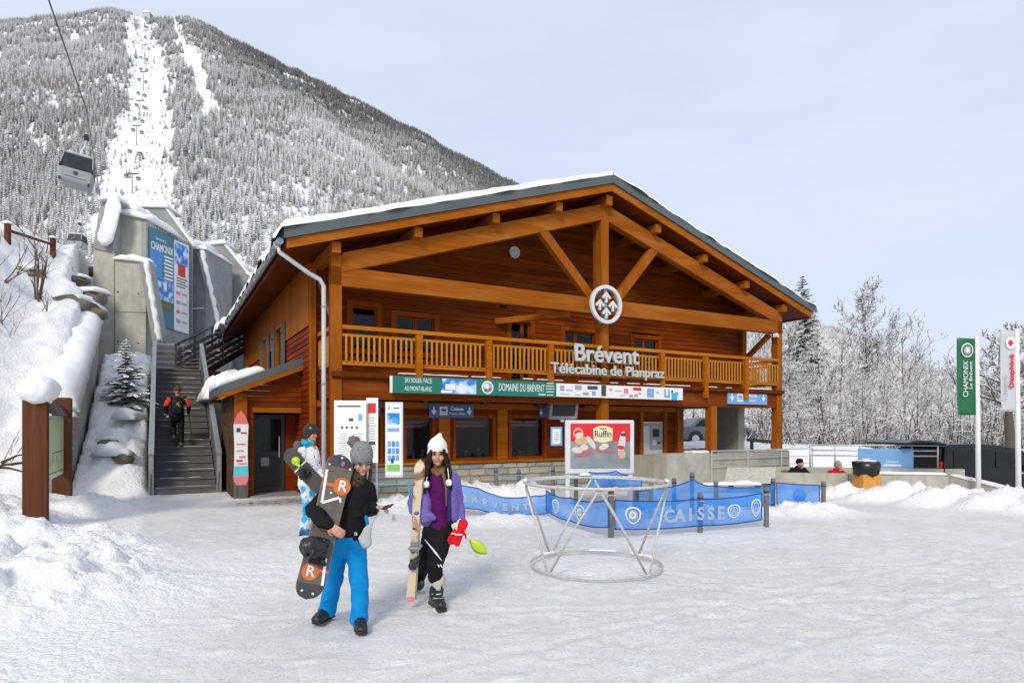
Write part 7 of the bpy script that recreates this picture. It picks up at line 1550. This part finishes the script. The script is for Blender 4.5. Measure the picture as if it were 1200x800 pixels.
for k in range(4): mb.capsule([g(.07, -.03+.02*k, .0), g(.075, -.035+.02*k, -.09)], [.012, .008], 6)
garment(W1_, 'hair', mb, M['hairb'], .008, 1, 13, .004)
mb = MB(); mb.box(-.012, .012, -.004, 0, -.014, .014); o = mb.build('patch', M['greyp'], W1_); o.location = L1(417, 625, -.135)
# her phone and drawstring bag (held, so things of their own)
hp = Vector(W1_.location)
ph_ = thing('phone', 'small dark phone held out in the hand of the snowboard carrier', 'phone', hp+wrL+Vector((.11, -.05, .01))); mb = MB(); mb.box(-.045, .05, -.035, .035, -.005, .005); bevel(mb.build('case', M['black'], ph_), .004); ph_.rotation_euler = (.3, -.25, -.4); mb = MB(); mb.box(-.04, .045, -.03, .03, .0055, .0065); mb.build('screen', plain('phone_screen', (.03, .035, .04), .1), ph_)
bg = thing('drawstring_bag', 'light grey drawstring bag dangling by a cord beside the blue trousers', 'bag', hp+L1(431, 613, -.10)); bg.scale = (.82, .82, .88); cB = Vector((0, 0, 0))
mb = MB(); mb.capsule([(0.045, 0, .0), (.0, 0, -.07), (-.035, 0, -.15), (-.01, 0, -.20)], [(.012, .012), (.045, .03), (.07, .045), (.06, .04)], 14, (1, 0, 0)); link('pouch', remeshed(mb, .01, 3, wr(15, .008, (14, 14, 9)), 'pouch'), fab('grey_nylon', (.42, .44, .47)), bg)
mb = MB(); mb.tube([(.045, 0, 0), (wrL+hp-Vector(bg.location)+Vector((.05, -.03, -.02)))/.85], .004, 5); mb.build('cord', M['greyp'], bg)
# ---- snowboard she carries
def board_thing(label, top, bot, face, wd, base_mat, name='snowboard'):
    top = Vector(top); bot = Vector(bot); z = (top-bot); L = z.length; z.normalize(); y = -(Vector(face)-z*Vector(face).dot(z)).normalized(); x = y.cross(z); m = Matrix(((x.x, y.x, z.x, bot.x), (x.y, y.y, z.y, bot.y), (x.z, y.z, z.z, bot.z), (0, 0, 0, 1)))
    t_ = thing(name, label, 'snowboard', (0, 0, 0)); t_.matrix_world = m; return t_, L
def deck_outline(wd, L, n=26):
    pts = []
    for i in range(n+1):
        f_ = i/n; e = min(f_, 1-f_)*L; h = wd/2*(1-.07*math.sin(math.pi*f_)); r = wd*.62
        if e < r: h *= math.sqrt(max(0, 1-((r-e)/r)**2.3))
        pts.append((h, f_*L))
    return pts
def deck_strip(t_, wd, L, f0, f1, mat, y, th_, name, shrink=1.0, n=26):
    pts = [p for p in deck_outline(wd, L, 60) if f0*L-1e-6 <= p[1] <= f1*L+1e-6]; mb = MB(); rk = lambda z: .06*(max(0, (.16*L-z))/(.16*L))**2+.06*(max(0, z-.84*L)/(.16*L))**2
    V = []
    for h, z in pts: 
        for sx in (-1, 1): V += [(sx*h*shrink, y+rk(z), z), (sx*h*shrink, y+th_+rk(z), z)]
    fs = []
    for i in range(len(pts)-1): a = 4*i; b = a+4; fs += [(a, a+2, b+2, b), (a+1, b+1, b+3, a+3), (a, b, b+1, a+1), (a+2, a+3, b+3, b+2)]
    e = 4*(len(pts)-1); fs += [(0, 1, 3, 2), (e, e+2, e+3, e+1)]
    mb.add(V, fs); return mb.build(name, mat, t_, fix=True)
Tp, Bp = ray(402, 531, 5.40), ray(360, 702, 5.0); sb, LS = board_thing('dark grey snowboard with orange discs and white strokes held upright', Tp, Bp, (.50, -1, .1), .27, None); WD = .235
dk = plain('board_base', (.125, .102, .084), .4, 0, .25, 18); org = flat('board_orange', (.58, .145, .03)); 
deck_strip(sb, WD, LS, 0, 1, plain('board_edge', (.45, .20, .10), .5), 0, .012, 'edge'); deck_strip(sb, WD, LS, .0, 1, dk, -.004, .0035, 'topsheet', .975)
deck_strip(sb, WD, LS, 0, .10, M['ink'], -.0055, .0012, 'tip_guard', .95); deck_strip(sb, WD, LS, .90, 1, M['ink'], -.0055, .0012, 'tip_guard', .95)
def bprint(x, z, poly, mat, y=-.0075, name='print'): mb = MB(); mb.prism([(x+a, y, z+b) for a, b in poly], (0, -.0012, 0)); mb.build(name, mat, sb, fix=True)
circ = lambda r, sx=1, sz=1: [(r*sx*math.cos(2*math.pi*i/24), r*sz*math.sin(2*math.pi*i/24)) for i in range(24)]
bprint(.055, LS*.77, circ(.075), org); bprint(.0, LS*.50, circ(.06), org); bprint(-.03, LS*.175, circ(.07), org); bprint(-.04, LS*.765, [(-.07, -.012), (.05, -.02), (.05, .015), (-.07, .012)], org, -.0072); bprint(.05, LS*.19, [(-.05, -.012), (.06, -.008), (.06, .012), (-.05, .016)], org, -.0072)
for x, z, sc in ((.06, LS*.77, .13), (-.03, LS*.175, .12)): lettering('R', sc, M['white'], sb, Matrix.Translation((x, -.0105, z)) @ FRONT, ext=.0006, bold=.002)
def stroke(x0, z0, x1, z1, wd=.022, mat=None):
    d = Vector((x1-x0, z1-z0)).normalized(); n = Vector((-d.y, d.x))*wd/2; bprint(0, 0, [(x0-n.x, z0-n.y), (x1-n.x, z1-n.y), (x1+n.x, z1+n.y), (x0+n.x, z0+n.y)], mat or M['white'], -.0088)
stroke(-.10, LS*.86, -.075, LS*.63); stroke(-.075, LS*.63, .055, LS*.69); stroke(.065, LS*.29, .088, LS*.10); stroke(.06, LS*.69, .075, LS*.66, .018)
for x, z in ((.0, LS*.965), (.09, LS*.90), (-.09, LS*.90), (-.06, LS*.05), (.03, LS*.04), (-.02, LS*.71)): bprint(x, z, circ(.009), M['white'], -.0079, 'rivet')
bprint(.02, LS*.925, circ(.016, .8, 1.2), M['pinkp'], -.0082); bprint(.02, LS*.925, circ(.009, .7, 1.2), M['ink'], -.0096); lettering('Ol', .09, M['ink'], sb, Matrix.Translation((0, -.0105, LS*.50)) @ FRONT, ext=.0006)
def binding(z, x=0, tilt=0.0, dx=0):
    b = MB(); b.box(-.06, .06, -.028, -.009, z-.11, z+.11); bo = bevel(b.build('binding', M['black'], sb), .01); b = MB()
    b.capsule([(-.07+dx, -.03, z-.09), (-.085+dx, -.10, z-.07), (-.08+dx, -.19, z-.02)], [(.03, .012), (.045, .012), (.04, .010)], 10); b.capsule([(-.085+dx, -.16, z+.05), (-.11+dx, -.19, z), (-.085+dx, -.16, z-.06)], [.014, .02, .014], 8)
    for dz in (.06, -.035): b.capsule([(-.075, -.03, z+dz), (-.05, -.10, z+dz), (.0, -.125, z+dz+.01), (.05, -.10, z+dz), (.075, -.03, z+dz)], [(.022, .008), (.026, .010), (.03, .012), (.024, .010), (.02, .008)], 8)
    b.capsule([(.05, -.03, z-.1), (.06, -.09, z-.1), (.02, -.13, z-.09)], [(.02, .01)]*3, 8)
    link('highback', remeshed(b, .008, 2, None, 'highback'), M['boot'], bo); c = MB(); c.box(.045, .075, -.115, -.095, z+.045, z+.075); c.box(.045, .075, -.115, -.095, z-.05, z-.02); c.build('buckle', M['dark'], bo); return bo
binding(LS*.315)
mb = MB(); mb.ball((-.07, -.10, LS*.325), (.115, .075, .085), 16, 12); mb.capsule([(-.15, -.10, LS*.36), (-.17, -.12, LS*.31), (-.12, -.14, LS*.26)], [.02, .02, .02], 8); link('binding_shell', remeshed(mb, .009, 2, lambda c: .008*fbm(c[:, 0]*18, c[:, 1]*18, c[:, 2]*18, 3, 3), 'binding_shell'), M['boot'], sb)

# ---- woman in purple with skis
S2 = 6.12; b2 = ray(509, 711, S2); W2_ = thing('person', 'person in open purple jacket, white knit hat and black ski trousers carrying skis', 'person', (b2.x, b2.y, gz(b2.x, b2.y)))
def L2(u, v, y=0.0): return ray(u, v, S2+y)-Vector(W2_.location)
hd = L2(513, 532, 0); R2 = face_frame((.10, -.98, -.06)); mb = MB(); add_head(mb, hd, R2); mb.capsule([hd+Vector((0, .03, -.06)), L2(513, 556, .03)], [.048, .055], 12); mb.capsule([L2(513, 565, .03), L2(514, 592, .03), L2(514, 618, .02)], [(.10, .07), (.10, .08), (.12, .09)], 14, (1, 0, 0))
shR, elR, wrR = L2(494, 562, .03), L2(484, 590, .02), L2(487, 603, -.15); shL, elL, wrL = L2(532, 562, .03), L2(538, 592, .08), L2(541, 611, -.02)
mb.capsule([shR, elR, wrR], [.045, .036, .026], 10); mb.capsule([shL, elL, wrL], [.045, .036, .026], 10); add_hand(mb, wrR, (.05, -.30, -.95), (.5, -.5, 0), .55, 1); add_hand(mb, wrL, (-.1, -.2, -1), (-.6, -.4, 0), .6, -1)
hpL, knL, anL = L2(519, 622, .0), L2(510, 662, -.12), L2(511, 688, -.02); hpR, knR, anR = L2(506, 622, .04), L2(497, 660, .25), L2(490, 678, .55)
mb.capsule([hpR, knR, anR], [.08, .055, .04], 10); mb.capsule([hpL, knL, anL], [.08, .055, .04], 10); add_skin(W2_, mb); face_parts(W2_, hd, R2)
mb = MB(); mb.capsule([L2(513, 560, .0), L2(514, 575, -.01), L2(514, 592, -.01), L2(514, 606, .0), L2(514, 615, .0)], [(.11, .085), (.125, .105), (.115, .10), (.115, .10), (.12, .105)], 18, (1, 0, 0)); garment(W2_, 'shirt', mb, M['shirt'], .011, 3, 21, .004)
for sx in (-1, 1):                                         # the open halves of the jacket
    mb = MB(); 
    if sx < 0: mb.capsule([L2(497, 559, .01), L2(497, 572, -.02), L2(499, 590, -.03), L2(499, 600, -.03), L2(500, 607, -.04)], [(.058, .08), (.062, .105), (.07, .115), (.078, .118), (.086, .115)], 16, (1, 0, 0)); mb.capsule([L2(505, 603, -.13), L2(508, 607, -.12)], [.035, .03], 10)
    else: mb.capsule([L2(530, 559, .02), L2(531, 572, .0), L2(531, 590, .0), L2(532, 600, .0), L2(533, 606, .0)], [(.052, .08), (.048, .10), (.048, .105), (.052, .105), (.052, .10)], 16, (1, 0, 0))
    a, b, c = (shR, elR, wrR) if sx < 0 else (shL, elL, wrL)
    mb.capsule([a, a.lerp(b, .5), b, b.lerp(c, .6), c+Vector((0, .01, .015))], [.062, .060, .056, .050, .042], 12); mb.capsule([L2(513+sx*6, 557, .06), L2(513+sx*14, 559, .05)], [(.045, .04), (.06, .05)], 10); garment(W2_, 'jacket', mb, M['purple'], .012, 4, 23+sx, .008)
mb = MB(); mb.capsule([L2(514, 560, .10), L2(514, 590, .09), L2(515, 612, .08)], [(.15, .05), (.15, .05), (.16, .05)], 14, (1, 0, 0)); garment(W2_, 'jacket_back', mb, M['navy'], .014, 3, 26)
mb = MB(); mb.capsule([L2(525, 566, -.125), L2(526, 590, -.13), L2(526, 611, -.12)], [(.014, .01)]*3, 8, (1, 0, 0)); mb.build('lining', M['navy'], W2_, smooth=True)
mb = MB(); mb.capsule([L2(507, 551, -.05), L2(513, 556, -.075), L2(519, 551, -.05)], [.028, .032, .028], 10); mb.capsule([L2(509, 552, .0), L2(517, 552, .0)], [.055, .055], 10); mb.capsule([L2(520, 556, -.09), L2(523, 574, -.125), L2(523, 592, -.125)], [.018, .014, .012], 8); garment(W2_, 'scarf', mb, M['scarf'], .009, 2, 27, .004)
mb = MB(); mb.capsule([L2(513, 613, .01), L2(513, 626, .01)], [(.145, .115), (.145, .115)], 16, (1, 0, 0)); mb.capsule([hpR, hpR.lerp(knR, .5), knR, knR.lerp(anR, .75)], [.10, .088, .078, .07], 14); mb.capsule([hpL, hpL.lerp(knL, .5), knL, knL.lerp(anL, .55)], [.105, .092, .082, .072], 14); garment(W2_, 'trousers', mb, M['blk'], .013, 4, 29, .010)
mb = MB(); mb.tube([L2(498, 632, -.10), L2(511, 648, -.195), L2(518, 657, -.19)], [(.004, .004), (.012, .006), (.003, .003)], 8); mb.build('stripe', M['wknit'], W2_, smooth=True)
for k in range(2): mb = MB(); mb.tube([L2(513+3*k, 661, -.215), L2(515+3*k, 664, -.215)], .006, 6); mb.build('stripe', M['wknit'], W2_)
def ski_boot(ank, d, mats, z0):
    a = Vector(ank); d = Vector((d[0], d[1], 0)).normalized(); mb = MB(); hgt = a.z-z0
    mb.capsule([a+d*.03+Vector((0, 0, .04)), a+Vector((0, 0, -.06)), Vector((a.x, a.y, z0+.11))], [(.072, .072), (.07, .07), (.068, .072)], 14); mb.capsule([Vector((a.x, a.y, z0+.07))-d*.06, Vector((a.x, a.y, z0+.075))+d*.07, Vector((a.x, a.y, z0+.055))+d*.17], [(.06, .055), (.07, .058), (.045, .05)], 14, (0, 0, 1))
    o = link('ski_boot', remeshed(mb, .011, 2, None, 'ski_boot'), M['boot'], W2_); mb = MB(); mb.box(-.12, .20, -.045, .045, 0, .03, Matrix.Translation((a.x, a.y, z0)) @ Matrix.Rotation(math.atan2(d.y, d.x), 4, 'Z')); mb.build('sole', M['black'], o)
    sd = Vector((-d.y, d.x, 0))
    for k, (f_, z_) in enumerate(((.075, .27), (.07, .20), (.10, .14), (.15, .11))):
        c = Vector((a.x, a.y, z0+z_))+d*f_; mb = MB(); mb.capsule([c-sd*.055-d*.05, c, c+sd*.055-d*.05], [(.008, .006)]*3, 6, (0, 0, 1)); mb.build('buckle', M['zincd'] if k % 2 else M['zinc'], o, smooth=True)
    mb = MB(); mb.capsule([a+d*.03+Vector((0, 0, .05)), a+d*.035+Vector((0, 0, .11))], [(.078, .078), (.084, .084)], 14); link('cuff', remeshed(mb, .012, 2, wr(31, .012, (20, 20, 20)), 'cuff'), M['gaiter'], o)
ski_boot(anL+Vector((0, 0, -.02)), (.45, -1), None, .0); ski_boot(anR+Vector((0, 0, -.02)), (.1, -1), None, .06)
g = lambda x, y, z: hd+R2 @ Vector((x, y, z))
mb = MB(); mb.ball(g(0, .022, .072), (.090, .106, .098), 20, 14, R2); mb.capsule([g(-.01, .02, .15), g(-.02, .02, .19)], [.045, .022], 10); mb.capsule([g(0, .025, .04), g(0, .025, .07)], [(.094, .110), (.096, .112)], 18, (1, 0, 0))
for sx in (-1, 1): mb.capsule([g(sx*.086, .01, .03), g(sx*.088, .005, -.02)], [(.035, .014), (.018, .012)], 10, (0, 1, 0))
hw2 = garment(W2_, 'hat', mb, M['wknit'], .009, 3, 33, .004)
for (u0, v0, u1, v1) in ((503, 543, 500, 562), (524, 543, 526, 560)):
    mb = MB(); mb.tube([L2(u0, v0, -.06), L2((u0+u1)/2, (v0+v1)/2, -.11), L2(u1, v1, -.14)], .004, 6); mb.build('cord', M['wknit'], hw2); mb = MB(); mb.ball(L2(u1, v1+5, -.145), (.028, .025, .036), 12, 10); link('tassel', remeshed(mb, .006, 0, lambda c: .006*fbm(c[:, 0]*70, c[:, 1]*70, c[:, 2]*70, 3, 2), 'tassel'), M['wknit'], hw2)
mb = MB(); rd = random.Random(2)
for sx in (-1, 1):
    for k in range(12):
        y = -.045+.013*k; x = sx*(.066+.004*math.sin(k)); mb.capsule([g(x-sx*.006, y-.015, .04), g(x+sx*.012, y-.03, -.08), g(x+sx*(.030+.014*rd.random()), y-.07, -.18), g(x+sx*(.03+.04*rd.random()), y-.10-.02*rd.random(), -.31-.06*rd.random())], [.016, .022, .023, .008], 6)
for sx in (-1, 1): mb.capsule([g(sx*.080, .0, .0), g(sx*.098, -.02, -.10), g(sx*.112, -.06, -.20), g(sx*.105, -.10, -.31)], [(.022, .05), (.032, .055), (.036, .05), (.016, .02)], 10, (1, 0, 0))
mb.capsule([g(-.05, .09, .0), g(0, .10, -.1), g(.02, .10, -.22)], [.05, .07, .05], 10); garment(W2_, 'hair', mb, M['hair'], .008, 1, 35, .005)
hp = Vector(W2_.location)
# skis, the pair strapped together
T2, B2 = ray(491.5, 541, 5.92), ray(481, 705, 5.98)
def ski(label, off, gsk):
    t_, L = board_thing(label, T2+off, B2+off, (.25, -1, .0), .08, None, 'ski'); t_['category'] = 'ski'; t_['group'] = 'cream skis'
    n = 30; V = []; fs = []
    for i in range(n+1):
        f_ = i/n; z = f_*L; h = .033+.009*abs(f_-.45)*2; e = (1-f_)*L; h *= math.sqrt(max(.02, 1-((.09-e)/.09)**2)) if e < .09 else 1; yk = .07*max(0, (f_-.88)/.12)**2
        for sx in (-1, 1): V += [(sx*h, yk, z), (sx*h, yk+.014, z)]
    for i in range(n): a = 4*i; b = a+4; fs += [(a, a+2, b+2, b), (a+1, b+1, b+3, a+3), (a, b, b+1, a+1), (a+2, a+3, b+3, b+2)]
    e = 4*n; fs += [(0, 1, 3, 2), (e, e+2, e+3, e+1)]; mb = MB(); mb.add(V, fs); mb.build('deck', two_tone('ski_cream_%d' % gsk, (.64, .54, .38), (.22, .13, .07), 7, .53, .60, .4), t_, fix=True)
    mb = MB(); mb.box(-.03, .03, -.04, 0, L*.24, L*.31); mb.capsule([(-.02, -.05, L*.27), (.02, -.07, L*.31)], [.03, .025], 8); mb.build('heel_piece', M['dark'], t_); mb = MB(); mb.box(-.035, .035, -.04, 0, L*.37, L*.43); mb.capsule([(-.04, -.05, L*.395), (.04, -.05, L*.395)], [.02, .02], 8); mb.build('toe_piece', M['zincd'], t_)
    mb = MB(); mb.box(-.025, .025, -.006, 0, L*.52, L*.535); mb.build('print', M['ink'], t_); mb = MB(); mb.box(-.034, .034, -.004, .018, 0, .05); mb.build('tail_cap', M['pinkp'], t_); return t_
ski('cream ski with worn brown graphics held upright in front of the purple sleeve', Vector((0, 0, 0)), 1); ski('second cream ski pressed behind the first, bindings interlocked', Vector((.010, .05, .012)), 2)
# red gloves and lime pouch
gl = thing('ski_gloves', 'pair of red and white ski gloves held by the purple sleeved hand', 'gloves', hp+L2(537, 619, -.10))
for k, (dx, ang) in enumerate(((0, -.55), (.03, -.35))):
    mb = MB(); d = Vector((math.sin(ang)*1.0, -.15*k, -math.cos(ang))); add_hand(mb, Vector((dx, -.03*k, .0)), d, (.3, -1, 0), .18, 1, 1.02); o = link('glove', remeshed(mb, .008, 2, None, 'glove'), M['redg'], gl)
    mb = MB(); c = Vector((dx, -.03*k, .0)); mb.capsule([c-d*.06, c-d*.005], [(.05, .04), (.044, .034)], 12); link('cuff', remeshed(mb, .009, 2, None, 'cuff'), M['redg'] if k else M['wknit'], o)
    mb = MB(); mb.capsule([c+d*.05+Vector((-.035, -.03, 0)), c+d*.06+Vector((.035, -.035, .01))], [(.006, .004)]*2, 6); mb.build('piping', M['wknit'], o)
lp = thing('lime_goggle_pouch', 'lime green leaf shaped pouch swinging on a thin white cord', 'pouch', hp+L2(551, 632, -.05)); lp.rotation_euler = (0, math.radians(38), 0); lp.scale = (1.22, 1.22, 1.3)
n = 20; mb = MB(); V = []; 
for i in range(n+1):
    f_ = i/n; h = .042*math.sin(math.pi*f_)**.8; 
    for a in range(8): t = 2*math.pi*a/8; V.append((f_*.175, .35*h*math.sin(t), h*math.cos(t)*(1.1 if math.cos(t) < 0 else .8)))
fs = [(i*8+k, i*8+(k+1) % 8, i*8+8+(k+1) % 8, i*8+8+k) for i in range(n) for k in range(8)]; mb.add(V, fs); mb.build('pouch', M['lime'], lp, smooth=True, fix=True)
mb = MB(); mb.tube([(f_/10*.175, -.002, -.042*1.1*math.sin(math.pi*f_/10)**.8) for f_ in range(11)], .005, 5); mb.build('zip', flat('olive_edge', (.2, .26, .03)), lp); mb = MB(); inv = Matrix.Rotation(-math.radians(38), 3, 'Y'); mb.tube([(0, 0, 0), (inv @ (hp+L2(542, 616, -.06)-Vector(lp.location)))/1.22], .004, 5); mb.build('cord', M['wknit'], lp)

# ---- simpler figures further away
def figure(label, loc, rz, J, cl, voxel=.014, hands=True, extra=None):
    t_ = thing('person', label, 'person', loc, rz); g = {k: Vector(v) for k, v in J.items() if k != 'face'}; R = face_frame(J['face']); mb = MB(); add_head(mb, g['head'], R)
    mb.capsule([g['head']+Vector((0, .02, -.07)), g['chest']+Vector((0, 0, .12))], [.05, .055], 10); mb.capsule([g['chest'], g['pelvis']], [(.10, .08), (.11, .09)], 12, (1, 0, 0))
    for s_ in 'LR':
        mb.capsule([g['sh'+s_], g['el'+s_], g['wr'+s_]], [.042, .036, .026], 10); mb.capsule([g['hip'+s_], g['kn'+s_], g['an'+s_]], [.075, .055, .04], 10)
        if hands: add_hand(mb, g['wr'+s_], (g['wr'+s_]-g['el'+s_]), (0, -.3, -1), .6, 1 if s_ == 'R' else -1)
    add_skin(t_, mb, .009); face_parts(t_, g['head'], R)
    mb = MB(); c, p = g['chest'], g['pelvis']; mb.capsule([c+Vector((0, 0, .14)), c+Vector((0, 0, .09)), c, c.lerp(p, .55), p+Vector((0, 0, -.02))], [(.09, .08), (.17, .11), (.17, .14), (.165, .14), (.18, .15)], 18, (1, 0, 0))
    for s_ in 'LR': mb.capsule([g['sh'+s_], g['el'+s_], g['wr'+s_]], [.075, .066, .05], 12)
    garment(t_, 'jacket', mb, cl['jacket'], voxel, 4, 41, .008); mb = MB(); mb.capsule([p+Vector((0, 0, .03)), p+Vector((0, 0, -.08))], [(.16, .13), (.15, .125)], 14, (1, 0, 0))
    for s_ in 'LR': mb.capsule([g['hip'+s_], g['kn'+s_], g['an'+s_]+Vector((0, 0, .04))], [.10, .085, .085], 12)
    garment(t_, 'trousers', mb, cl['trousers'], voxel, 4, 43, .010)
    fd = J.get('toe', (0, -1, 0))
    for s_ in 'LR': boot(t_, g['an'+s_], fd, cl['boots'], .27, hi=.12)
    h_ = cl.get('hat')
    if h_ is not None:
        G = lambda x, y, z: g['head']+R @ Vector((x, y, z)); mb = MB(); mb.ball(G(0, .022, .068), (.098, .116, .10), 18, 12, R)
        if cl.get('helmet'): mb.ball(G(0, .04, .03), (.104, .115, .11), 18, 12, R); mb.capsule([G(-.06, -.07, .075), G(.06, -.07, .075)], [.025, .025], 8)
        ho = garment(t_, 'helmet' if cl.get('helmet') else 'hat', mb, h_, .012, 3, 45, .001 if cl.get('helmet') else .005)
        if cl.get('helmet'):
            mb = MB(); mb.capsule([G(-.08, -.07, .055), G(0, -.13, .055), G(.08, -.07, .055)], [(.03, .014), (.034, .018), (.03, .014)], 12, tuple(R @ Vector((0, 0, 1)))); mb.build('goggles', M['black'], ho, smooth=True)
    return t_, g, R
# snowboarder with helmet by the entrance, facing right
q = grd(366, 626); S3 = q.y; loc3 = Vector((q.x, q.y, gz(q.x, q.y)))
L3 = lambda u, v, y=0.0: ray(u, v, S3+y)-loc3
figJ = dict(head=L3(365, 508, 0), face=(.9, -.35, -.12), chest=L3(361, 535, 0), pelvis=L3(362, 566, 0), shL=L3(368, 527, .14), elL=L3(372, 548, .12), wrL=L3(378, 560, -.05), shR=L3(354, 528, -.12), elR=L3(352, 550, -.2), wrR=L3(366, 558, -.22), hipL=L3(366, 572, .08), knL=L3(370, 596, .10), anL=L3(368, 618, .16), hipR=L3(359, 572, -.06), knR=L3(361, 596, -.06), anR=L3(357, 619, -.04), toe=(.9, -.4, 0))
F3, g3, R3 = figure('person in black helmet, white patterned jacket and blue patterned trousers beside the entrance', loc3, 0, figJ, dict(jacket=M['pattw'], trousers=M['pattb'], boots=fab('blue_boot', (.02, .12, .25)), hat=plain('black_helmet', (.012, .012, .013), .3), helmet=True))
mb = MB(); mb.capsule([L3(356, 517, .02), L3(360, 521, -.08), L3(366, 519, -.05), L3(362, 516, .08)], [.05, .05, .04, .05], 10); garment(F3, 'hood', mb, fab('turquoise_hood', (.01, .34, .50)), .013, 3, 51)
mb = MB(); mb.capsule([L3(349, 520, .14), L3(350, 540, .16), L3(351, 552, .15)], [(.07, .06), (.10, .08), (.09, .07)], 12, (1, 0, 0)); garment(F3, 'backpack', mb, fab('grey_pack', (.12, .12, .13)), .014, 3, 53)
sb, LS = board_thing('dark snowboard with lime straps tucked under the arm of the helmeted person', ray(334, 527, S3-.30), ray(362, 556, S3-.36)+Vector((.25, 0, -.28)), (-.35, -1, .25), .26, None); sb['label'] = 'dark snowboard with lime straps tucked under the arm of the helmeted person'
deck_strip(sb, .27, LS, 0, 1, M['ink'], 0, .012, 'deck'); deck_strip(sb, .27, LS, .0, 1, plain('dark_board_base', (.05, .047, .042), .4, 0, .25, 18), -.003, .0025, 'topsheet', .97)
mb = MB(); mb.ball((.02, -.04, LS*.72), (.07, .05, .07)); mb.capsule([(.0, -.05, LS*.68), (.02, -.06, LS*.58), (-.02, -.05, LS*.5)], [.03, .02, .015], 8); mb.build('strap', M['lime'], sb, smooth=True); mb = MB(); mb.box(-.13, .13, -.006, -.003, LS*.60, LS*.62); mb.build('print', M['white'], sb)
mb = MB(); mb.box(-.07, .07, -.1, -.005, LS*.40, LS*.54); mb.capsule([(-.06, -.1, LS*.44), (.06, -.16, LS*.52)], [.05, .05], 8); bevel(mb.build('binding', M['black'], sb), .015)
# climber on the stairs, seen from behind
kst = 5; tc_ = ST0+kst*run+.12; wc_ = SW0+(SW1-SW0)*.40; q = tow(wc_, tc_, (kst+1)*rise); 
J = dict(head=(0, .06, 1.60), face=(.0, 1, -.25), chest=(0, .04, 1.28), pelvis=(0, -.02, .92), shL=(-.19, .04, 1.40), elL=(-.30, -.02, 1.16), wrL=(-.27, .12, .98), shR=(.19, .04, 1.40), elR=(.30, -.02, 1.16), wrR=(.29, .14, .98), hipL=(-.09, 0, .86), knL=(-.11, .18, .58), anL=(-.10, .12, .33), hipR=(.09, 0, .86), knR=(.09, .02, .48), anR=(.09, -.06, .12), toe=(0, 1, 0))
F4, g4, R4 = figure('person in black clothes with orange sleeves and a backpack climbing the stairs', q, RZ, J, dict(jacket=M['blk'], trousers=M['blk'], boots=fab('grey_boot', (.10, .10, .11)), hat=fab('auburn_hat', (.13, .045, .02), .4, 50)))
for s_, x in (('L', -1), ('R', 1)): mb = MB(); a, b = g4['sh'+s_], g4['el'+s_]; mb.capsule([a.lerp(b, .15)+Vector((x*.012, -.02, 0)), a.lerp(b, .8)+Vector((x*.012, -.02, 0))], [.072, .068], 12); garment(F4, 'sleeve', mb, fab('orange_red_fabric', (.62, .055, .015)), .013, 3, 55)
mb = MB(); mb.capsule([(0, -.17, 1.40), (0, -.21, 1.22), (0, -.19, 1.02)], [(.12, .08), (.16, .11), (.15, .10)], 14, (1, 0, 0)); garment(F4, 'backpack', mb, fab('black_pack', (.02, .02, .022), .4), .014, 3, 57); mb = MB(); mb.tube([(-.02, -.33, 1.25), (.05, -.32, 1.15)], .012, 6); mb.tube([(.04, -.32, 1.28), (-.04, -.33, 1.2)], .008, 6); mb.build('pack_strap', M['lime'], F4)
mb = MB(); mb.tube([(.30, .12, .97), (.36, .0, .35)], .010, 6); mb.build('walking_stick', M['black'], F4)
# two people reclining behind the low wall
for k, (u, v, s, lb, jk, ht, fd) in enumerate(((938, 543, 18.6, 'person in black jacket and cap reclining behind the low wall', M['blk'], M['blk'], (.35, -.8, .2)), (983, 546, 18.4, 'person in red jacket and striped beanie reclining behind the low wall', fab('red_jacket', (.50, .01, .02)), two_tone('striped_beanie', (.6, .6, .58), (.05, .05, .05), 12, .45, .55, .8, 0, (.1, .1, 6)), (.2, -.9, .2)))):
    q = ray(u, v, s); base = Vector((q.x, q.y, 0)); hz = q.z
    J = dict(head=(0, 0, hz), face=fd, chest=(-.06, .06, hz-.27), pelvis=(-.10, -.02, hz-.62), shL=(.14, .06, hz-.19), elL=(.28, -.05, hz-.38), wrL=(.22, -.25, hz-.46), shR=(-.22, .06, hz-.19), elR=(-.36, -.05, hz-.38), wrR=(-.3, -.25, hz-.46), hipL=(-.01, -.05, hz-.64), knL=(.05, -.45, hz-.5), anL=(.05, -.75, hz-.6), hipR=(-.19, -.05, hz-.64), knR=(-.22, -.45, hz-.5), anR=(-.22, -.75, hz-.6))
    figure(lb, base, 0, J, dict(jacket=jk, trousers=M['blk'], boots=M['boot'], hat=ht))
    dc = thing('deck_chair', 'low reclining deck chair under the person in %s behind the wall' % ('black' if k == 0 else 'red'), 'chair', base); zc = hz-.78
    mb = MB(); mb.box(-.42, .22, -.5, .12, zc, zc+.05); mb.build('seat', M['gwood'], dc); mb = MB(); mb.bar((-.1, .12, zc+.03), (-.1, .42, zc+.55), .6, .04, (0, 1, 0)); mb.build('backrest', M['gwood'], dc)
    for x in (-.38, .18):
        for y in (-.45, .08): mb = MB(); mb.box(x-.025, x+.025, y-.025, y+.025, -.2, zc); mb.build('leg', M['gwoodz'], dc)
